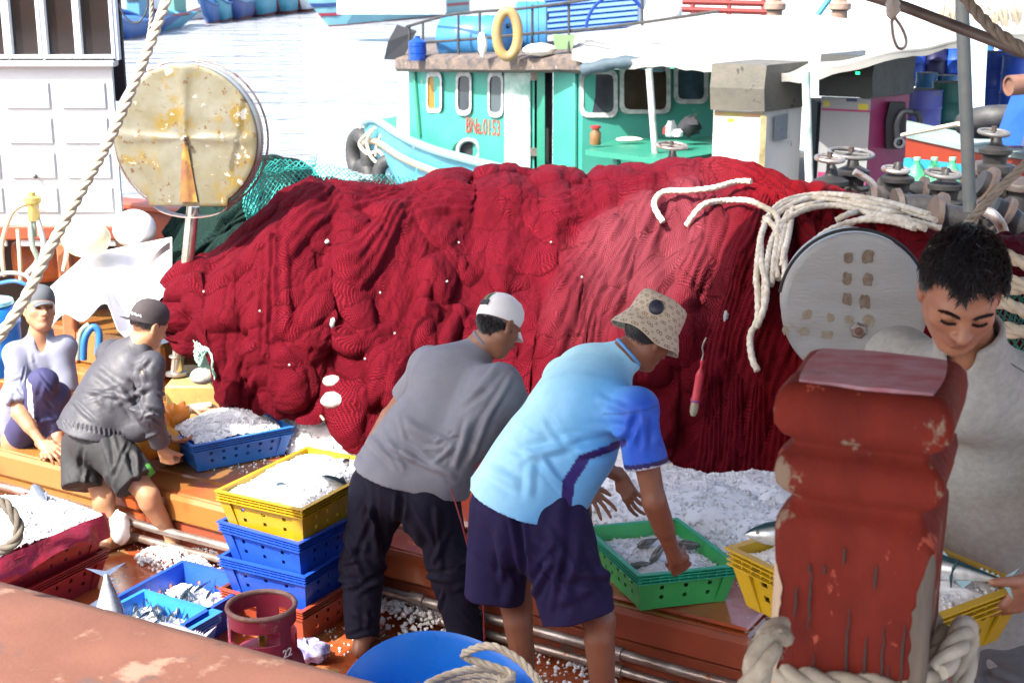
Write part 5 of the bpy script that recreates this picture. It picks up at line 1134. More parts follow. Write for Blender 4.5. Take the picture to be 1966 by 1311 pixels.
# ---- the stack in the middle
st0 = G(584, 1236, 0); long_d = nrm; short_d = -e
def stack_c(corner, L=.60, Wd=.40, f=.88): return corner + long_d * (L * f / 2) + short_d * (Wd * f / 2)
SL = (.60, .42, .175)
base = st0 + Vector((.0, 0, 0)); zs = [0, .150, .300, .445]; RZ = math.atan2(nrm.y, nrm.x)
specs = [(RBRC, 'brick red crate at the bottom of the middle stack beside the trousered man'), (BLUEC, 'royal blue crate second from the bottom of the middle stack'), (BLUEC, 'royal blue crate right under the yellow one, ice showing at its rim'), (YELC, 'yellow crate heaped with ice on top of the middle stack')]
stk = []
for i, (m_, lb_) in enumerate(specs):
    c = stack_c(base, *SL[:2]) + Vector((random.uniform(-.01, .01), random.uniform(-.01, .01), zs[i])); stk.append(crate('fish_crate', lb_, m_, c, RZ + (.0, .05, -.03, .035)[i], *SL, group='crates stacked in the middle of the deck'))
crate_ice(stk[3], *SL, .150, 520, 3, 'heap of crushed ice with fish fins in the yellow stacked crate', hump=.085, r=.017)
M3 = world_of(stk[3])
for i, (x, y, a_) in enumerate(((-.2, -.06, 2.3), (.02, .05, .8), (.14, -.1, 1.4), (-.05, -.12, .2))):
    p = M3 @ Vector((x, y, .215)); fish(.22, .05, .03, p, Vector((math.cos(a_), math.sin(a_), -.55)), (0, 0, 1), label=('silver fish nose up in the ice of the yellow stacked crate' if i == 0 else 'small silver fish half buried in the ice of the yellow stacked crate'), group='fish in the yellow stacked crate' if i else None)
crate_ice(stk[2], *SL, .135, 300, 5, 'crushed ice at the rim of the upper blue stacked crate', hump=.004, r=.013)
# ---- blue crates on the deck, left of the stack
c1 = crate('fish_crate', 'blue crate of ice and small silver fish on the orange deck left of the stack', BLUEC, G(337, 1142, .165) + Vector((0, 0, -.165)), RZ + .05, .56, .40, .165)
M1 = world_of(c1); crate_ice(c1, .54, .38, .165, .085, 300, 8, 'crushed ice in the blue crate of small fish', hump=.02, fill=.9)
gr = random.Random(12)
for i in range(34):
    x, y = gr.uniform(-.22, .12), gr.uniform(-.13, .12); a_ = gr.uniform(-.5, .5) + (3.1 if gr.random() < .5 else 0) + .6
    fish(gr.uniform(.10, .15), .026, .016, M1 @ Vector((x, y, .112 + gr.uniform(0, .02))), M1.to_3x3() @ Vector((math.cos(a_), math.sin(a_), gr.uniform(-.12, .2))), (gr.uniform(-.8, .8), 0, 1), label='small slim silver fish lying in the blue crate on the deck', group='small fish in the blue crate', eye=False, fins=False)
fish(.13, .03, .02, M1 @ Vector((.20, -.18, .17)), (.15, .2, .95), (1, 0, 0), label='small fish standing tail up at the corner of the blue crate', eye=False)
c2 = crate('fish_crate', 'blue crate holding the big tuna, nearest the salmon gunwale', BLUEL, G(252, 1205, .165) + Vector((0, 0, -.165)), RZ + .02, .56, .40, .165)
M2 = world_of(c2)
fish(.42, .15, .12, P(222, 1290, 5.05), P(203, 1095, 5.22) - P(222, 1290, 5.05), (1, .25, .2), (.10, .13, .20), (.62, .64, .70), tail=.85, label='big tuna standing tail up in the near blue crate')
crate_ice(c2, .54, .38, .165, .07, 160, 9, 'crushed ice around the tuna in the near blue crate', hump=.01)
fish(.30, .11, .07, P(272, 1212, 5.15), (.9, -.25, .05), (.1, 1, .3), (.45, .47, .50), (.75, .76, .78), label='round pale fish lying in the near blue crate beside the tuna')
fish(.24, .06, .04, P(310, 1200, 5.2), (.6, -.5, .0), (.1, 1, .3), label='dark backed fish at the right rim of the near blue crate')
# ---- red crates at the left with a hill of ice
cr = G(196, 1110, 0) + (G(196, 1008, .33) - G(262, 955, .33))
rc = []
for i, z in enumerate((0, .155)):
    c = cr - long_d * (.60 * .88 / 2) * 0 + short_d * .27 + long_d * (-.06) + Vector((0, 0, z)); rc.append(crate('fish_crate', ('lower dark red crate under the hill of ice at the left edge', 'upper dark red crate heaped with ice at the left edge')[i], REDC, c, RZ + (.06, 0.0)[i], .66, .50, .175, group='dark red crates at the left edge', holes=True))
Mr = world_of(rc[1])
ice('ice', lambda x, y: (.16 + .14 * max(0, 1 - (x / .40) ** 2) * max(0, 1 - (y / .31) ** 2) + .02 * float(vnoise(np.array([x * 9, y * 9, 2.])))) , (-.33, .33), (-.25, .25), Mr, 900, .02, 21, 'big hill of white crushed ice on the red crates')
fish(.34, .085, .06, P(62, 930, 6.05), (.55, -.8, -.35), (.3, .2, 1), (.16, .18, .22), (.72, .73, .76), label='silver fish lying on top of the ice hill at the left edge')
for i, (x, y) in enumerate(((435, 0), )): pass
def bagmat(): 
    m = mat('wet_red_plastic_sheet', (.30, .02, .05), .2, (.20, .015, .03), 8, .6, 30, spec=.6); return m
rows = []
for i in range(40):
    t = i / 39; x, y = ((-.335, .335) if False else (0, 0)), 0; row = []
    for j in range(7):
        s_ = j / 6
        if t < .5: px_, py_ = -.34 + 1.36 * t, -.262
        else: px_, py_ = .34, -.262 + (t - .5) * 1.05
        o_ = Vector((0, -1, 0)) if t < .49 else (Vector((1, 0, 0)) if t > .51 else Vector((.7, -.7, 0)))
        wv = .012 * float(vnoise(np.array([t * 22, s_ * 3, 1.]))); row.append(Mr @ (Vector((px_, py_, .20 - s_ * (.085 + .02 * math.sin(t * 17)))) + o_ * (.022 - .03 * (1 - s_) ** 2 + wv)))
    rows.append(row)
tag(obj('plastic_sheet', MB().sheet(rows, .002), bagmat(), smooth=60), 'wet dark red plastic sheet hanging over the rim of the upper red crate', 'plastic sheet')

# ---- light blue crate the boy lifts
cb = crate('fish_crate', 'light blue crate heaped with ice being lifted by the boy', BLUEL, G(436, 815, .46) - Vector((0, 0, .155)), math.radians(34), .52, .38, .15)
crate_ice(cb, .50, .36, .15, .13, 620, 31, 'white ice heap in the light blue lifted crate', hump=.11, r=.018)
# ---- green crate
cg = crate('fish_crate', 'bright green crate of ice and grey fish gripped by the man in blue', GRNC, P(1278, 1128, 5.02), math.radians(112), .56, .40, .16)
cg.location = G(1264, 1050, .47) - Vector((0, 0, .155)); cg.rotation_euler = (math.radians(2), math.radians(3), math.radians(108))
for ch in kids(cg):
    if ch.name.startswith('rim'): ch.data.materials[0] = TEALC
crate_ice(cg, .56, .40, .16, .10, 560, 33, 'clear and white ice cubes in the green crate', hump=.03, r=.018)
Mg = world_of(cg)
for i, (px, py, d_, L_) in enumerate(((1205, 1095, (.75, .25, -.15), .24), (1248, 1092, (.5, .4, .55), .17), (1222, 1060, (.9, .1, .35), .13), (1345, 1058, (-.9, .2, .0), .2))):
    fish(L_ * .8, .06, .035, G(px, py - 10, .45), d_, (.1, -.7, .7), (.16, .15, .14), (.38, .37, .36), label='grey brown fish with spiny fins in the green crate', group='grey fish in the green crate')
# ---- yellow crate held by the man at right
cy = crate('fish_crate', 'yellow crate of ice and mackerel held behind the red post', YELC, (0, 0, 0), 0, .49, .38, .14)
ca, cbb, cc = P(1417, 1042, 3.22), P(1850, 1022, 3.35), P(1945, 1072, 3.0)
cy.location = (G(1426, 1060, 1.45) + G(1932, 1078, 1.45)) / 2 - Vector((0, 0, .16)); cy.rotation_euler = (0, 0, math.radians(-56))
My = world_of(cy)
crate_ice(cy, .49, .38, .14, .118, 460, 35, 'crushed ice in the yellow crate behind the red post', hump=.02, r=.013)
for i, (x, y, a_, L_) in enumerate(((-.215, -.19, .95, .30), (.0, .12, -.3, .18), (.0, .02, .4, .3), (.15, -.08, 3.0, .3))):
    fish(L_, .062, .045, My @ Vector((x, y, .185 if i == 0 else .165)), My.to_3x3() @ Vector((math.cos(a_), math.sin(a_), .05 if i == 0 else 0)), (.1, .35, 1), (.02, .07, .09), (.66, .68, .68), label=('mackerel with its head over the left corner of the yellow crate', 'mackerel at the far right corner of the yellow crate', 'mackerel in the yellow crate hidden by the post', 'mackerel in the yellow crate hidden by the post')[i], group=None if i < 2 else 'mackerel behind the post')
# ---- loose ice on platform and deck
def heap(px, py, z, rx, ry, h, n, r, seed, label, ex=2.):
    c = G(px, py, z); M = Matrix.Translation(c) @ Matrix.Rotation(ANG, 4, 'Z')
    def f(x, y):
        q = (x / rx) ** 2 + (y / ry) ** 2 + .25 * float(vnoise(np.array([x * 5, y * 5, seed * 1.])))
        return None if q > 1 else h * (1 - q) ** .8 + .012 * float(vnoise(np.array([x * 15, y * 15, seed * 1.]))) + r * .4
    return ice('ice', f, (-rx * 1.2, rx * 1.2), (-ry * 1.2, ry * 1.2), M, n, r, seed, label, kind_edge=True, base=h > .1)
heap(628, 850, .3, .33, .24, .20, 520, .024, 51, 'white heap of ice on the ochre platform left of the man in grey')
heap(1300, 985, .3, .95, .42, .15, 1500, .024, 52, 'wide bank of white ice along the platform in front of the net')
heap(1170, 905, .3, .4, .3, .16, 420, .026, 55, 'glassy ice lumps at the foot of the net behind the reaching hands')
heap(1440, 985, .3, .5, .35, .17, 620, .024, 62, 'white ice mound between the net and the red post')
heap(760, 1195, .0, .30, .13, .09, 200, .026, 53, 'glassy ice lumps on the orange deck between the legs of the man in trousers')
heap(335, 1085, .0, .20, .10, .07, 170, .024, 54, 'small pile of white ice by the feet of the boy')
heap(395, 1078, .0, .16, .08, .06, 110, .022, 61, 'small pile of white ice against the blue crate by the platform')
heap(1060, 1290, .0, .35, .12, .03, 60, .02, 56, 'scattered ice on the deck behind the blue tub')
for (px, py, rx, n_, s_, lb_) in ((520, 890, .35, 60, 57, 'ice crumbs scattered on the ochre planks below the light blue crate'), (600, 1230, .3, 50, 58, 'ice crumbs on the wet deck right of the crate stack'), (1400, 1100, .3, 70, 59, 'thin ice crumbs on the hatch right of the green crate'), (250, 1040, .4, 70, 60, 'ice crumbs on the deck around the bare feet of the boy')):
    z = .3 if py < 1000 or px > 1200 else 0; c = G(px, py, z + (.025 if px > 1200 else 0)); M = Matrix.Translation(c); ice('ice', lambda x, y: .004, (-rx, rx), (-.14, .14), M, n_, .014, s_, lb_, base=False)
bigice = MB(); g_ = random.Random(3); bigice.ball(P(230, 1012, 6.33), (.05, .045, .085), 14, 9, jit=.10)
tag(obj('ice_block', bigice, ICE, smooth=180), 'clear rounded ice block leaning by the left calf of the boy', 'ice')
fish(.12, .025, .015, G(262, 1080, .012), (.9, .5, 0), (0, 1, .4), label='small fish dropped on the orange deck near the boy', eye=False)
# ---- blue tub in front with rope
tb = G(838, 1300, .02); tb = P(842, 1330, 4.18); tb.z = 0
tb.z = 0
tub = thing('tub', 'bright blue flexible plastic tub in the foreground holding a coil of rope', 'tub', tb)
TUBM = mat('blue_tub_plastic', (.012, .19, .72), .3, (.012, .16, .62), 3, .08, 20, spec=.5); mb = MB(); rows = []
for (r_, z) in ((.0, .006), (.16, .006), (.20, .02), (.235, .18), (.265, .35), (.29, .455), (.302, .475)):
    rows.append([tb + Vector(((r_ * (1.06)) * math.cos(a), r_ * math.sin(a), z + (.035 * math.cos(2 * a + 2.6) * (z / .47) ** 2))) for a in [2 * math.pi * i / 48 for i in range(49)]])
mb.sheet(rows, .005); obj('shell', mb, TUBM, tub, 60)
obj('drain_hole', MB().lathe([(.008, 0), (.012, .002), (.008, .004)], tb + V3(-.085, .247, .33), (0, -1, .1), 14), mat('rusty_eyelet', (.3, .1, .04), .6), tub, 40)
rp = [tb + V3(.0, -.02, .30)]
def coil(c, R0, turns, dz, n_, tl=0., sy=.8): return [c + V3(math.cos(a) * (R0 + .012 * math.sin(a * 1.7)), math.sin(a) * R0 * sy, dz * a / 6.28 + tl * math.cos(a)) for a in [2 * math.pi * turns * i / n_ for i in range(n_ + 1)]]
pts = coil(tb + V3(.09, -.02, .42), .14, 3, .022, 30, .03); pts += [P(895, 1262, 4.2), P(905, 1247, 4.18), P(945, 1240, 4.14), P(990, 1262, 4.1), P(1020, 1290, 4.06), P(1045, 1330, 4.0), P(1060, 1400, 3.95), P(1070, 1500, 3.9)]
tag(obj('rope', rope_mb(pts, .0135), CREAM, smooth=60), 'cream laid rope coiled in the blue tub and looping over its rim', 'rope')
# ---- gas cylinder collar
gc = P(508, 1290, 4.66); gc.z = 0
gas = thing('gas_cylinder', 'purple red gas cylinder with worn round collar in front of the crate stack', 'gas cylinder', gc)
GASM = mat('worn_magenta_paint', (.27, .018, .055), .5, (.20, .02, .035), 6, .4, 30, stains=[((.26, .12, .09), 7, .60, .04), ((.10, .05, .05), 13, .63, .04)])
obj('tank', MB().lathe([(.0, .0), (.10, .0), (.145, .04), (.15, .08), (.15, .26), (.14, .31), (.10, .345), (.03, .36), (0, .36)], gc, n=36), GASM, gas, 50)
mb = MB(); rows = []
for i in range(61):
    a = 2 * math.pi * i / 60; dg = math.degrees(a) % 360; slot = 200 < dg < 262 or 285 < dg < 340
    rows.append((a, slot))
def arcpiece(a0, a1, z0, z1, r0, n_=12):
    rr = [[gc + V3(math.cos(a) * r0, math.sin(a) * r0, z) for z in (z0, (z0 + z1) / 2, z1)] for a in [a0 + (a1 - a0) * k / n_ for k in range(n_ + 1)]]; mb.sheet(rr, .006)
r0 = .122; d2 = math.radians
arcpiece(0, 2 * math.pi, .46, .515, r0, 48); arcpiece(d2(-50), d2(-25), .33, .46, r0, 4); arcpiece(d2(70), d2(110), .33, .46, r0, 5); arcpiece(d2(180), d2(215), .33, .46, r0, 5); arcpiece(d2(215), d2(310), .33, .41, r0, 10); arcpiece(d2(0), d2(60), .33, .41, r0, 8)
obj('collar', mb, GASM, gas, 50); obj('collar_edge', MB().ring(gc + V3(0, 0, .517), (0, 0, 1), r0 - .002, .0095, 44, 8), mat('bare_rusty_rim', (.30, .20, .16), .6, (.16, .05, .04), 12, .4, 60), gas, 60)
obj('valve', MB().lathe([(.016, .36), (.018, .40), (.012, .41), (.012, .44), (.02, .445), (.02, .46), (0, .462)], gc), mat('brass_valve', (.45, .30, .10), .35, metal=.8), gas, 40)
def text(s_, size, m, name, M, parent=None, ext=.001, squash=1.):
    cu = bpy.data.curves.new(name, 'FONT'); cu.body = s_; cu.size = size; cu.extrude = ext; cu.align_x = 'CENTER'; cu.align_y = 'CENTER'; cu.offset = size * .012
    t = bpy.data.objects.new(name, cu); COL.objects.link(t); bpy.context.view_layer.update(); me = t.evaluated_get(bpy.context.evaluated_depsgraph_get()).to_mesh(); v = [M @ Vector((q.co.x * squash, q.co.y, q.co.z)) for q in me.vertices]; f = [tuple(p.vertices) for p in me.polygons]
    bpy.data.objects.remove(t); return obj(name, MB().add(v, f), m, parent, 0, normals=False)
def face_M(c, x, y): x = Vector(x).normalized(); z = x.cross(Vector(y)).normalized(); y = z.cross(x); c = Vector(c); return Matrix(((x.x, y.x, z.x, c.x), (x.y, y.y, z.y, c.y), (x.z, y.z, z.z, c.z), (0, 0, 0, 1)))
an = math.radians(-38); text('22', .045, mat('white_paint_mark', (.8, .8, .8), .6), 'number', face_M(gc + V3(math.cos(an) * (r0 + .004), math.sin(an) * (r0 + .004), .37), (-math.sin(an), math.cos(an), 0), (0, 0, 1)), gas)
# plastic bag scrap beside the cylinder
g_ = random.Random(5); mb = MB(); bc = G(590, 1262, .02); mb.ball(bc + V3(0, 0, .03), (.09, .06, .045), 16, 9, jit=.22); tag(obj('plastic_bag', mb, mat('printed_plastic_bag', (.5, .5, .55), .25, (.06, .05, .3), 25, .6, 40), smooth=40), 'crumpled wet plastic bag on the deck by the gas cylinder', 'bag')

# ---- the red bollard and its ropes
POSTM = mat('worn_red_bollard_paint', (.125, .0125, .0055), .8, (.075, .007, .004), 7, .6, 14, stains=[((.15, .10, .07), 5.2, .58, .03), ((.26, .05, .03), 20, .62, .05), ((.05, .03, .025), 12, .67, .03)], dist=.008, bump2=(.6, 70, .003), stretch=(1, 1, .55), spec=.15)
pz = P(1684, 692, 1.90).z - .037; pcn = P(1680, 700, 1.97); th = math.radians(-22); RM = Matrix.Translation((pcn.x, pcn.y, 0)) @ Matrix.Rotation(th, 4, 'Z')
post = thing('mooring_post', 'thick square red post with carved bulging head, worn to bare wood at the corners', 'mooring post', (pcn.x, pcn.y, pz - 1.25))
prof = [(-1.25, .109), (-.40, .109), (-.30, .110), (-.215, .1115), (-.202, .1105), (-.192, .104), (-.182, .0935), (-.176, .0915), (-.169, .094), (-.160, .106), (-.148, .1145), (-.130, .1185), (-.112, .1155), (-.102, .106), (-.094, .0955), (-.089, .094), (-.083, .097), (-.072, .112), (-.056, .1215), (-.036, .1225), (-.018, .1190), (-.007, .1115), (-.001, .104), (0, .100), (.0, .05), (.0, .0001)]
def sqring(a, z, ch, n=12):
    out = []
    for (sx, sy) in ((1, 1), (-1, 1), (-1, -1), (1, -1)):
        k0 = {(1, 1): 0, (-1, 1): 90, (-1, -1): 180, (1, -1): 270}[sx, sy]
        for i in range(n // 2 + 1):
            an = math.radians(k0 + 90 * i / (n // 2)); out.append(Vector((sx * (a - ch) + math.cos(an) * ch, sy * (a - ch) + math.sin(an) * ch, z)))
        nx_ = {(1, 1): (-1, 1), (-1, 1): (-1, -1), (-1, -1): (1, -1), (1, -1): (1, 1)}[sx, sy]
        a1 = out[-1]; an = math.radians(k0 + 90); b1 = Vector((nx_[0] * (a - ch) + math.cos(an) * ch, nx_[1] * (a - ch) + math.sin(an) * ch, z))
        for i in range(1, 10): out.append(a1 + (b1 - a1) * (i / 10))
    return out
rings = []; fine_z = []
for (z0, a0), (z1, a1) in zip(prof[:-1], prof[1:]):
    m_ = max(1, int((z1 - z0) / .012))
    for k in range(m_): t = k / m_; fine_z.append((z0 + (z1 - z0) * t, a0 + (a1 - a0) * t))
fine_z.append(prof[-1])
for (z, a) in fine_z:
    r_ = sqring(a, pz + z, min(.0125, a * .4)); q = []
    for p in r_:
        k = float(fbm(np.array([p.x * 16, p.y * 16, z * 9]), 3)) * .0030; wn = float(vnoise(np.array([p.x * 5 + 3, p.y * 5, z * 4]))) * .002; d = Vector((p.x, p.y, 0)); d = d.normalized() if d.length > 1e-4 else d
        notch = .016 * math.exp(-(((p.x - a * .98) / .03) ** 2 + ((p.y + a * .98) / .03) ** 2 + ((z + .20) / .012) ** 2)); q.append(RM @ (p - d * notch + d * (k + wn) + Vector((0, 0, k * .5))))
    rings.append(q)
obj('shaft', MB().loft(rings), POSTM, post, 70)
WOOD = mat('bare_weathered_wood', (.10, .075, .055), .85, (.045, .033, .027), 14, .8, 60, stretch=(1, 1, .12), dist=.004)
def edge_strip(sx, sy, z0, z1, wd, name, label, m=WOOD, sd_=1):
    rows = []; n_ = 40
    for i in range(n_ + 1):
        z = z0 + (z1 - z0) * i / n_; a = .1097; ch = .0125; row = []
        jw = wd * (1 + .35 * float(vnoise(np.array([z * 30, sd_, 0.]))) + .2 * float(vnoise(np.array([z * 90, sd_, 5.])))); k_ = min(1, i / 4, (n_ - i) / 4) * .9 + .1; jw *= k_
        for s_ in np.linspace(-1, 1, 9):
            u_ = s_ * jw
            if abs(u_) < ch * .8: an = math.pi / 4 + (u_ / (ch * .8)) * math.pi / 4; p = Vector(((a - ch) + ch * math.cos(an), (a - ch) + ch * math.sin(an), 0))
            elif u_ > 0: p = Vector((a - ch - (u_ - ch * .8), a, 0))
            else: p = Vector((a, a - ch - (-u_ - ch * .8), 0))
            zz = pz + z; P_ = Vector((sx * p.x, sy * p.y, zz)); kk = float(fbm(np.array([P_.x * 16, P_.y * 16, z * 9]), 3)) * .0030; wn = float(vnoise(np.array([P_.x * 5 + 3, P_.y * 5, z * 4]))) * .002; d = Vector((P_.x, P_.y, 0)).normalized(); row.append(RM @ (P_ + d * (kk + wn + .0022)))
        rows.append(row)
    if sx * sy < 0: rows = [r_[::-1] for r_ in rows]
    o = obj(name, MB().sheet(rows, .0018), m, post, 60); o['label'] = label; return o
edge_strip(1, -1, -.62, -.222, .018, 'bare_corner', 'grey bare wood along the front right corner', sd_=3)
edge_strip(-1, -1, -.62, -.27, .014, 'bare_corner', 'pale bare wood along the left corner', mat('pale_bare_wood', (.40, .29, .20), .85, (.24, .16, .11), 12, .7, 60, stretch=(1, 1, .12)), sd_=7)
# drying cracks down the front face
mb = MB(); g_ = random.Random(8)
for (x, z0, L_) in ((-.055, -.27, .10), (-.058, -.262, .02), (.002, -.32, .16), (.028, -.36, .10), (.052, -.34, .17), (-.02, -.42, .08), (.018, -.43, .09), (-.036, -.262, .018), (.062, -.40, .10), (-.075, -.30, .05), (.035, -.25, .04), (-.01, -.23, .03), (.08, -.33, .12), (-.045, -.40, .12)):
    pts = []; z = z0
    while z > z0 - L_: pts.append(RM @ Vector((x + g_.uniform(-.0012, .0012), -.1105 - .0022, pz + z))); z -= .012
    if len(pts) > 1: mb.tube(pts, [.0018 * math.sin(math.pi * (i + .5) / len(pts)) + .0004 for i in range(len(pts))], 5)
obj('drying_cracks', mb, mat('dark_crack', (.03, .015, .012), .9), post, 0)
TOPM = mat('pink_post_top', (.24, .035, .045), .65, (.30, .17, .20), 14, .5, 40, stains=[((.14, .09, .09), 6, .56, .06)], stretch=(1, 2.2, 1))  # top face of the post, paler and pinker than the shaft
rows = [[RM @ Vector((x * (.097 - .006 * y * y), y * (.097 - .006 * x * x), pz + .0004 - .003 * (x ** 4 + y ** 4) / 2 + .0012 * float(vnoise(np.array([x * 3, y * 3, 1.]))))) for x in np.linspace(-1, 1, 14)] for y in np.linspace(-1, 1, 14)]
obj('top_face', MB().sheet(rows, .006), TOPM, post, 60)
# ropes round its foot
def post_rope(z, dz, r, m, label, seed, tail=None, a=.104, start=0.):
    g_ = random.Random(seed); pts = []
    for i in range(29):
        an = start + 2 * math.pi * i / 28; c_, s_ = math.cos(an), math.sin(an); q = a / max(abs(c_), abs(s_)) * .5 + a * .56; pts.append(RM @ Vector((c_ * (q + r * .6), s_ * (q + r * .6), pz + z + dz * math.sin(an + 1) + g_.uniform(-.004, .004))))
    if tail: pts += tail
    return tag(obj('rope', rope_mb(pts, r, n=14, sub=8), m, smooth=60), label, 'rope')
FRAY = mat('frayed_pale_rope', (.29, .25, .19), .95, (.15, .12, .09), 24, .7, 150, dist=.0025, stains=[((.45, .18, .16), 12, .68, .05)])
post_rope(-.432, .012, .019, FRAY, 'thick frayed cream rope wound highest round the foot of the red post', 1, start=3.4)
post_rope(-.470, .013, .019, FRAY, 'thick frayed cream rope wound lowest round the foot of the red post', 2, start=3.4)
pr = [P(1800, 1290, 1.86), P(1835, 1240, 1.90), P(1850, 1205, 1.97), P(1856, 1225, 2.05), P(1850, 1300, 2.05), P(1845, 1400, 2.0)]
tag(obj('rope', rope_mb(pr, .019, n=14, sub=8), GREYROPE, smooth=60), 'grey white rope loop standing up at the right foot of the red post', 'rope')
pr = [P(1440, 1330, 1.80), P(1462, 1262, 1.79), P(1480, 1225, 1.82), P(1500, 1212, 1.86)]
tag(obj('rope', rope_mb(pr, .022, n=14, sub=8), FRAY, smooth=60), 'short frayed rope end sticking up left of the red post', 'rope')
mb = MB(); g_ = random.Random(9)
for i in range(420):
    px, py = g_.choice(((1470, 1262), (1480, 1225), (1462, 1240))); p = P(px + g_.gauss(0, 14), py + g_.gauss(0, 9), 1.80); d = Vector((g_.gauss(0, 1), -abs(g_.gauss(0, .4)), g_.gauss(.3, .8))).normalized() * g_.uniform(.006, .016); s_ = Vector((.0006, 0, .0006)); mb.add([p - s_, p + s_, p + d], [(0, 1, 2)])
tag(obj('rope_fray', mb, FRAY, smooth=0, normals=False), 'fuzzy loose fibres fraying from the cream rope at the post', 'rope fibres', kind='stuff')
# ================================================================ LEFT: wheelhouse, drums, tarpaulin, hoses
GLASSD = mat('dark_window_glass', (.02, .025, .03), .06, (.03, .05, .06), 2, spec=.8, coat=.3)
YB = 8.6
wh = thing('wheelhouse', 'white panelled wheelhouse with tall dark windows at the upper left', 'wheelhouse', P(100, 470, YB + .3))
xr = P(226, 300, YB).x; zb = P(100, 432, YB).z; zs_ = P(100, 112, YB).z; zt = 3.35; xl = xr - 2.6
mb = MB().box((xl, YB, zb), (xr, YB + .04, zs_ - .04)); x2_ = P(215, 200, YB + 2.2).x; mb.plate([(xr - .002, YB + .042, zb), (x2_, YB + 2.2, zb), (x2_, YB + 2.2, zt), (xr - .002, YB + .042, zt)], .04, (-1, -.2, 0)); mb.box((xl, YB + 2.2, zb), (x2_ - .041, YB + 2.24, zt))
obj('wall', mb, WHITEP, wh, 0)
k = F_PX / (YB * _c + (CAM_H - 1.8) * _s); cw, gap = 85 / k, 22 / k; x = xr - 14 / k
for i in range(7):
    z = zs_ - .14; 
    for j in range(5):
        h_ = 50 / k; mbp = MB().box((x - cw, YB - .010, z - h_), (x, YB - .0005, z), bev=.003); mbp.box((x - cw + .006, YB - .014, z - h_ + .006), (x - .006, YB - .0102, z - .010)); obj('panel', mbp, WHITEP, wh, 0); z -= 67 / k
    x -= cw + gap
obj('sill', MB().box((xl, YB - .05, zs_ - .05), (xr + .03, YB + .06, zs_ - .012), bev=.008), WHITEP, wh, 30)
obj('foot_beam', MB().box((xl, YB - .03, zb - .09), (xr + .02, YB + .08, zb - .001), bev=.01), REDBR, wh, 30)
# windows
wx = [(-60, 8), (22, 74), (90, 144), (156, 214)]
for i, (a, b) in enumerate(wx):
    xa, xb = P(a, 60, YB).x, P(b, 60, YB).x; fr_ = MB(); zt_ = 3.0
    fr_.box((xa - .018, YB - .03, zs_ + .0), (xa, YB + .05, zt_)); fr_.box((xb, YB - .03, zs_ + .0), (xb + .018, YB + .05, zt_)); fr_.box((xa, YB - .028, zs_), (xb, YB + .048, zs_ + .02))
    w_ = obj('window', fr_, mat('white_window_frame', (.62, .66, .70), .5), wh, 0)
    obj('pane', MB().box((xa, YB + .02, zs_ + .02), (xb, YB + .028, zt_)), mat('clear_dark_pane', (.02, .018, .02), .06, (.035, .02, .018), 3, trans=.25, spec=.5), w_, 0)
for (a, b) in ((8, 22), (74, 90), (144, 156), (214, 226)): 
    xa, xb = P(a, 60, YB).x, P(b, 60, YB).x; obj('mullion', MB().box((xa + .019, YB - .02, zs_ - .01), (xb - .019 if b < 226 else xb, YB + .04, zt)), mat('pale_blue_grey_frame', (.50, .56, .62), .5), wh, 0)
obj('interior', MB().box((xl, YB + .5, zs_ - .3), (xr - .06, YB + .54, zt)), mat('dark_brown_interior', (.02, .009, .008), .8, (.01, .008, .012), 4), wh, 0)
obj('curtain', MB().sheet([[V3(P(160, 0, YB).x + .012 * i, YB + .12 + .012 * math.sin(i * 1.6), z) for i in range(11)] for z in (zs_ + .0, 3.0)], .004), mat('tan_curtain', (.42, .26, .20), .9), wh, 60)
obj('roof', MB().box((xl, YB - .15, 3.36), (xr + .02, YB + 2.5, 3.42)), WHITEP, wh, 0)
# dark machinery recess with hoses under it
rc_ = thing('machinery_locker', 'dark recess with orange drum, hoses and beam under the white wheelhouse', 'locker', V3(xl + 1.2, YB + .2, .3))
obj('back', MB().box((xl, YB + .5, .3), (xr - .2, YB + .55, zb - .10)), mat('recess_shade_dark', (.03, .022, .02), .9), rc_, 0)  # shade of the recess put into the back panel colour
obj('post', MB().box((P(112, 500, YB).x, YB - .03, .3), (P(138, 500, YB).x, YB + .06, zb - .11), bev=.01), mat('orange_brown_paint', (.36, .14, .06), .6, (.28, .09, .04), 4, .3), rc_, 30)
obj('drum', MB().lathe([(.0, 0), (.13, 0), (.14, .02), (.14, .5), (0, .5)], P(28, 505, YB + .3), (.6, .3, 0), 24), mat('rusty_orange_drum', (.55, .14, .03), .5, (.2, .06, .03), 5), rc_, 50)
hosem = [mat('cream_hose', (.52, .44, .30), .6), mat('green_grey_hose', (.20, .24, .20), .5), mat('blue_hose', (.03, .15, .42), .4), mat('grey_hose', (.28, .28, .27), .5)]
def hose(pts, r, m, label, n=8): return tag(obj('hose', MB().tube(spline([P(*q) for q in pts], n), r, 9), m, smooth=60), label, 'hose')
hose([(8, 530, 8.4), (4, 470, 8.4), (20, 415, 8.38), (38, 396, 8.38), (55, 392, 8.4)], .014, hosem[0], 'cream hose arching to the brass pump below the wheelhouse')
hose([(58, 420, 8.35), (62, 470, 8.3), (72, 500, 8.3), (52, 525, 8.3)], .017, hosem[1], 'dark green hose hanging left below the pump')
hose([(72, 420, 8.35), (84, 470, 8.3), (74, 505, 8.3), (48, 530, 8.3)], .017, hosem[3], 'grey hose hanging in the middle below the pump')
hose([(34, 440, 8.4), (38, 500, 8.36), (40, 540, 8.36)], .012, hosem[0], 'thin cream hose hanging by the orange drum')
hose([(118, 450, 8.3), (128, 480, 8.3), (122, 520, 8.3)], .014, hosem[0], 'thin cream hose on the orange post')
hose([(-10, 530, 8.1), (20, 524, 8.05), (50, 530, 8.05), (62, 545, 8.05)], .013, hosem[3], 'grey hose lying on the beam behind the squatting man, upper one')
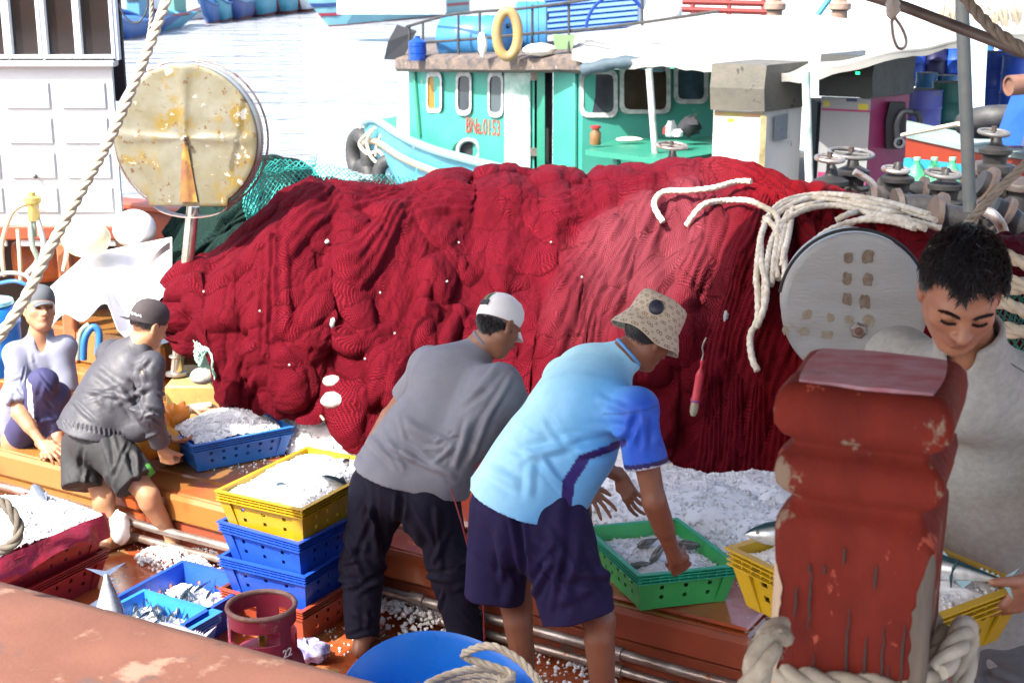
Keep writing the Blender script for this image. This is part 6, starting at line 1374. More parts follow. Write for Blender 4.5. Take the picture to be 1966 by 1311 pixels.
hose([(-10, 546, 8.1), (30, 540, 8.05), (60, 552, 8.05)], .012, hosem[2], 'blue hose lying on the beam behind the squatting man, lower one')
hose([(160, 690, 7.5), (163, 650, 7.5), (178, 628, 7.52), (190, 640, 7.52), (188, 680, 7.5)], .020, hosem[2], 'blue hose loop between the squatting man and the boy')
hose([(150, 690, 7.55), (155, 640, 7.55), (172, 622, 7.56)], .016, hosem[1], 'grey hose loop beside the blue hose loop')
pu = thing('pump', 'small brass and yellow pump with pipe joints under the wheelhouse corner', 'pump', P(66, 440, 8.35))
obj('body', MB().lathe([(.0, 0), (.03, 0), (.035, .02), (.035, .10), (.05, .11), (.05, .14), (.02, .15), (.02, .17), (0, .17)], P(66, 424, 8.35), n=18), mat('tarnished_brass', (.42, .33, .14), .4, (.5, .42, .1), 14, metal=.5), pu, 40)
mb = MB(); 
for dx in (-.028, 0, .028): mb.tube([P(66, 424, 8.34) + V3(dx, 0, 0), P(66, 455, 8.34) + V3(dx, 0, 0)], .011, 8)
obj('outlet', mb, hosem[1], pu, 40)
obj('lever', MB().tube([P(52, 402, 8.33), P(66, 396, 8.33), P(86, 408, 8.33)], .006, 8), STEEL, pu)
tag(obj('knob', MB().ball(P(68, 339, YB - .03), .014), mat('black_knob', (.05, .05, .055), .3)), 'small black knob on the white wheelhouse panel', 'knob')
# tarpaulin
TARP = mat('white_tarpaulin', (.52, .52, .55), .6, (.44, .44, .48), 4, .2, 20)
edge = [(325, 425), (150, 490), (88, 570)]
rows = []
for i in range(36):
    s_ = i / 35; row = []
    tx, ty = (lerp(330, 165, s_ / .6), lerp(455, 488, s_ / .6)) if s_ < .6 else (lerp(165, 86, (s_ - .6) / .4), lerp(488, 560, (s_ - .6) / .4))
    bx, by = lerp(330, 90, s_), lerp(560, 622, s_) + 12 * math.sin(s_ * 20) * (1 if s_ > .4 else .5)
    if .1 < s_ < .5: by += 70 * math.sin((s_ - .1) / .4 * math.pi)
    for j in range(20):
        t = j / 19; f = .10 * float(vnoise(np.array([s_ * 5, t * 2.2, 1.]))) + .05 * float(vnoise(np.array([s_ * 11, t * 5, 4.]))); row.append(P(lerp(tx, bx, t), lerp(ty, by, t), lerp(8.3, 7.55, t ** .8) - f))
    rows.append(row)
tag(obj('tarpaulin', MB().sheet(rows, .006), TARP, smooth=60), 'large white tarpaulin draped between the wheelhouse and the left drum pole', 'tarpaulin')
tag(obj('dark_fold', MB().sheet([[P(lerp(326, 270, t), lerp(470, 545, t) - 14 * math.sin(t * 3) + d, 7.66 - .05 * math.sin(t * 3)) for t in np.linspace(0, 1, 10)] for d in (-6, 8)], .004), mat('tarp_fold_shade', (.22, .20, .20), .7), smooth=60), 'grey strip for the shade in a fold of the white tarpaulin beside the pole', 'tarpaulin fold')  # shade of a tarpaulin fold, laid on as a grey strip
tag(obj('net_float', MB().ball(P(165, 458, 8.05), (.14, .12, .11), 20, 12), mat('cream_yellow_float', (.74, .68, .42), .4), smooth=60), 'big pale yellow float behind the white tarpaulin', 'float')
tag(obj('net_float', MB().ball(P(258, 440, 8.5), (.13, .12, .12), 20, 12), mat('white_float', (.78, .77, .74), .4), smooth=60), 'white float between the tarpaulin and the left drum', 'float')
bl = thing('barrel', 'bright blue plastic barrel at the left edge behind the squatting man', 'barrel', P(0, 700, 7.6))
c = P(-6, 716, 7.5); obj('body', MB().lathe([(0, 0), (.13, 0), (.14, .02), (.145, .1), (.15, .11), (.15, .13), (.145, .14), (.145, .27), (.15, .28), (.15, .30), (.135, .36), (.12, .38), (0, .38)], c, n=32), mat('bright_blue_plastic', (.01, .17, .55), .35), bl, 40)
obj('lid', MB().lathe([(.0, .382), (.11, .382), (.125, .39), (.12, .41), (0, .412)], c, n=28), mat('pale_turquoise_lid', (.20, .50, .55), .4), bl, 40)
# left drum
DRUMS = mat('rust_stained_stainless', (.20, .195, .155), .38, (.145, .13, .075), 5, .35, 24, metal=.35, stains=[((.19, .13, .022), 6, .50, .14), ((.12, .065, .025), 22, .60, .05), ((.36, .36, .34), 12, .60, .06)], dist=.004, bump2=(.15, 120, .001))
dc = P(356, 266, 7.55); kd = F_PX / ((7.55) * _c + (CAM_H - dc.z) * _s); Rd = 141 / kd; cut = -(408 - 266) / kd * .92
ld = thing('net_hauler', 'round rust-stained steel hauler drum cover on a shiny pole, left of the net', 'net hauler', V3(P(340, 720, 7.55).x, 7.55, .5))
n_ax = Vector((-.10, -1, .06)).normalized(); dx = Vector((0, 0, 1)).cross(n_ax).normalized(); dx = -dx if dx.x < 0 else dx; dz = n_ax.cross(dx); dz = dz if dz.z > 0 else -dz
def disc_outline(R_, cz=None, n=72, half=.24):
    o = []
    for i in range(n):
        a = 2 * math.pi * i / n; x, z = math.cos(a) * R_, math.sin(a) * R_
        if cz is not None and z < cz * .86 and abs(x) < R_ * 1.0:
            pass
        o.append((x, z))
    if cz is None: return o
    fl = 78 / kd * 1.0; out = [q for q in o if q[1] > -math.sqrt(max(0, R_ ** 2 - fl ** 2))]; out.sort(key=lambda q: (math.atan2(q[1], q[0]) + math.pi / 2) % (2 * math.pi)); return out + [(-fl, cz), (fl, cz)]
def drum_face(c, out, R_, th, name, m, root, dish=.0):
    mb = MB(); front = [c + dx * x + dz * z for x, z in out]; mb.plate(front, th, -n_ax); return obj(name, mb, m, root, 30)
# face as a fan of rings with pressed ribs
mb = MB(); rings = []
ol = disc_outline(Rd, cut)
for kk in (1., .985, .93, .80, .65, .5, .35, .2, .08):
    ring_ = []
    for (x, z) in ol:
        X_, Z_ = x * kk, z * kk; rib = .010 * (math.exp(-(Z_ / .018) ** 2) + math.exp(-(X_ / .018) ** 2)) * (1 if kk < .97 else 0); wv = .004 * float(vnoise(np.array([X_ * 8, Z_ * 8, 0.]))); ring_.append(dc + dx * X_ + dz * Z_ + n_ax * ((-.004 if kk > .99 else .0) + rib + wv))
    rings.append(ring_)
mb.loft([[p - n_ax * .02 for p in rings[0]]] + rings, True); obj('cover', mb, DRUMS, ld, 60)
# long rust run below the hub
mb = MB().sheet([[dc + dx * x + dz * z + n_ax * (.0125 + .010 * math.exp(-(x / .018) ** 2)) for x in np.linspace(-(.012 + .03 * t), .012 + .045 * t, 6)] for t, z in ((i / 9, -.025 - .31 * i / 9) for i in range(10))], .0015)
o = obj('rust_run', mb, mat('ochre_rust_run', (.22, .12, .02), .5, (.15, .05, .025), 14, stains=[((.27, .17, .03), 10, .55, .1)]), ld, 60)
mb = MB(); n_ = 64
for dd, rr, ro in ((-.035, Rd * 1.045, .006), (-.13, Rd * 1.06, .006)): mb.tube([dc - n_ax * -dd + dx * math.cos(a) * rr + dz * math.sin(a) * rr for a in np.linspace(-1.1, 4.2, n_)], ro, 6)
obj('guard_rim', mb, STEEL, ld, 60)
rows = [[dc - n_ax * (.025 + .12 * j) + dx * math.cos(a) * Rd * .99 + dz * math.sin(a) * Rd * .99 for a in np.linspace(-1.0, 4.15, 60)] for j in range(2)]
obj('drum_side', MB().sheet(rows, .004), mat('pale_steel_side', (.62, .62, .60), .35, (.4, .38, .34), 6, metal=.6), ld, 60)
obj('hub_bolt', MB().lathe([(.018, -.01), (.018, .016), (.012, .018), (.012, .05), (.0, .052)], dc, n_ax, 6), STEEL, ld, 0)
pb = P(335, 722, 7.55); pt = dc + dz * cut - n_ax * .06
obj('chute', MB().sheet([[dc - n_ax * (.03 + .10 * (j / 5)) + dx * math.cos(a) * Rd * .55 + dz * (cut * .95 + math.sin(a) * .085) for a in np.linspace(math.pi, 2 * math.pi, 16)] for j in range(6)], .004), mat('rust_brown_chute', (.30, .15, .11), .5, (.5, .45, .4), 8, metal=.3), ld, 60)
zz = [0, .0, .012, .012]
obj('pole', MB().tube([Vector((pb.x, 7.6, pb.z)), Vector((pt.x, 7.62, pt.z - .01))], .034, 20), mat('bright_stainless_pole', (.72, .70, .66), .22, (.45, .36, .25), 5, metal=.85, stains=[((.35, .2, .1), 9, .66, .04)]), ld, 60)
mb = MB(); 
for q in (.10, .24, .40): mb.lathe([(.034, -.006), (.037, 0), (.034, .006)], Vector((pb.x, 7.6, pb.z + q)), n=20)
mb.lathe([(.0, 0), (.06, 0), (.06, .012), (.034, .014)], Vector((pb.x, 7.6, pb.z - .005)), n=20); obj('weld_ring', mb, STEEL, ld, 50)
by = thing('box', 'yellow ochre painted box under the foot of the hauler pole', 'box', P(375, 770, 7.5))
xa, xb = P(318, 740, 7.45).x, P(432, 740, 7.45).x; zt2 = P(375, 728, 7.55).z
obj('body', MB().box((xa, 7.42, .3), (xb, 7.85, zt2), bev=.01), mat('worn_yellow_paint', (.48, .38, .12), .5, (.40, .28, .10), 5, .3, stains=[((.55, .5, .4), 6, .64, .05)]), by, 30)
for (px, py, Y, r_, lb_) in ((390, 722, 7.2, .07, 'flattened white float lying on the yellow box'), (392, 686, 7.3, .05, 'small white float under the left end of the net'), (638, 732, 6.88, .05, 'white float under the net, upper of the two left of the man in grey'), (642, 768, 6.80, .07, 'white float under the net, lower of the two left of the man in grey')):
    tag(obj('net_float', MB().ball(P(px, py, Y), (r_, r_ * .9, r_ * .62), 16, 9, jit=.05), mat('white_foam_float', (.50, .49, .45), .6, (.36, .35, .32), 12, .4, 60), smooth=60), lb_, 'float', 'white foam floats')
# right drum
dc2 = P(1640, 590, 5.55); k2 = F_PX / (5.55 * _c + (CAM_H - dc2.z) * _s); R2 = 138 / k2; n_ax = Vector((-.16, -1, .10)).normalized(); dx = Vector((0, 0, 1)).cross(n_ax).normalized(); dx = -dx if dx.x < 0 else dx; dz = n_ax.cross(dx); dz = dz if dz.z > 0 else -dz
rd = thing('net_hauler', 'round grey steel hauler drum with rust squares behind the red post', 'net hauler', V3(dc2.x + .1, 5.7, .3))
mb = MB(); rings = []
for kk in (1., .985, .9, .75, .6, .45, .3, .15, .05): rings.append([dc2 + dx * math.cos(a) * R2 * kk * 1.0 + dz * math.sin(a) * R2 * 1.04 * kk + n_ax * (.002 * float(vnoise(np.array([math.cos(a) * kk * 5, math.sin(a) * kk * 5, 0.]))) + (0 if kk < .99 else -.003)) for a in np.linspace(0, 2 * math.pi, 73)[:-1]])
mb.loft([[p - n_ax * .012 for p in rings[0]]] + rings)
obj('cover', mb, mat('dull_grey_steel', (.40, .42, .43), .42, (.33, .335, .33), 3, .2, 60, metal=.25, stains=[((.30, .26, .20), 5, .60, .1), ((.22, .13, .07), 16, .68, .04)], stretch=(.5, 1, 1.6)), rd, 60)
RUST = mat('brown_rust_patch', (.16, .115, .08), .8, (.26, .215, .17), 40, .4, 80)
g_ = random.Random(4)
for (x, z, w_, h_) in ((1625, 495, 20, 26), (1660, 492, 24, 28), (1624, 535, 20, 26), (1662, 535, 22, 28), (1626, 575, 20, 28), (1660, 578, 22, 32), (1552, 608, 22, 22), (1596, 612, 18, 20), (1632, 615, 20, 18), (1668, 614, 24, 26), (1548, 640, 18, 18), (1592, 645, 24, 18), (1512, 640, 12, 20), (1700, 640, 26, 20)):
    c = P(x, y := z, 5.55); X_, Z_ = (x - 1640) / k2, (590 - z) / k2; pts = []
    for i in range(14):
        a = 2 * math.pi * i / 14; q = g_.uniform(.36, .52); sq = 1 / max(abs(math.cos(a)), abs(math.sin(a))) ** .6; pts.append(dc2 + dx * (X_ + math.cos(a) * w_ / k2 * q * sq) + dz * (Z_ + math.sin(a) * h_ / k2 * q * sq) + n_ax * .0028)
    obj('rust_patch', MB().plate(pts, .0012, n_ax), RUST if x > 1600 and z < 600 else mat('ochre_rust_patch', (.25, .20, .125), .8, (.33, .31, .26), 50), rd, 0)
bc2 = dc2 + dx * (10 / k2) + dz * (-44 / k2); obj('hub_bolt', MB().lathe([(.034, .0), (.034, .018), (.026, .024), (.0, .024)], bc2, n_ax, 6), STEEL, rd, 0); obj('hub_pin', MB().lathe([(.016, .02), (.016, .04), (.0, .044)], bc2, n_ax, 14), mat('rusty_pin', (.16, .08, .06), .7), rd, 40)
mb = MB().tube([dc2 + dx * math.cos(a) * R2 * 1.03 - n_ax * .06 + dz * math.sin(a) * R2 * 1.07 for a in np.linspace(-.2, 3.0, 40)], .007, 6); obj('guard_rim', mb, BLACK, rd, 60)
obj('drum_side', MB().sheet([[dc2 - n_ax * (.015 + .30 * j) + dx * math.cos(a) * R2 * .99 + dz * math.sin(a) * R2 * 1.03 for a in np.linspace(0, 2 * math.pi, 60)] for j in range(2)], .004), mat('pale_worn_drum_side', (.55, .54, .50), .5, (.42, .40, .34), 6, metal=.3), rd, 60)
obj('stand', MB().bar(dc2 - n_ax * .12, V3(dc2.x + .05, dc2.y + .14, .3), .12, .10, (0, 1, 0)), REDBR, rd, 0)

# ropes lying over the net, following its surface
def net_rope(pxs, r, m, label, off=.012, sub=5):
    pts = [on_net(x, y) + V3(-.0, -.6, .8) * (off + r) for (x, y) in pxs]; pts = [p + V3(0, -.02, .025) for p in pts]; q = spline(pts, sub); return tag(obj('rope', MB().tube(resample(q, .008), r, 12, prof=lambda a: .76 + .30 * abs(math.cos(1.5 * a)), twist=.8 / r), m, smooth=60), label, 'rope', 'white ropes thrown over the net')
RW = mat('white_old_rope', (.80, .75, .64), .9, (.50, .42, .30), 22, .8, 120, dist=.004)
for pts, lb_ in (([(1270, 440), (1254, 410), (1272, 385), (1320, 378), (1370, 374), (1410, 364), (1440, 362)], 'white rope curling over the top of the net, farthest left loop'),
    ([(1318, 445), (1330, 424), (1350, 408), (1390, 398), (1430, 400), (1460, 410), (1485, 430), (1490, 470)], 'white rope arch right of the farthest left loop'),
    ([(1450, 560), (1452, 500), (1462, 450), (1490, 412), (1540, 396), (1600, 400), (1660, 410), (1720, 425), (1765, 440)], 'long white rope sweeping right along the crest of the net'),
    ([(1478, 560), (1482, 500), (1500, 450), (1520, 420), (1570, 402), (1640, 398), (1700, 412), (1760, 432)], 'long white rope doubled beside the crest of the net'),
    ([(1466, 600), (1468, 540), (1480, 470), (1510, 428)], 'white rope hanging to the left of the grey drum, second strand'),
    ([(1500, 560), (1506, 520), (1498, 480), (1484, 450), (1462, 432)], 'white rope crossing the hanging strands'),
    ([(1452, 560), (1450, 620), (1440, 660), (1438, 700), (1450, 728)], 'frayed white rope tail hanging lowest left of the grey drum'),
    ([(1555, 480), (1590, 455), (1640, 440), (1700, 440), (1750, 455)], 'white rope running along the top of the grey drum'),
    ([(1600, 440), (1640, 420), (1700, 425), (1750, 445)], 'white rope loop above the grey drum'),
    ([(1478, 432), (1530, 402), (1590, 392), (1650, 402), (1720, 418), (1790, 440)], 'white rope in the bundle along the crest, third from the front'),
    ([(1490, 445), (1540, 418), (1600, 410), (1660, 422), (1730, 436), (1800, 455)], 'white rope in the bundle along the crest, second from the front'),
    ([(1462, 440), (1500, 405), (1560, 390), (1630, 392), (1700, 404), (1780, 428)], 'white rope farthest back in the bundle along the crest'),
    ([(1510, 425), (1500, 470), (1488, 520), (1490, 550)], 'short white strand hanging innermost beside the grey drum'),
    ([(1458, 470), (1460, 520), (1470, 560), (1462, 600), (1448, 640)], 'white strand hanging outermost left of the grey drum'),
    ([(1520, 415), (1512, 460), (1500, 505), (1496, 530)], 'white strand hanging nearest the rim of the grey drum'),
    ([(1610, 455), (1660, 432), (1720, 438), (1770, 455)], 'white rope strand nearest the rim of the grey drum')):
    net_rope(pts, .0165, RW, lb_)
mb = MB()
# net light (squid lure lamp)
q0 = on_net(1335, 760) + V3(0, -.10, 0); nl = thing('net_light', 'red tube lamp with clear end hanging on a steel clip in front of the net', 'lamp', q0)
a_, b_ = P(1349, 690, q0.y), P(1330, 800, q0.y); ax_ = (b_ - a_).normalized()
obj('tube', MB().lathe([(.006, 0), (.011, .012), (.007, .025), (.007, .045), (.017, .065), (.021, .08), (.021, .195), (.024, .2), (.024, .215), (.020, .217)], a_, ax_, 20), mat('faded_red_plastic', (.55, .035, .06), .4, (.42, .03, .05), 30), nl, 50)
obj('lens', MB().lathe([(.0195, .217), (.021, .235), (.020, .265), (.012, .285), (0, .288)], a_, ax_, 20), mat('clear_yellowed_lens', (.55, .50, .36), .12, trans=.4), nl, 50)
obj('seal_ring', MB().ring(a_ + ax_ * .208, ax_, .0235, .003, 24, 8), mat('blue_ring', (.05, .08, .35), .4), nl, 60)
obj('clip', MB().tube(spline([P(1356, 648, q0.y), P(1349, 665, q0.y), P(1350, 680, q0.y), P(1347, 692, q0.y)], 6), .0045, 8), STEEL, nl, 60)
# big ropes at the left
tag(obj('rope', rope_mb([P(330, -30, 6.2), P(300, 55, 6.05), P(262, 150, 5.9), P(212, 265, 5.7), P(160, 360, 5.5), P(100, 470, 5.3), P(50, 570, 5.15), P(0, 645, 5.05), P(-60, 730, 4.9)], .021), CREAM, smooth=60), 'thick cream rope running diagonally down across the wheelhouse to the left edge', 'rope')
tag(obj('rope', rope_mb([P(292, -20, 7.2), P(290, 40, 7.2), P(284, 80, 7.2), P(276, 140, 7.2)], .011), GREYROPE, smooth=60), 'thin grey rope hanging beside the thick cream rope at the top', 'rope')
tag(obj('cable', MB().tube(spline([P(282, -20, 8.0), P(283, 15, 8.0), P(270, 40, 8.0), P(255, 43, 8.0), P(238, 30, 8.0), P(228, 8, 8.0)], 8), .005, 6), BLACK, smooth=60), 'thin black cable loop hanging beside the wheelhouse window', 'cable')
rr = [P(-40, 965, 3.0), P(0, 962, 3.0), P(24, 985, 2.98), P(36, 1012, 2.97), P(28, 1040, 2.96), P(0, 1056, 2.96), P(-40, 1060, 2.96)]
tag(obj('rope', rope_mb(rr, .0125), mat('shaded_grey_rope', (.13, .11, .085), .85, (.08, .07, .055), 25, .6, 200, dist=.002), smooth=60), 'loop of grey laid rope poking in at the left edge over the red crates', 'rope')  # darker copy of the grey rope, its shade put into the colour
tag(obj('rope', rope_mb([P(568, 800, 7.0), P(570, 788, 7.0), P(590, 785, 6.9), P(612, 795, 6.8), P(622, 806, 6.75)], .006), CREAM, smooth=60), 'thin cream cord loop beside the ice heap left of the man in grey', 'rope')
# coil at the far right behind the near man
RC = thing('rope_coil', 'stack of cream rope coils behind the shoulder of the near man at the right edge', 'rope coil', P(1990, 620, 4.6))
for i, (y0, h_) in enumerate(((500, 22), (526, 24), (556, 22), (592, 20), (618, 18), (640, 16))):
    pts = [P(1800, y0 + 30, 4.9), P(1880, y0 + 6, 4.55), P(1925, y0, 4.45), P(1966, y0 + 8, 4.42), P(2020, y0 + 22, 4.5), P(2060, y0 + 30, 4.9)]; obj('strand', rope_mb([q + V3(0, 0, .02 * math.sin(i * 2.1 + k)) for k, q in enumerate(pts)], .021), CREAM, RC, 60)
loose_net([P(1900, 590, 4.8), P(1940, 600, 4.8), P(1990, 610, 4.8)], .22, 21, mat('sea_green_twine', (.01, .22, .17), .6), ('sea green netting under the rope coils at the right edge', 'fishing net'), .02)
o, *_x = net_pile('net_pile', [(1780, 560, 5.6, 760, 5.3), (1850, 500, 5.6, 740, 5.2), (1920, 470, 5.6, 720, 5.1), (2000, 460, 5.6, 720, 5.1)], 130, 90, 30, lambda s, t: 0, REDNET, ('crimson net bundle under the rope coils at the right edge', 'fishing net'), seed=31, lob=(.1, .3, .04, .08, .02, .04), scl=.2)
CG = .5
# ================================================================ FAR SIDE: green boat, fuel dispensers, pipework, barrels, moored fleet
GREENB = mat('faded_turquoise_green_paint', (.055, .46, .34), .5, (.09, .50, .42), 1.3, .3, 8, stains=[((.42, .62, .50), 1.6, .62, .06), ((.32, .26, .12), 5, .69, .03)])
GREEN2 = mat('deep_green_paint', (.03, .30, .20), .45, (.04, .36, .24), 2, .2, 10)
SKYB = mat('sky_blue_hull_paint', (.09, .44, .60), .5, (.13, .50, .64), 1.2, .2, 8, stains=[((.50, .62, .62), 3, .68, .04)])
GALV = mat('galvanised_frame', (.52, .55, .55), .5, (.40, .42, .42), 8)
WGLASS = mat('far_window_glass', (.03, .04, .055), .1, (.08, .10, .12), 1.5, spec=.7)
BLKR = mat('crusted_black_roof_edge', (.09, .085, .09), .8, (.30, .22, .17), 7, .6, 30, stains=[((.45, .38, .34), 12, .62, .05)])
gb = thing('fishing_boat', 'turquoise green cabin fishing boat with blue bow and white awning behind the red net', 'fishing boat', P(1050, 420, 21))
# cabin walls: a run of vertical panels between photo columns (px, Y)
WL = [(786, 23.6), (842, 22.6), (1012, 21.6), (1062, 21.2), (1118, 20.6), (1375, 20.9)]
def wpt(px, py, off=0.):
    C_ = [P(a, 230, b) for a, b in WL]; i = int(np.clip(np.searchsorted([a for a, b in WL], px, side='right') - 1, 0, len(WL) - 2)); a, b = C_[i], C_[i + 1]; r = ray(px, py)
    # meet of the sight line with the upright wall plane through a and b
    dx_, dy_ = b.x - a.x, b.y - a.y; t = (a.x * dy_ - a.y * dx_) / (r.x * dy_ - r.y * dx_); return P(px, py, r.y * t - off)
zr = wpt(1000, 122).z; zbt = -.75
def wxy(px): q = wpt(px, 230); return q.x, q.y
mb = MB(); th_ = .06
segs = [(786, 842), (842, 1026), (1062, 1118), (1118, 1375)]
for a, b in segs:
    (x0, y0), (x1, y1) = wxy(a), wxy(b); mb.plate([(x0, y0, zbt), (x1, y1, zbt), (x1, y1, zr + (.03 if b < 1100 else -.02)), (x0, y0, zr + (.03 if b < 1100 else -.02))], .05, (0, 1, 0))
x0, y0 = wxy(786); mb.plate([(x0, y0 + .05, zbt), (x0 + .4, 26.5, zbt), (x0 + .4, 26.5, zr), (x0, y0 + .05, zr)], .05, (1, 0, 0))
x1, y1 = wxy(1375); mb.plate([(x1, y1 + .05, zbt), (x1 - .1, 26.5, zbt), (x1 - .1, 26.5, zr), (x1, y1 + .05, zr)], .05, (-1, 0, 0))
obj('cabin', mb, GREENB, gb, 0)
# recess for the doorway
(xa, ya), (xb, yb_) = wxy(1026), wxy(1062); mb = MB().plate([(xa, ya + .35, zbt), (xb, yb_ + .35, zbt), (xb, yb_ + .35, zr), (xa, ya + .35, zr)], .03, (0, 1, 0)); obj('doorway', mb, mat('black_doorway', (.012, .014, .016), .8), gb, 0)
def plate_on(a, b, t, bt, off, th_, name, m, parent, bev=.0):
    p = [wpt(a, t, off), wpt(b, t, off), wpt(b, bt, off), wpt(a, bt, off)]
    return obj(name, MB().plate(p, th_, (0, 1, 0)), m, parent, 0)
def far_window(a, b, t, bt, pane, name='window'):
    r = .22; c = [wpt(a, t, .07), wpt(b, t, .07), wpt(b, bt, .07), wpt(a, bt, .07)]; out = []
    for i in range(4):
        p, q, n_ = c[i], c[i - 1], c[(i + 1) % 4]; k_ = .10
        out += [p + (q - p).normalized() * k_, p + ((q - p).normalized() + (n_ - p).normalized()) * k_ * .3, p + (n_ - p).normalized() * k_]
    cen = sum(c, Vector()) / 4; inn = [cen + (p - cen) * 1.0 - (p - cen).normalized() * .075 for p in out]; mb = MB(); n_ = len(out); V_ = out + inn + [p + V3(0, .06, 0) for p in out] + [p + V3(0, .06, 0) for p in inn]
    F_ = []
    for i in range(n_):
        j = (i + 1) % n_; F_ += [(i, j, n_ + j, n_ + i), (i, 2 * n_ + i, 2 * n_ + j, j), (n_ + i, n_ + j, 3 * n_ + j, 3 * n_ + i)]
    mb.add(V_, F_); w = obj(name, mb, GALV, gb, 0); obj('pane', MB().plate([p + V3(0, .03, 0) for p in inn], .01, (0, 1, 0)), pane, w, 0); return w
far_window(818, 848, 139, 217, mat('yellow_curtained_pane', (.50, .26, .02), .4, (.36, .20, .03), 8)); far_window(875, 905, 137, 222, WGLASS); far_window(936, 966, 137, 226, mat('grey_pane', (.12, .16, .18), .1))
far_window(1113, 1186, 134, 226, WGLASS); far_window(1190, 1288, 124, 219, mat('brown_dark_pane', (.035, .02, .015), .15, (.08, .05, .03), 3)); far_window(1294, 1360, 122, 200, mat('blue_grey_pane', (.10, .22, .30), .1, (.04, .06, .08), 2))
d_ = plate_on(968, 1018, 134, 324, .075, .05, 'door', mat('weathered_white_green_door', (.62, .68, .64), .6, (.20, .50, .40), 2.2, .3), gb); plate_on(1031, 1046, 128, 326, .03, .03, 'door_edge', GREEN2, gb)
for y in (155, 300): obj('hinge', MB().box(tuple(wpt(1018, y, .10)), tuple(wpt(1018, y, .10) + V3(.10, .06, .12))), STEEL, d_, 0)
mb = MB().tube([wpt(1104, 130, .06), wpt(1104, 340, .06)], .035, 8); obj('conduit', mb, GREENB, gb)
mb = MB().tube([wpt(795, 130, .06), wpt(806, 260, .06)], .04, 8); obj('pipe', mb, GREEN2, gb)
# registration, as lettered on the cabin
REDL = mat('faded_red_lettering', (.42, .045, .035), .7, (.55, .16, .12), 5)
pm = wpt(927, 245, .03); pd = wpt(960, 245) - wpt(908, 245); text('BNa.0153', .34, REDL, 'registration', face_M(pm, pd.normalized() + V3(0, 0, -.09), (0, 0, 1)), gb, squash=.50)
# roof slab with crusted edge
Yc = [(764, 23.7), (830, 22.4), (1000, 21.3), (1080, 20.8), (1118, 20.3)]
rows = []
for j, (dz_, oy) in enumerate(((-.10, .05), (-.06, -.10), (.03, -.10), (.06, .1), (.07, 3.4))): rows.append([P(a, 121, y) + V3(0, oy, dz_ + .015 * math.sin(i * 3)) for i, (a, y) in enumerate(Yc)])
obj('roof', MB().sheet(rows, .05), BLKR, gb, 0)
# small white superstructure forward
mb = MB(); x0, y0 = wxy(770); rows = []
mb.loft([[P(758, 325, 25), P(800, 290, 24.2), P(812, 285, 26), P(770, 285, 26)], [P(764, 180, 25), P(800, 180, 24.2), P(812, 180, 26), P(770, 180, 26)], [P(770, 118, 25), P(792, 118, 24.2), P(805, 118, 26), P(772, 118, 26)]]); obj('fore_cabin', mb, mat('white_turquoise_wall', (.62, .74, .74), .5, (.30, .58, .56), 1.5), gb, 40)
# hull: bow at the left, sheer rising to the bow
SH = [(700, 238, 26.5), (722, 234, 25.8), (770, 264, 23.4), (830, 290, 21.9), (900, 310, 21.0), (980, 330, 20.3), (1060, 347, 19.6), (1200, 362, 18.8), (1400, 380, 18.0)]
rows = []
for dzz, inw in ((.04, .0), (0, .06), (-.45, .10), (-.9, .35), (-1.6, .9)):
    row = []
    for (a, b, y) in SH: p = P(a, b, y); q = p + V3(0, inw * 1.2, 0) + V3(inw * (.6 if a < 760 else .1), 0, 0); q.z = p.z + dzz; q.z = max(q.z, -1.9); row.append(q)
    rows.append(row)
obj('hull', MB().sheet([[p + V3(0, 0, 0) for p in r_] for r_ in rows[::-1]], .06), SKYB, gb, 50)
obj('sheer_rail', MB().tube(spline([P(a, b - 3, y - .05) for a, b, y in SH], 6), .07, 8), mat('pale_turquoise_rail', (.30, .62, .66), .5), gb, 60)
obj('rubbing_strake', MB().tube(spline([P(a, b + 38, y - .12) for a, b, y in SH], 6), .06, 8), mat('tan_rubbing_strake', (.45, .38, .28), .7), gb, 60)
bowin = [[P(a, b + 6, y + .05) + V3(0, 0, -.05) for a, b, y in SH[:4]], [P(a + 40, b - 6, y + 2) for a, b, y in SH[:4]]]
obj('foredeck', MB().sheet(bowin, .05), GREEN2, gb, 0)
mb = MB()
for (a, b, y) in ((748, 232, 26), (758, 226, 26)): mb.tube([P(a, b + 30, y), P(a, b, y)], .09, 10)
obj('bollard', mb, GREEN2, gb, 50) if False else None
obj('port_hole', MB().ring(wpt(900, 290, .10), (0, 1, 0), .17, .035, 24, 8), GALV, gb, 60); obj('port_cover', MB().lathe([(.0, 0), (.15, 0), (.15, .02), (0, .02)], wpt(884, 290, .12), (.5, -1, 0), 20), GREEN2, gb, 40); obj('port_dark', MB().lathe([(.0, 0), (.15, 0), (.15, .02), (0, .02)], wpt(900, 290, .04), (0, -1, 0), 20), BLACK, gb, 40)
# bench / hatch of green planks aft
p0, p1, p2, p3 = P(1124, 288, 18.6), P(1290, 308, 17.4), P(1385, 292, 18.4), P(1372, 262, 20.4)
obj('green_bench', MB().plate([p0, p1, p2, p3, P(1180, 268, 20.4)], .07, (0, 0, -1)), GREEN2, gb, 0); mb = MB()
for (a, b, y) in ((1183, 300, 18.3), (1230, 308, 18.0), (1286, 316, 17.6)): obj('bench_leg', MB().tube([P(a, b - 3, y + .15), P(a + 4, b + 60, y + .15)], .055, 8), GREENB, gb)
obj('aft_deck', MB().box((P(1120, 300, 19).x, 17.0, -.62), (P(1560, 300, 19).x, 20.8, -.55)), REDBR, gb, 0)
for (a, b, c, y) in ((1251, 133, 308, 18.2),): obj('awning_pole', MB().tube([P(a - 5, b, y), P(a + 8, c, y)], .045, 10), mat('chipped_white_pole', (.58, .62, .58), .5, (.35, .45, .38), 5), gb)
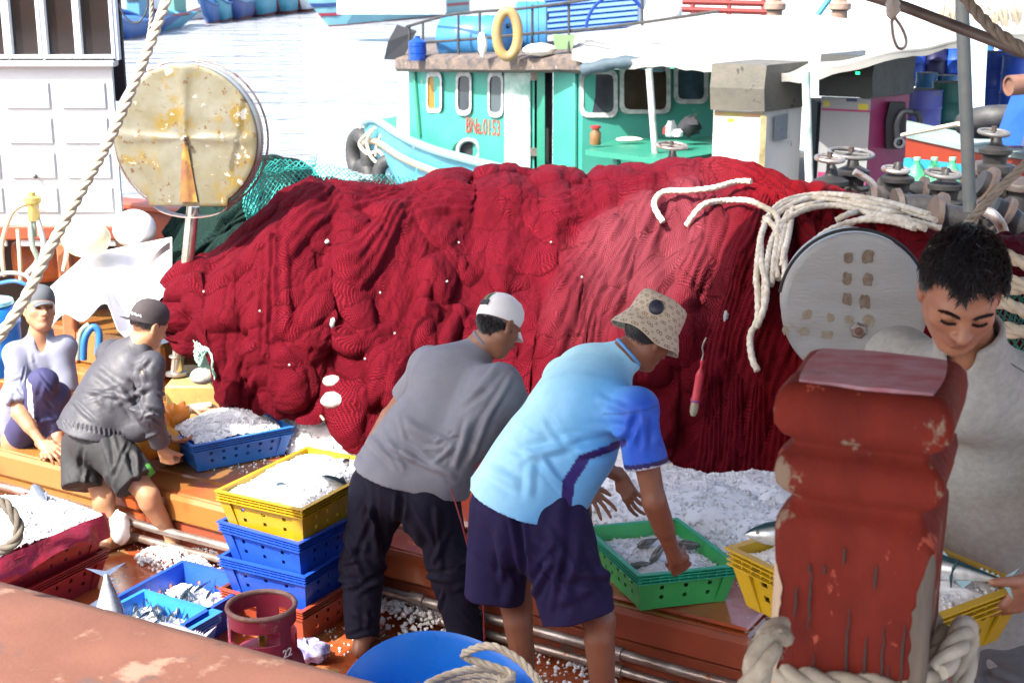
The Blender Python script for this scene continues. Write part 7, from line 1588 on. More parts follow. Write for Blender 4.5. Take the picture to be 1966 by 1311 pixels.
# roof things
TIE = 'things on the green boat roof'
def barrel_h(pa, pb, r, m, label, cat='barrel', name='barrel', nm=24):
    a, b = Vector(pa), Vector(pb); L = (b - a).length; root = thing(name, label, cat, (a + b) / 2 - V3(0, 0, r)); obj('body', MB().lathe([(0, 0), (r * .9, 0), (r, .03), (r, L * .28), (r * 1.03, L * .3), (r * 1.03, L * .34), (r, L * .36), (r, L * .64), (r * 1.03, L * .66), (r * 1.03, L * .70), (r, L * .72), (r, L - .03), (r * .9, L), (0, L)], a, b - a, nm), m, root, 50); obj('bung', MB().lathe([(r * .12, 0), (r * .12, .03), (0, .03)], b + (a - b).normalized() * 0 + V3(0, 0, r * .5), b - a, 10), BLACK, root, 40); return root
SB = mat('sky_blue_drum_plastic', (.05, .28, .68), .4, (.08, .36, .75), 2); RB = mat('deep_blue_drum_plastic', (.03, .14, .95), .4, (.04, .18, .95), 3, stains=[((.30, .33, .42), 5, .66, .04)]); PB_ = mat('purple_blue_drum', (.22, .25, .95), .45, (.20, .22, .8), 4, stains=[((.40, .36, .32), 5, .60, .05)]); GB_ = mat('dark_green_drum', (.03, .24, .20), .45, (.04, .30, .24), 3)
barrel_h(P(852, 75, 23), P(975, 72, 22.6), .34, SB, 'light blue drum lying on the green boat roof, left of the yellow ring'); barrel_h(P(990, 62, 23.5), P(1050, 62, 23.5), .48, SB, 'larger blue drum lying on the green boat roof behind the yellow ring')
tr = thing('life_ring', 'yellow life ring hung on the rail of the green boat roof', 'life ring', P(975, 108, 21)); 
mb = MB(); c = P(974, 66, 21); rr = []
for i in range(37):
    a = 2 * math.pi * i / 36; rr.append(c + V3(.155 * math.cos(a), .02, .32 * math.sin(a)))
mb.tube(rr, .075, 10, False); obj('ring', mb, mat('weathered_yellow_ring', (.62, .40, .10), .6, (.50, .36, .18), 5), tr, 60)
wb = thing('water_bottle', 'blue refillable water bottle on the front edge of the green boat roof', 'water bottle', P(802, 117, 22.5)); obj('body', MB().lathe([(0, 0), (.13, 0), (.14, .03), (.14, .09), (.13, .10), (.14, .11), (.14, .2), (.13, .21), (.14, .22), (.14, .28), (.04, .34), (.04, .37), (0, .37)], P(802, 116, 22.5), n=20), mat('translucent_blue_bottle', (.02, .12, .65), .15, trans=.2), wb, 40)
kb = thing('crate_box', 'pale green open box on the green boat roof right of the yellow ring', 'box', P(1082, 92, 21)); kc = P(1082, 94, 21); obj('body', MB().loft([[kc + V3(sx * .12, sy * .1, 0) for sx, sy in ((-1, -1), (1, -1), (1, 1), (-1, 1))], [kc + V3(sx * .16, sy * .13, .2) for sx, sy in ((-1, -1), (1, -1), (1, 1), (-1, 1))]]), mat('pale_green_plastic', (.38, .62, .30), .5), kb, 0)
# roof rail
rl = thing('roof_railing', 'thin dark metal railing with uprights along the green boat roof', 'railing', P(970, 120, 21.5)); 
obj('top_rail', MB().tube(spline([P(780, 52, 23), P(870, 28, 22.4), P(990, 18, 21.5), P(1060, 10, 21), P(1140, -2, 20.6)], 5), .022, 6), BLACK, rl); obj('mid_rail', MB().tube(spline([P(785, 84, 23), P(900, 76, 22.2), P(1010, 66, 21.4), P(1170, 52, 20.6), P(1380, 22, 20)], 5), .022, 6), BLACK, rl)
for (a, t, b, y) in ((786, 50, 118, 23), (812, 42, 118, 22.8), (880, 30, 112, 22.3), (921, 24, 108, 22), (1022, 10, 108, 21.3), (1092, 0, 104, 20.9), (1233, 0, 50, 20.4)): obj('upright', MB().tube([P(a, t, y), P(a, b, y)], .02, 6), BLACK, rl)
tag(obj('rags', MB().ball(P(926, 86, 21.4), (.07, .05, .17), 8, 6, jit=.2), mat('white_rag', (.75, .75, .72), .8), smooth=50), 'white rag tied on the roof railing left of the yellow ring', 'rag')
tag(obj('sack', MB().ball(P(1036, 96, 21), (.25, .15, .09), 12, 7, jit=.12), mat('pale_sack', (.70, .66, .56), .8), smooth=50), 'pale lumpy sack on the roof right of the yellow ring', 'sack')
pl_ = thing('plank', 'dark folded windscreen board leaning at the front of the green boat roof', 'board', P(750, 115, 23.8)); obj('board', MB().plate([P(737, 115, 23.8), P(745, 80, 23.6), P(762, 48, 23.5), P(800, 60, 23.3), P(772, 116, 23.6)], .05, (0, 1, 0)), mat('dark_board', (.03, .035, .045), .5), pl_, 0)
tag(obj('awning_roll', MB().tube(spline([P(1118, 136, 19.6), P(1160, 126, 19.5), P(1210, 120, 19.4), P(1275, 128, 19.2)], 6), [.085 + .012 * math.sin(i * 1.3) for i in range(19)], 12), mat('blue_grey_canvas', (.06, .11, .15), .7, (.10, .16, .20), 5, .4), smooth=60), 'rolled blue grey canvas tied under the edge of the white awning', 'canvas roll')
# jars and cup on the bench
for i, (a, b, y, m_, h_, lb_) in enumerate(((1143, 278, 19.0, mat('amber_jar', (.30, .16, .06), .2), .22, 'amber jar with red lid on the green bench'), (1288, 262, 18.6, mat('clear_bottle', (.5, .6, .6), .1, trans=.5), .20, 'clear bottle on the green bench beside the pole'), (1283, 258, 18.9, mat('red_cup', (.6, .04, .04), .4), .11, 'red cup on the green bench'), (1300, 262, 18.5, mat('white_cup', (.75, .78, .8), .3), .09, 'white cup at the right of the red cup'))):
    t_ = thing(('jar', 'bottle', 'cup', 'cup')[i], lb_, ('jar', 'bottle', 'cup', 'cup')[i], P(a, b, y)); obj('body', MB().lathe([(0, 0), (.07, 0), (.075, .02), (.075, h_ * .7), (.05, h_ * .85), (.05, h_), (0, h_)], P(a, b, y), n=14), m_, t_, 40)
    if i == 0: obj('lid', MB().lathe([(.0, h_), (.07, h_), (.07, h_ + .03), (0, h_ + .03)], P(a, b, y), n=14), mat('red_cup', (.6, .04, .04), .4), t_, 40)
tag(obj('cloth', MB().ball(P(1325, 243, 19.2), (.16, .1, .13), 12, 7, jit=.2), mat('dark_cloth', (.02, .022, .03), .8), smooth=50), 'dark bundle lying at the back of the green bench', 'bundle')
tag(obj('cloth', MB().ball(P(1210, 268, 19.4), (.20, .09, .035), 12, 7, jit=.15), mat('pale_sack', (.70, .66, .56), .8), smooth=50), 'crumpled pale cloth on the middle of the green bench', 'cloth')
# tyres and rope on the bow
def tyre(c, ax, R_, r, label):
    root = thing('tyre_fender', label, 'tyre', Vector(c) - V3(0, 0, R_)); obj('tyre', MB().ring(c, ax, R_ - r, r, 36, 12, 1.1), BLACK, root, 60); obj('lashing', MB().tube([Vector(c) + V3(0, -.05, R_ - .05), Vector(c) + V3(.02, -.02, R_ + .35)], .025, 6), CREAM, root); return root
tyre(P(694, 298, 26.8), (1, .55, 0), .52, .15, 'tall black tyre fender hanging at the tip of the blue bow'); tyre(P(752, 334, 25.2), (.25, 1, 0), .36, .12, 'black tyre fender second from the tip of the blue bow'); tyre(P(700, 345, 26.6), (1, .6, 0), .40, .13, 'lower black tyre fender at the waterline of the blue bow')
for k_, (xs) in enumerate((((720, 245), (705, 270), (712, 300), (730, 318)), ((738, 250), (725, 275), (722, 300)), ((755, 262), (752, 285), (750, 305)), ((795, 285), (788, 300), (782, 330), (775, 325)), ((860, 305), (858, 325), (855, 345)), ((712, 250), (690, 275), (706, 295), (726, 290), (735, 300)))):
    tag(obj('bow_rope', MB().tube(spline([P(a, b, 26.2 - (a - 690) * .02) for a, b in xs], 6), .03, 6), CREAM, smooth=60), ('cream rope knotted at the tip of the blue bow', 'cream rope hanging next to the knotted rope on the bow', 'single cream rope down the bow above the second tyre', 'cream rope slung round the second tyre', 'single cream rope over the blue rail below the porthole', 'tangled cream rope wrapped round the tall tyre')[k_], 'rope')
# white awning: a sagging sheet with thickness and torn hanging edge
fe = [(1098, 100, 20.2), (1150, 112, 19.8), (1200, 118, 19.4), (1260, 112, 19.0), (1330, 118, 18.4), (1400, 128, 17.6), (1480, 136, 16.9), (1535, 140, 16.4), (1600, 126, 16.2), (1700, 100, 16.0), (1780, 86, 16.0), (1845, 72, 16.0), (1990, 64, 16.0)]
be = [(1100, 88, 21.0), (1140, 72, 21.4), (1200, 56, 21.8), (1270, 42, 22), (1330, 33, 22), (1400, 31, 22), (1480, 30, 22), (1535, 30, 22), (1600, 32, 22), (1700, 38, 22), (1780, 44, 22), (1845, 50, 22), (1990, 56, 22)]
A_ = spline([P(*q) for q in fe], 6); B_ = spline([P(*q) for q in be], 6); rows = []
for j in range(9):
    t = j / 8; rows.append([lerp(a, b, t) + V3(0, 0, (-.08 * math.sin(t * math.pi) if 1 else 0) + .035 * float(vnoise(np.array([i * .2, t * 2, 2.])))) for i, (a, b) in enumerate(zip(A_, B_))])
rows.insert(0, [a + V3(0, .02, -.10 - .03 * abs(float(vnoise(np.array([i * .35, 0, 2.]))))) for i, a in enumerate(A_)])
aw = thing('awning', 'large sagging white tarpaulin awning over the green boat and fuel pumps', 'awning', P(1400, 350, 19)); obj('sheet', MB().sheet(rows[::-1], .02), mat('sun_bleached_awning', (.52, .52, .49), .7, (.44, .43, .39), 1.5, .2, 6, stains=[((.55, .42, .20), 3, .72, .03)]), aw, 60)
for (a, t, b, y, m_) in ((1549, 138, 385, 15.5, mat('chipped_white_green_pole', (.58, .64, .58), .5, (.10, .42, .30), 3)), ): obj('pole', MB().tube([P(a - 2, t, y), P(a + 6, b, y)], .045, 12), m_, aw)
# ---- fuel dispensers
FZ = -.1
def dispenser(a0, a1, a2, top, mid, bot, Y, front, side, hood, label, extras):
    p0, p1 = P(a0, 300, Y), P(a1, 300, Y - .25); p2 = P(a2, 300, Y + .35); root = thing('fuel_dispenser', label, 'fuel pump', (p0.x, Y, P(a0, bot, Y).z)); q = lambda p, y: V3(p.x, p.y, P(a0, y, Y).z); p3 = p0 + (p2 - p1)
    obj('cabinet_front', MB().plate([q(p0, bot), q(p1, bot), q(p1, mid), q(p0, mid)], .04, (0, 1, 0)), front, root, 0); obj('cabinet_side', MB().plate([q(p1, bot) + V3(.004, .041, 0), q(p2, bot), q(p2, mid), q(p1, mid) + V3(.004, .041, 0)], .04, (-.5, 1, 0)), side, root, 0)
    obj('cabinet_back', MB().plate([q(p3, bot) + V3(0, .05, 0), q(p2, bot) + V3(0, .05, 0), q(p2, mid) + V3(0, .05, 0), q(p3, mid) + V3(0, .05, 0)], .03, (0, 1, 0)), side, root, 0)
    e_ = .05; hd = [p0 + V3(-e_, -e_, 0), p1 + V3(.0, -e_ - .02, 0), p2 + V3(e_, 0, 0), p3 + V3(0, e_ * 2, 0)]; obj('hood', MB().loft([[q(p, mid - 2) for p in hd], [q(p, (mid + top) / 2) + V3(-.02, -.02, 0) for p in hd], [q(p, top) for p in hd]]), hood, root, 0); extras(root, p0, p1, p2, q); return root
def face_pt(p0, p1, u_, y, q, off): p = lerp(p0, p1, u_); return q(p, y) + V3(0, -off, 0)
HOODG = mat('dirty_plastic_hood', (.13, .125, .105), .6, (.22, .20, .15), 3, .5, 16, stains=[((.05, .05, .045), 6, .60, .06)]); RUSTW = mat('rust_streaked_white', (.58, .58, .52), .55, (.66, .66, .62), 2, .3, 14, stains=[((.35, .22, .06), 5, .63, .05), ((.20, .09, .05), 9, .69, .04)], stretch=(1, 1, .4))
def ex1(root, p0, p1, p2, q):
    for (u0, u1, y0, y1, m_, n_) in ((.28, .42, 226, 233, mat('yellow_sticker', (.75, .62, .04), .5), 'sticker'), (.62, .80, 343, 354, mat('yellow_sticker', (.75, .62, .04), .5), 'sticker'), (.18, .66, 240, 254, mat('faded_blue_print', (.62, .66, .74), .6, (.25, .35, .6), 30), 'print'), (.0, 1., 214, 222, mat('faded_orange_band', (.60, .30, .20), .6, (.5, .45, .1), 5), 'band'), (.25, .7, 292, 297, mat('grey_scribble', (.35, .36, .36), .7, (.7, .7, .68), 40), 'scribble')):
        obj(n_, MB().plate([face_pt(p0, p1, u0, y0, q, .006), face_pt(p0, p1, u1, y0, q, .006), face_pt(p0, p1, u1, y1, q, .006), face_pt(p0, p1, u0, y1, q, .006)], .004, (0, 1, 0)), m_, root, 0)
    obj('side_window', MB().plate([face_pt(p1, p2, .28, 222, q, .05), face_pt(p1, p2, .62, 220, q, .05), face_pt(p1, p2, .62, 268, q, .05), face_pt(p1, p2, .28, 270, q, .05)], .03, (0, 1, 0)), mat('grey_blue_plate', (.30, .36, .40), .3), root, 0)
    obj('corner_bead', MB().bar(q(p1, 218) + V3(.0, -.02, 0), q(p1, 395) + V3(.0, -.02, 0), .07, .03, (0, 1, 0)), mat('yellowed_corner_trim', (.60, .58, .32), .5, (.35, .25, .1), 5), root, 0)
dispenser(1368, 1462, 1535, 122, 212, 400, 16.8, RUSTW, RUSTW, HOODG, 'rusty white fuel pump with brown plastic hood in full sun', ex1)
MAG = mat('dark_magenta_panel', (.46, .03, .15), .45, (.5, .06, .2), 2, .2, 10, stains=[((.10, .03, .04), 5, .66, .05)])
def ex2(root, p0, p1, p2, q):
    for (u0, u1, y0, y1, m_, n_) in ((.0, 1., 208, 212, MAG, 'stripe'), (.04, .16, 194, 204, mat('yellow_sticker', (.75, .62, .04), .5), 'sticker'), (.75, .95, 196, 208, mat('yellow_sticker', (.75, .62, .04), .5), 'sticker'), (.5, .72, 187, 193, mat('navy_print', (.03, .05, .16), .5), 'print'), (.0, 1., 330, 352, MAG, 'plinth_band')):
        obj(n_, MB().plate([face_pt(p0, p1, u0, y0, q, .006), face_pt(p0, p1, u1, y0, q, .006), face_pt(p0, p1, u1, y1, q, .006), face_pt(p0, p1, u0, y1, q, .006)], .004, (0, 1, 0)), m_, root, 0)
    c = face_pt(p1, p2, .60, 240, q, .12); h = .14; obj('nozzle_boot', MB().loft([[c + V3(x * .10, y * .05, -.28) for x, y in ((-1, -1), (1, -1), (1, 1), (-1, 1))], [c + V3(x * .12 - .01, y * .06, .05) for x, y in ((-1, -1), (1, -1), (1, 1), (-1, 1))], [c + V3(x * .09, y * .05, .27) for x, y in ((-1, -1), (1, -1), (1, 1), (-1, 1))]]), mat('black_moulded_plastic', (.03, .03, .034), .4), root, 40)
    obj('nozzle', MB().tube(spline([c + V3(.03, -.06, -.22), c + V3(-.01, -.09, .0), c + V3(.05, -.10, .16), c + V3(.16, -.08, .16)], 6), .035, 8), mat('grey_nozzle', (.20, .21, .22), .35, metal=.4), root, 60); obj('nozzle_guard', MB().ring(c + V3(.04, -.10, -.20), (0, 1, 0), .055, .018, 18, 6), mat('pale_grey_plastic', (.45, .46, .47), .4), root, 60)
    obj('fuel_hose', MB().tube(spline([c + V3(.14, -.08, .16), c + V3(.26, -.06, .10), c + V3(.30, -.05, -.3), c + V3(.27, -.05, -1.0)], 8), .035, 8), BLACK, root, 60); led = mat('green_led_digits', (.0, .3, .05), .4, emis=((.02, 1, .25), 1.2))
    for dy in (0, 11): obj('display', MB().plate([face_pt(p0, p1, .62, 124 + dy, q, .10), face_pt(p0, p1, .70, 124 + dy, q, .10), face_pt(p0, p1, .70, 129 + dy, q, .10), face_pt(p0, p1, .62, 129 + dy, q, .10)], .003, (0, 1, 0)), led, root, 0)
dispenser(1572, 1665, 1738, 104, 186, 352, 17.0, mat('grey_white_panel', (.42, .43, .44), .5, (.36, .37, .38), 2), MAG, mat('dark_plastic_hood', (.035, .04, .038), .5, (.06, .065, .06), 3, .5, 14), 'grey and magenta fuel pump with nozzle, in the shade of the white awning', ex2)
tag(obj('deck_box', MB().box((P(1540, 300, 19).x, 18.2, -.6), (P(1572, 300, 19).x, 18.8, 1.0)), mat('navy_dark_box', (.02, .025, .05), .6)), 'dark box standing between the two fuel pumps', 'box')
struct('jetty', MB().box((P(1340, 380, 15).x, 12.2, -.7), (9.5, 24, FZ - .3)), mat('dirty_jetty_deck', (.10, .095, .08), .8, (.06, .06, .055), 2, .4, 9))
# ---- pipes and valves
PIPE = mat('black_grimy_pipe', (.028, .027, .029), .5, (.06, .055, .05), 5, .5, 25, spec=.3, stains=[((.12, .07, .045), 8, .67, .04)]); FL = mat('rust_brown_flange', (.12, .075, .055), .6, (.05, .045, .042), 6, .4, 30)
def pipe(pts, r, label, fl=(), m=None):
    root = thing('pipe', label, 'pipe', sum((P(*q) for q in pts), Vector()) / len(pts)); s_ = spline([P(*q) for q in pts], 8); obj('tube', MB().tube(s_, r, 16), m or PIPE, root, 60)
    for f_ in fl:
        i = int(f_ * (len(s_) - 1)); i2 = min(i + 1, len(s_) - 1); i1 = max(i2 - 1, 0); a = s_[i1]; obj('flange', MB().lathe([(r * .9, -.02), (r * 1.5, -.02), (r * 1.5, .02), (r * .9, .02)], a, s_[i2] - s_[i1], 16), FL, root, 30)
    return root
pipe([(1560, 385, 10.8), (1620, 392, 10.7), (1700, 380, 10.8)], .07, 'dark pipe behind the flat round lid', (.1, .9))
pipe([(1690, 372, 11.2), (1760, 368, 11.2), (1850, 388, 11.2), (1960, 400, 11.2)], .085, 'upper long black pipe running right past the grey post', (.05, .4, .8))
pipe([(1720, 405, 10.2), (1770, 402, 10.2), (1800, 412, 10.2)], .11, 'short thick black pipe stub below the upper long pipe', (.1, .95))
pipe([(1790, 415, 9.8), (1850, 425, 9.8), (1900, 440, 9.8)], .10, 'thick grimy pipe behind the hair of the near man', (.1, .6))
pipe([(1880, 350, 10.6), (1930, 372, 10.6), (1990, 380, 10.6)], .10, 'thick black pipe at the right edge under the round lid', (.2, .7))
pipe([(1905, 400, 9.6), (1950, 430, 9.6), (1990, 470, 9.6)], .09, 'black pipe running off the right edge behind the rope', (.3, .8))
pipe([(1640, 330, 10.2), (1672, 350, 10.2), (1680, 370, 10.2), (1678, 410, 10.2)], .026, 'thin bent silver pipe beside the flat round lid', (), STEEL)
pipe([(1880, 405, 9.2), (1905, 412, 9.1), (1925, 440, 9.1), (1930, 480, 9.1)], .035, 'grey bent pipe with pale joint right of the near man\'s hair', (.1,), STEEL)
pipe([(1940, 470, 8.8), (2000, 476, 8.8)], .045, 'straight grey pipe at the right edge above the rope coils', (), STEEL)
def valve(px, py, wy, Y, R_, label, m=STEEL):
    root = thing('valve', label, 'valve', P(px, py, Y)); c = P(px, py, Y); t = P(px, wy, Y)
    obj('body', MB().lathe([(0, 0), (.13, 0), (.13, .05), (.09, .07), (.10, .13), (.13, .15), (.13, .18), (.05, .22), (.035, .28), (.02, .30), (.02, (t - c).length)], c, n=20), PIPE, root, 40)
    w = obj('handwheel', MB().ring(t, (.05, -.10, 1), R_, .018, 30, 8), m, root, 60); mb = MB()
    for i in range(4): a = math.pi / 4 + i * math.pi / 2; obj('spoke', MB().tube([t, t + V3(math.cos(a) * R_, math.sin(a) * R_, .0)], .012, 6), m, w)
    obj('spindle', MB().tube([t - V3(0, 0, .12), t + V3(0, 0, .05)], .022, 8), FL, w); return root
GREYW = mat('pale_grey_iron', (.22, .22, .22), .5, (.14, .13, .12), 6)
valve(1593, 392, 305, 10.6, .10, 'valve with small dark handwheel left of the silver one'); valve(1634, 372, 295, 10.9, .165, 'valve with the widest silver handwheel in front of the magenta pump', GREYW); valve(1720, 385, 326, 10.9, .095, 'valve with grey handwheel below the magenta pump'); valve(1812, 400, 334, 10.5, .125, 'valve with grey handwheel in front of the green bottles', GREYW); valve(1908, 330, 255, 11.2, .11, 'tall thin valve wheel by the blue chute', GREYW); valve(1290, 340, 280, 15.5, .16, 'valve wheel on the green boat by the crest of the net')
for (a, b, y, r_, lb_) in ((1628, 378, 10.0, .17, 'flat round rusty lid among the pipes just above the net'), (1905, 318, 11.4, .20, 'round dark lid on the pipes right of the grey post'), (1960, 350, 10.4, .12, 'round silver lid at the right edge above the pipes')):
    t_ = thing('lid', lb_, 'lid', P(a, b, y)); obj('disc', MB().lathe([(0, .03), (r_ * .2, .03), (r_ * .95, .0), (r_, -.01), (r_, -.05), (0, -.05)], P(a, b, y), (0, -.1, 1), 28), FL, t_, 40); obj('neck', MB().lathe([(r_ * .7, -.25), (r_ * .7, -.052)], P(a, b, y), n=20), PIPE, t_, 40)
# grey upright post, spar, ropes at top right
up = thing('post', 'grey painted steel upright at the right in front of the barrels', 'post', P(1862, 400, 9.2)); obj('shaft', MB().tube([P(1846, -20, 9.2), P(1862, 405, 9.2)], .043, 14), mat('grey_painted_steel', (.07, .085, .095), .6, (.10, .11, .11), 5, .3, 20), up)
sp = thing('boom', 'weathered tube boom slanting across the top right corner', 'boom', P(1820, 40, 7)); obj('tube', MB().tube([P(1630, -20, 7.4), P(1740, 15, 7.2), P(2010, 118, 6.6)], .028, 12), mat('weathered_spar', (.36, .30, .26), .5, (.20, .16, .14), 6, metal=.3), sp)
tag(obj('rope', rope_mb([P(1830, -40, 6.6), P(1862, 8, 6.6), P(1905, 55, 6.5), P(1960, 92, 6.4), P(2020, 130, 6.3)], .026), GREYROPE, smooth=60), 'thick grey rope hanging in the top right corner', 'rope')
tag(obj('rope', rope_mb([P(2030, 250, 5.6), P(1966, 318, 5.6), P(1920, 362, 5.6), P(1880, 405, 5.6), P(1855, 432, 5.7), P(1840, 460, 5.8)], .019), GREYROPE, smooth=60), 'grey brown rope slanting down behind the hair of the near man', 'rope')
tag(obj('wire_loop', MB().tube(spline([P(1712, 40, 7.1), P(1715, 70, 7.1), P(1724, 92, 7.1), P(1736, 92, 7.1), P(1740, 78, 7.1), P(1732, 55, 7.1), P(1716, 30, 7.1), P(1708, 8, 7.1)], 6), .007, 6), STEEL, smooth=60), 'thin wire hook loop dangling from the boom', 'wire loop')
tag(obj('rag', MB().ball(P(1714, 14, 7.1), (.035, .03, .06), 10, 7, jit=.25), mat('pale_knot', (.68, .66, .6), .8), smooth=50), 'pale rope knot tied on the boom above the wire loop', 'knot')
tag(obj('rope', MB().tube([P(1732, 260, 14), P(1842, 238, 12)], .02, 6), CREAM, smooth=60), 'thin cream line from the magenta pump to the grey post', 'rope')
# barrels
def barrel(px, top, bot, Y, m, label, lidm=None):
    c = P(px, bot, Y); H_ = P(px, top, Y).z - c.z; r = H_ * .33; root = thing('barrel', label, 'barrel', c, group='barrels on the jetty')
    obj('body', MB().lathe([(0, 0), (r * .92, 0), (r, .03), (r, H_ * .30), (r * 1.04, H_ * .32), (r * 1.04, H_ * .35), (r, H_ * .37), (r, H_ * .64), (r * 1.04, H_ * .66), (r * 1.04, H_ * .69), (r, H_ * .71), (r, H_ * .97), (r * 1.03, H_ * .975), (r * 1.03, H_), (r * .9, H_)], c, n=26), m, root, 40)
    obj('lid', MB().lathe([(r * .98, H_ - .02), (r * .9, H_ + .004), (r * .2, H_ + .006), (0, H_ + .006)], c, n=26), lidm or mat('dusty_barrel_lid', (.42, .42, .44), .6, (.30, .33, .40), 4), root, 40); return root
BR = [(1768, 172, 275, 18.5, PB_, 'faded purple blue barrel right of the magenta fuel pump'), (1818, 158, 262, 18.8, GB_, 'dark green barrel left of the grey post'), (1752, 98, 165, 22.5, RB, 'deep blue barrel in the back row just right of the magenta pump'), (1792, 92, 160, 22.5, mat('dark_navy_drum', (.03, .03, .14), .4), 'dark navy barrel in the back row'), (1832, 92, 162, 22.5, RB, 'deep blue barrel in the back row touching the grey post'),
      (1908, 100, 205, 18.8, RB, 'tall deep blue barrel right of the grey post'), (1952, 108, 215, 18.2, RB, 'deep blue barrel at the right edge'), (1775, 140, 200, 20.5, SB, 'lighter blue barrel with pale lid behind the purple one'), (1815, 145, 205, 20.5, SB, 'lighter blue barrel with pale lid behind the green one'), (1880, 80, 150, 22.8, SB, 'sky blue barrel in the back row right of the grey post'), (1935, 82, 150, 23.2, RB, 'deep blue barrel in the back row near the right edge')]
for b_ in BR: barrel(*b_)
# red and pale blue gunwale of the next boat, blue chute, green bottles
rb = thing('fishing_boat', 'red hulled boat with pale blue gunwale lying beyond the pipes at the right', 'fishing boat', P(1850, 330, 15)); A1 = [(1740, 262, 15.5), (1800, 275, 15), (1860, 288, 14.5), (1930, 298, 14), (2010, 312, 13.5)]
obj('hull', MB().sheet([[P(a, b, y) + V3(0, .0, -.02) for a, b, y in A1], [P(a, b + 38, y) + V3(0, .05, 0) for a, b, y in A1], [P(a, b + 75, y) + V3(0, .15, -.1) for a, b, y in A1]], .05), mat('bright_red_hull', (.50, .06, .02), .5, (.40, .045, .02), 3), rb, 40)
obj('gunwale', MB().sheet([[P(a, b - 22, y + .9) for a, b, y in A1], [P(a, b + 3, y - .04) for a, b, y in A1]][::-1], .05), mat('pale_turquoise_planks', (.42, .56, .55), .6, (.30, .38, .36), 3), rb, 40)
tag(obj('beam', MB().bar(P(1738, 312, 14.2), P(1850, 326, 13.8), .08, .09), mat('cyan_beam', (.02, .38, .60), .5)), 'cyan blue painted beam under the red hull', 'beam')
tag(obj('chute', MB().loft([[P(1905, 280, 13.2), P(1960, 280, 13.0), P(1975, 285, 13.6), P(1925, 285, 13.8)], [P(1945, 175, 13.2), P(1990, 175, 13.0), P(2000, 175, 13.6), P(1955, 175, 13.8)]]), mat('vivid_blue_fibreglass', (.006, .10, .55), .35, (.01, .14, .6), 2), smooth=0), 'vivid blue slanting chute at the right edge', 'chute')
tag(obj('pipe_end', MB().lathe([(.0, .02), (.07, .02), (.07, 0), (.09, 0), (.09, .5), (0, .5)], P(1936, 165, 12.6), (1, .25, .06), 20), mat('rusty_brown_pipe', (.34, .17, .11), .6, (.22, .1, .07), 6), smooth=50), 'rusty brown pipe end poking in at the right edge', 'pipe')
for (a, lb_) in ((1757, 'green bottle with pale shine, farthest left under the cyan beam'), (1790, 'green bottle with round handle in the middle under the cyan beam'), (1825, 'green bottle farthest right under the cyan beam')):
    t_ = thing('bottle', lb_, 'bottle', P(a, 358, 13.6), group='green bottles under the beam'); obj('body', MB().lathe([(0, 0), (.10, 0), (.105, .02), (.075, .14), (.03, .22), (.03, .25), (0, .25)], P(a, 358, 13.6), n=16), mat('bright_green_plastic', (.03, .55, .18), .35, (.3, .8, .5), 6), t_, 50); obj('cap', MB().lathe([(0, .25), (.034, .25), (.034, .28), (0, .28)], P(a, 358, 13.6), n=12), mat('pale_green_cap', (.4, .8, .55), .4), t_, 40)
tag(obj('post', MB().bar(P(1880, 40, 15.6), P(1868, 290, 15.4), .16, .12, (0, 1, 0)), mat('cyan_white_post', (.35, .68, .78), .5, (.75, .80, .80), 2)), 'pale cyan wooden post lashed with rope behind the grey upright', 'post')
tag(obj('inner_tube', MB().ring(P(1912, 235, 14.2), (0, .3, 1), .28, .12, 30, 10), BLACK, smooth=60), 'black rubber tube lying between the grey post and the blue chute', 'rubber tube')
# blue corrugated roof, clutter along the top edge
cr_ = thing('deckhouse', 'blue corrugated iron deckhouse of the boat behind the green cabin', 'deckhouse', P(1130, 60, 27)); rows = []
for j in range(61):
    z = j / 60; rows.append([P(1046, lerp(66, -60, z), 27) + V3(0, -.03 * math.sin(j * 2 * math.pi / 5), 0), P(1225, lerp(50, -76, z), 26) + V3(0, -.03 * math.sin(j * 2 * math.pi / 5), 0)])
obj('corrugated_wall', MB().sheet(rows, .03), mat('blue_corrugated_sheet', (.03, .16, .60), .45, (.04, .22, .66), 1.5), cr_, 60); obj('side_wall', MB().plate([P(1225, 50, 26), P(1240, 40, 28), P(1240, -80, 28), P(1225, -76, 26)], .05, (-1, 0, 0)), SB, cr_, 0)
c = P(1185, 60, 25.6); tag(obj('hoop', MB().tube([c + V3(math.cos(a) * .55, 0, math.sin(a) * .62) for a in np.linspace(.0, math.pi, 20)], .03, 6), mat('blue_hoop', (.02, .08, .5), .4), smooth=60), 'blue hoop standing before the corrugated wall', 'hoop')
tag(obj('sack', MB().ball(P(1272, 28, 23), (.32, .2, .26), 16, 9, jit=.05), mat('white_sack', (.80, .80, .78), .7), smooth=50), 'white round sack standing above the left end of the awning', 'sack')
rr_ = thing('railing', 'red painted rails behind the white awning at the top edge', 'railing', P(1400, 30, 25))
for i, (a, b, c_, d) in enumerate(((1290, 18, 1480, 24), (1310, 4, 1470, 8), (1300, -8, 1500, -6))): obj('rail', MB().tube([P(a, b, 25), P(c_, d, 25)], .05, 8), mat('red_rail_paint', (.45, .07, .06), .5), rr_)
for a in (1330, 1400, 1466): obj('upright', MB().tube([P(a, -20, 25), P(a, 30, 25)], .04, 8), mat('red_rail_paint', (.45, .07, .06), .5), rr_)
for (a, w_, lb_) in ((1487, 22, 'rusty brown bollard head above the awning, left one'), (1612, 24, 'rusty brown bollard head above the awning, right one')): tag(obj('bollard', MB().lathe([(.12, -.3), (.12, .05), (.17, .08), (.17, .16), (.10, .20), (.10, .6)], P(a, 28, 22.5), n=16), mat('rusty_bollard', (.32, .17, .11), .7, (.5, .42, .36), 5), smooth=40), lb_, 'bollard')
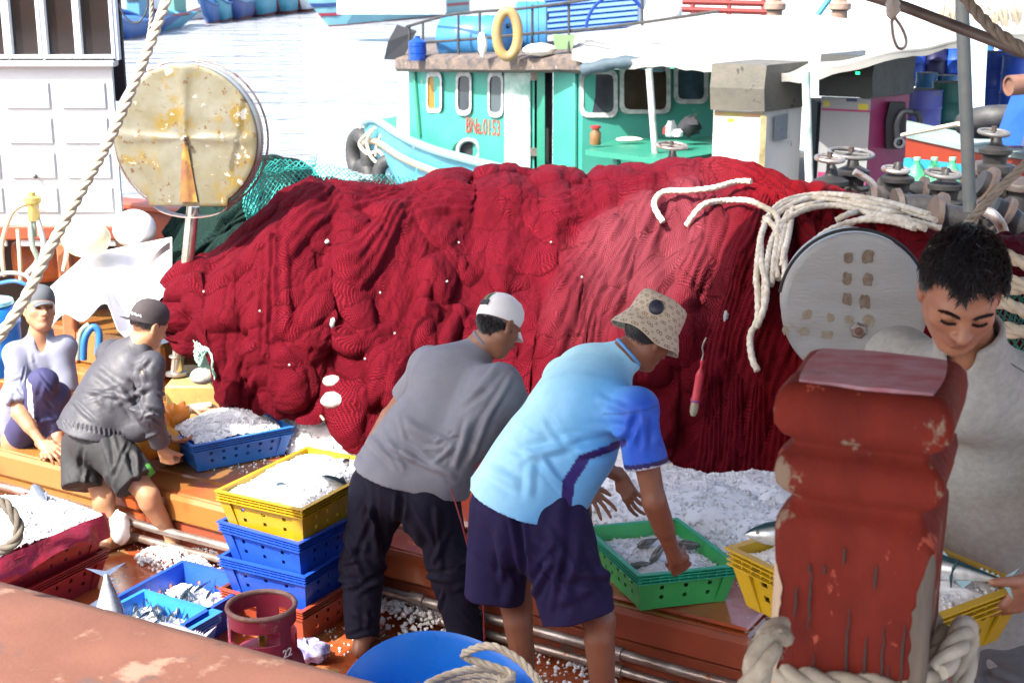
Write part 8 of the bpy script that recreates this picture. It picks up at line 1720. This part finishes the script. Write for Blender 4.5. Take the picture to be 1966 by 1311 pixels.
tag(obj('strut', MB().tube([P(1570, 30, 22.6), P(1600, -12, 22.6)], .045, 8), mat('cyan_beam', (.02, .38, .60), .5)), 'cyan strut leaning above the middle of the awning', 'strut')
for k_, (cx_, cy_) in enumerate(((1820, 22), (1935, 22), (1895, 30))):
    t_ = thing('rope_coil', ('bundle of hanging cream ropes left of the grey post top', 'bundle of hanging cream ropes at the far top right', 'smaller bundle of cream ropes between the two')[k_], 'rope coil', P(cx_, cy_ + 30, 17)); g_ = random.Random(k_ + 3)
    for i in range(9): x = cx_ + g_.uniform(-22, 22); obj('strand', MB().tube(spline([P(x, -14, 17), P(x + g_.uniform(-8, 8), 12, 16.9), P(x + g_.uniform(-14, 14), 44 + g_.uniform(-8, 8), 17)], 5), .028, 6), CREAM, t_)
# white deck clutter closing the top right behind the awning
dk = thing('deckhouse', 'white painted deckhouse behind the awning and barrels at the top right', 'deckhouse', P(1700, 60, 30)); obj('wall', MB().box((P(1240, 20, 30).x, 29, -1), (P(2100, 20, 30).x, 29.2, 4)), mat('bleached_white_wall', (.70, .71, .70), .6, (.50, .60, .66), .8, .2, 5), dk, 0)
for a in (1340, 1560, 1700, 1780, 1990): obj('window', MB().box((P(a, 20, 28.96).x, 28.95, 2.3), (P(a + 60, 20, 28.96).x, 28.99, 3.2)), WGLASS, dk, 0)
# ---- the moored fleet far across the water
def far_boat(px, py, Y, wd, ht, hullc, stripe, label, wheel, front=True):
    c = G(px, py, WATER_Z); wd = wd * c.y / F_PX; ht = ht * c.y / F_PX; root = thing('fishing_boat', label, 'fishing boat', c, group='boats moored across the harbour'); hm = mat('far_hull_%d_%d_%d' % tuple(int(v * 99) for v in hullc), hullc, .5, tuple(min(1, v * 1.2 + .03) for v in hullc), .6)
    sm = mat('far_stripe_%d' % int(stripe[0] * 99), stripe, .5); n_ = 13
    def ringz(z, w, l, rise): return [c + V3(math.sin(a) * w * (1 - .0 * z), -math.cos(a) * l if abs(a) < 1.57 else l * 1.5, z + rise * max(0, math.cos(a)) ** 2) for a in np.linspace(-math.pi * .5, math.pi * .5, n_)] + [c + V3(w, l * 2.5, z), c + V3(-w, l * 2.5, z)]
    obj('hull', MB().loft([ringz(-.1, wd * .62, 1.0, 0), ringz(ht * .5, wd * .88, 2.2, .15), ringz(ht, wd, 3.0, .6)]), hm, root, 50)
    obj('boot_stripe', MB().loft([ringz(-.15, wd * .64, 1.04, 0), ringz(.22, wd * .74, 1.4, 0)]), mat('far_red_boot', (.30, .05, .04), .6), root, 50)
    obj('rail', MB().tube(ringz(ht + .02, wd * 1.02, 3.05, .6)[:n_], .09, 6), sm, root); obj('stem', MB().tube([c + V3(0, -1.05, .1), c + V3(0, -2.3, ht * .5 + .15), c + V3(0, -3.1, ht + .75)], .10, 6), sm, root)
    h = obj('wheelhouse', MB().box((c.x - wd * .55, c.y + 2.2, ht + WATER_Z), (c.x + wd * .55, c.y + 5.2, ht + 1.9 + WATER_Z), bev=.05), mat('far_white_cabin_%d' % wheel, ((.70, .72, .72), (.12, .40, .62), (.20, .55, .45))[wheel], .6), root, 0)
    for sx in (-1, 0, 1): obj('window', MB().box((c.x + sx * wd * .34 - wd * .13, c.y + 2.14, ht + 1.0 + WATER_Z), (c.x + sx * wd * .34 + wd * .13, c.y + 2.19, ht + 1.6 + WATER_Z)), WGLASS, h, 0)
    obj('mast', MB().tube([c + V3(0, 3, ht + 1.8), c + V3(0, 3, ht + 5)], .06, 6), mat('far_mast', (.4, .4, .4), .5), root); return root
BL, CYN, WH, DB = (.02, .14, .50), (.09, .45, .62), (.72, .74, .72), (.015, .08, .36); RS, OS = (.45, .04, .06), (.10, .25, .6)
far_boat(262, 66, 0, 30, 26, BL, OS, 'blue boat bow farthest left in the moored row, behind the cable loop', 0); far_boat(312, 58, 0, 17, 24, CYN, RS, 'light blue boat in the moored row right of the thick rope', 2)
far_boat(407, 44, 0, 13, 32, BL, OS, 'blue boat right beside the white side-on hull', 0); far_boat(428, 41, 0, 17, 32, CYN, OS, 'light blue boat second from the white side-on hull', 1); far_boat(452, 38, 0, 23, 32, DB, (.2, .4, .7), 'dark blue boat with pale rail in the moored row', 1)
far_boat(462, 33, 0, 19, 11, (.50, .32, .04), (.3, .2, .05), 'small ochre boat low in the water in the moored row', 0); far_boat(498, 32, 0, 24, 34, CYN, RS, 'pale blue boat with red stem, left of the two alike', 2); far_boat(542, 27, 0, 26, 38, CYN, RS, 'pale blue boat with red stem, right of the two alike', 0)
far_boat(582, 23, 0, 20, 36, WH, RS, 'white bowed boat at the right end of the moored row', 1); far_boat(238, 74, 0, 24, 28, BL, OS, 'blue boat half hidden by the white wheelhouse', 1)
def side_hull(pts_top, pts_bot, Y, m, stripes, label, z_in=3.0):
    root = thing('fishing_boat', label, 'fishing boat', P(pts_bot[0][0], pts_bot[0][1], Y)); top = [P(a, b, y) for a, b, y in pts_top]; bot = [P(a, b, y) for a, b, y in pts_bot]
    bot = [G(a, b, WATER_Z) for a, b, y in pts_bot]; top = [P(a, b, q.y + .0) for (a, b, y), q in zip(pts_top, bot)]
    for b in bot: b.z -= .1
    obj('hull', MB().loft([[t for t in bot] + [b + V3(0, z_in * .8, 0) for b in bot[::-1]], [t for t in top] + [b + V3(0, z_in, 0) for b in top[::-1]]]), m, root, 0)
    for (t0, t1, c) in stripes: obj('stripe', MB().sheet([[lerp(b, t, k) + V3(0, -.06, 0) for t, b in zip(top, bot)] for k in (t0, t1)], .03), mat('hull_stripe_%d_%d' % (int(c[0] * 99), int(c[2] * 99)), c, .5), root, 0)
    return root, top
sh, tp_ = side_hull([(405, 12, 72), (400, 8, 72), (362, 22, 70.5), (325, 30, 69)][::-1], [(400, 36, 73), (392, 37, 72.8), (350, 40, 71.5), (330, 42, 70)][::-1], 70, mat('far_white_hull', (.74, .76, .74), .5), ((.0, .14, (.30, .06, .04)), (.62, .70, (.55, .35, .1)), (.90, 1.0, (.45, .04, .06))), 'white hull with ochre line and red rail seen from the side in the moored row')
bg, tp_ = side_hull([(588, 0, 70), (620, 0, 69), (700, -6, 67), (800, -12, 65), (900, -18, 63)], [(634, 52, 72), (660, 50, 71), (720, 44, 69), (800, 36, 67), (900, 26, 65)], 68, mat('far_turquoise_hull', (.25, .62, .68), .5, (.35, .68, .72), .5), ((.0, .10, (.30, .05, .04)), (.42, .52, (.50, .03, .06)), (.74, .86, (.03, .08, .30))), 'big turquoise hull with red and navy bands across the harbour')
obj('deckhouse', MB().box((tp_[1].x + 3, 70, tp_[1].z - .2), (tp_[-1].x, 72, tp_[1].z + 3)), mat('far_white_cabin_0', (.70, .72, .72), .6), bg, 0)
# trees and low houses on the far shore
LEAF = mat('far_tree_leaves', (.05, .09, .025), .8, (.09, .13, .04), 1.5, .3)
for k_ in range(12):
    g_ = random.Random(k_); x = -62 + k_ * 7.5 + g_.uniform(-2, 2); y = 215 + g_.uniform(0, 30); r_ = thing('tree', 'green tree on the far shore behind the moored boats', 'tree', (x, y, 1), group='trees on the far shore'); mb = MB()
    for i in range(420):
        d = Vector((g_.gauss(0, 1), g_.gauss(0, 1), g_.gauss(0, .8))); d = d.normalized() * (g_.random() ** .4) * 4.2; c = Vector((x, y, 6 + g_.uniform(-.5, .5))) + d; a, b = Vector((g_.gauss(0, 1), g_.gauss(0, 1), g_.gauss(0, 1))).normalized() * .6, Vector((g_.gauss(0, 1), g_.gauss(0, 1), g_.gauss(0, 1))).normalized() * .6; mb.add([c, c + a, c + b], [(0, 1, 2)])
    obj('crown', mb, LEAF, r_, 0, normals=False); obj('trunk', MB().tube([(x, y, 1), (x + .2, y, 5)], [.35, .15], 8), mat('far_trunk', (.12, .08, .05), .9), r_)
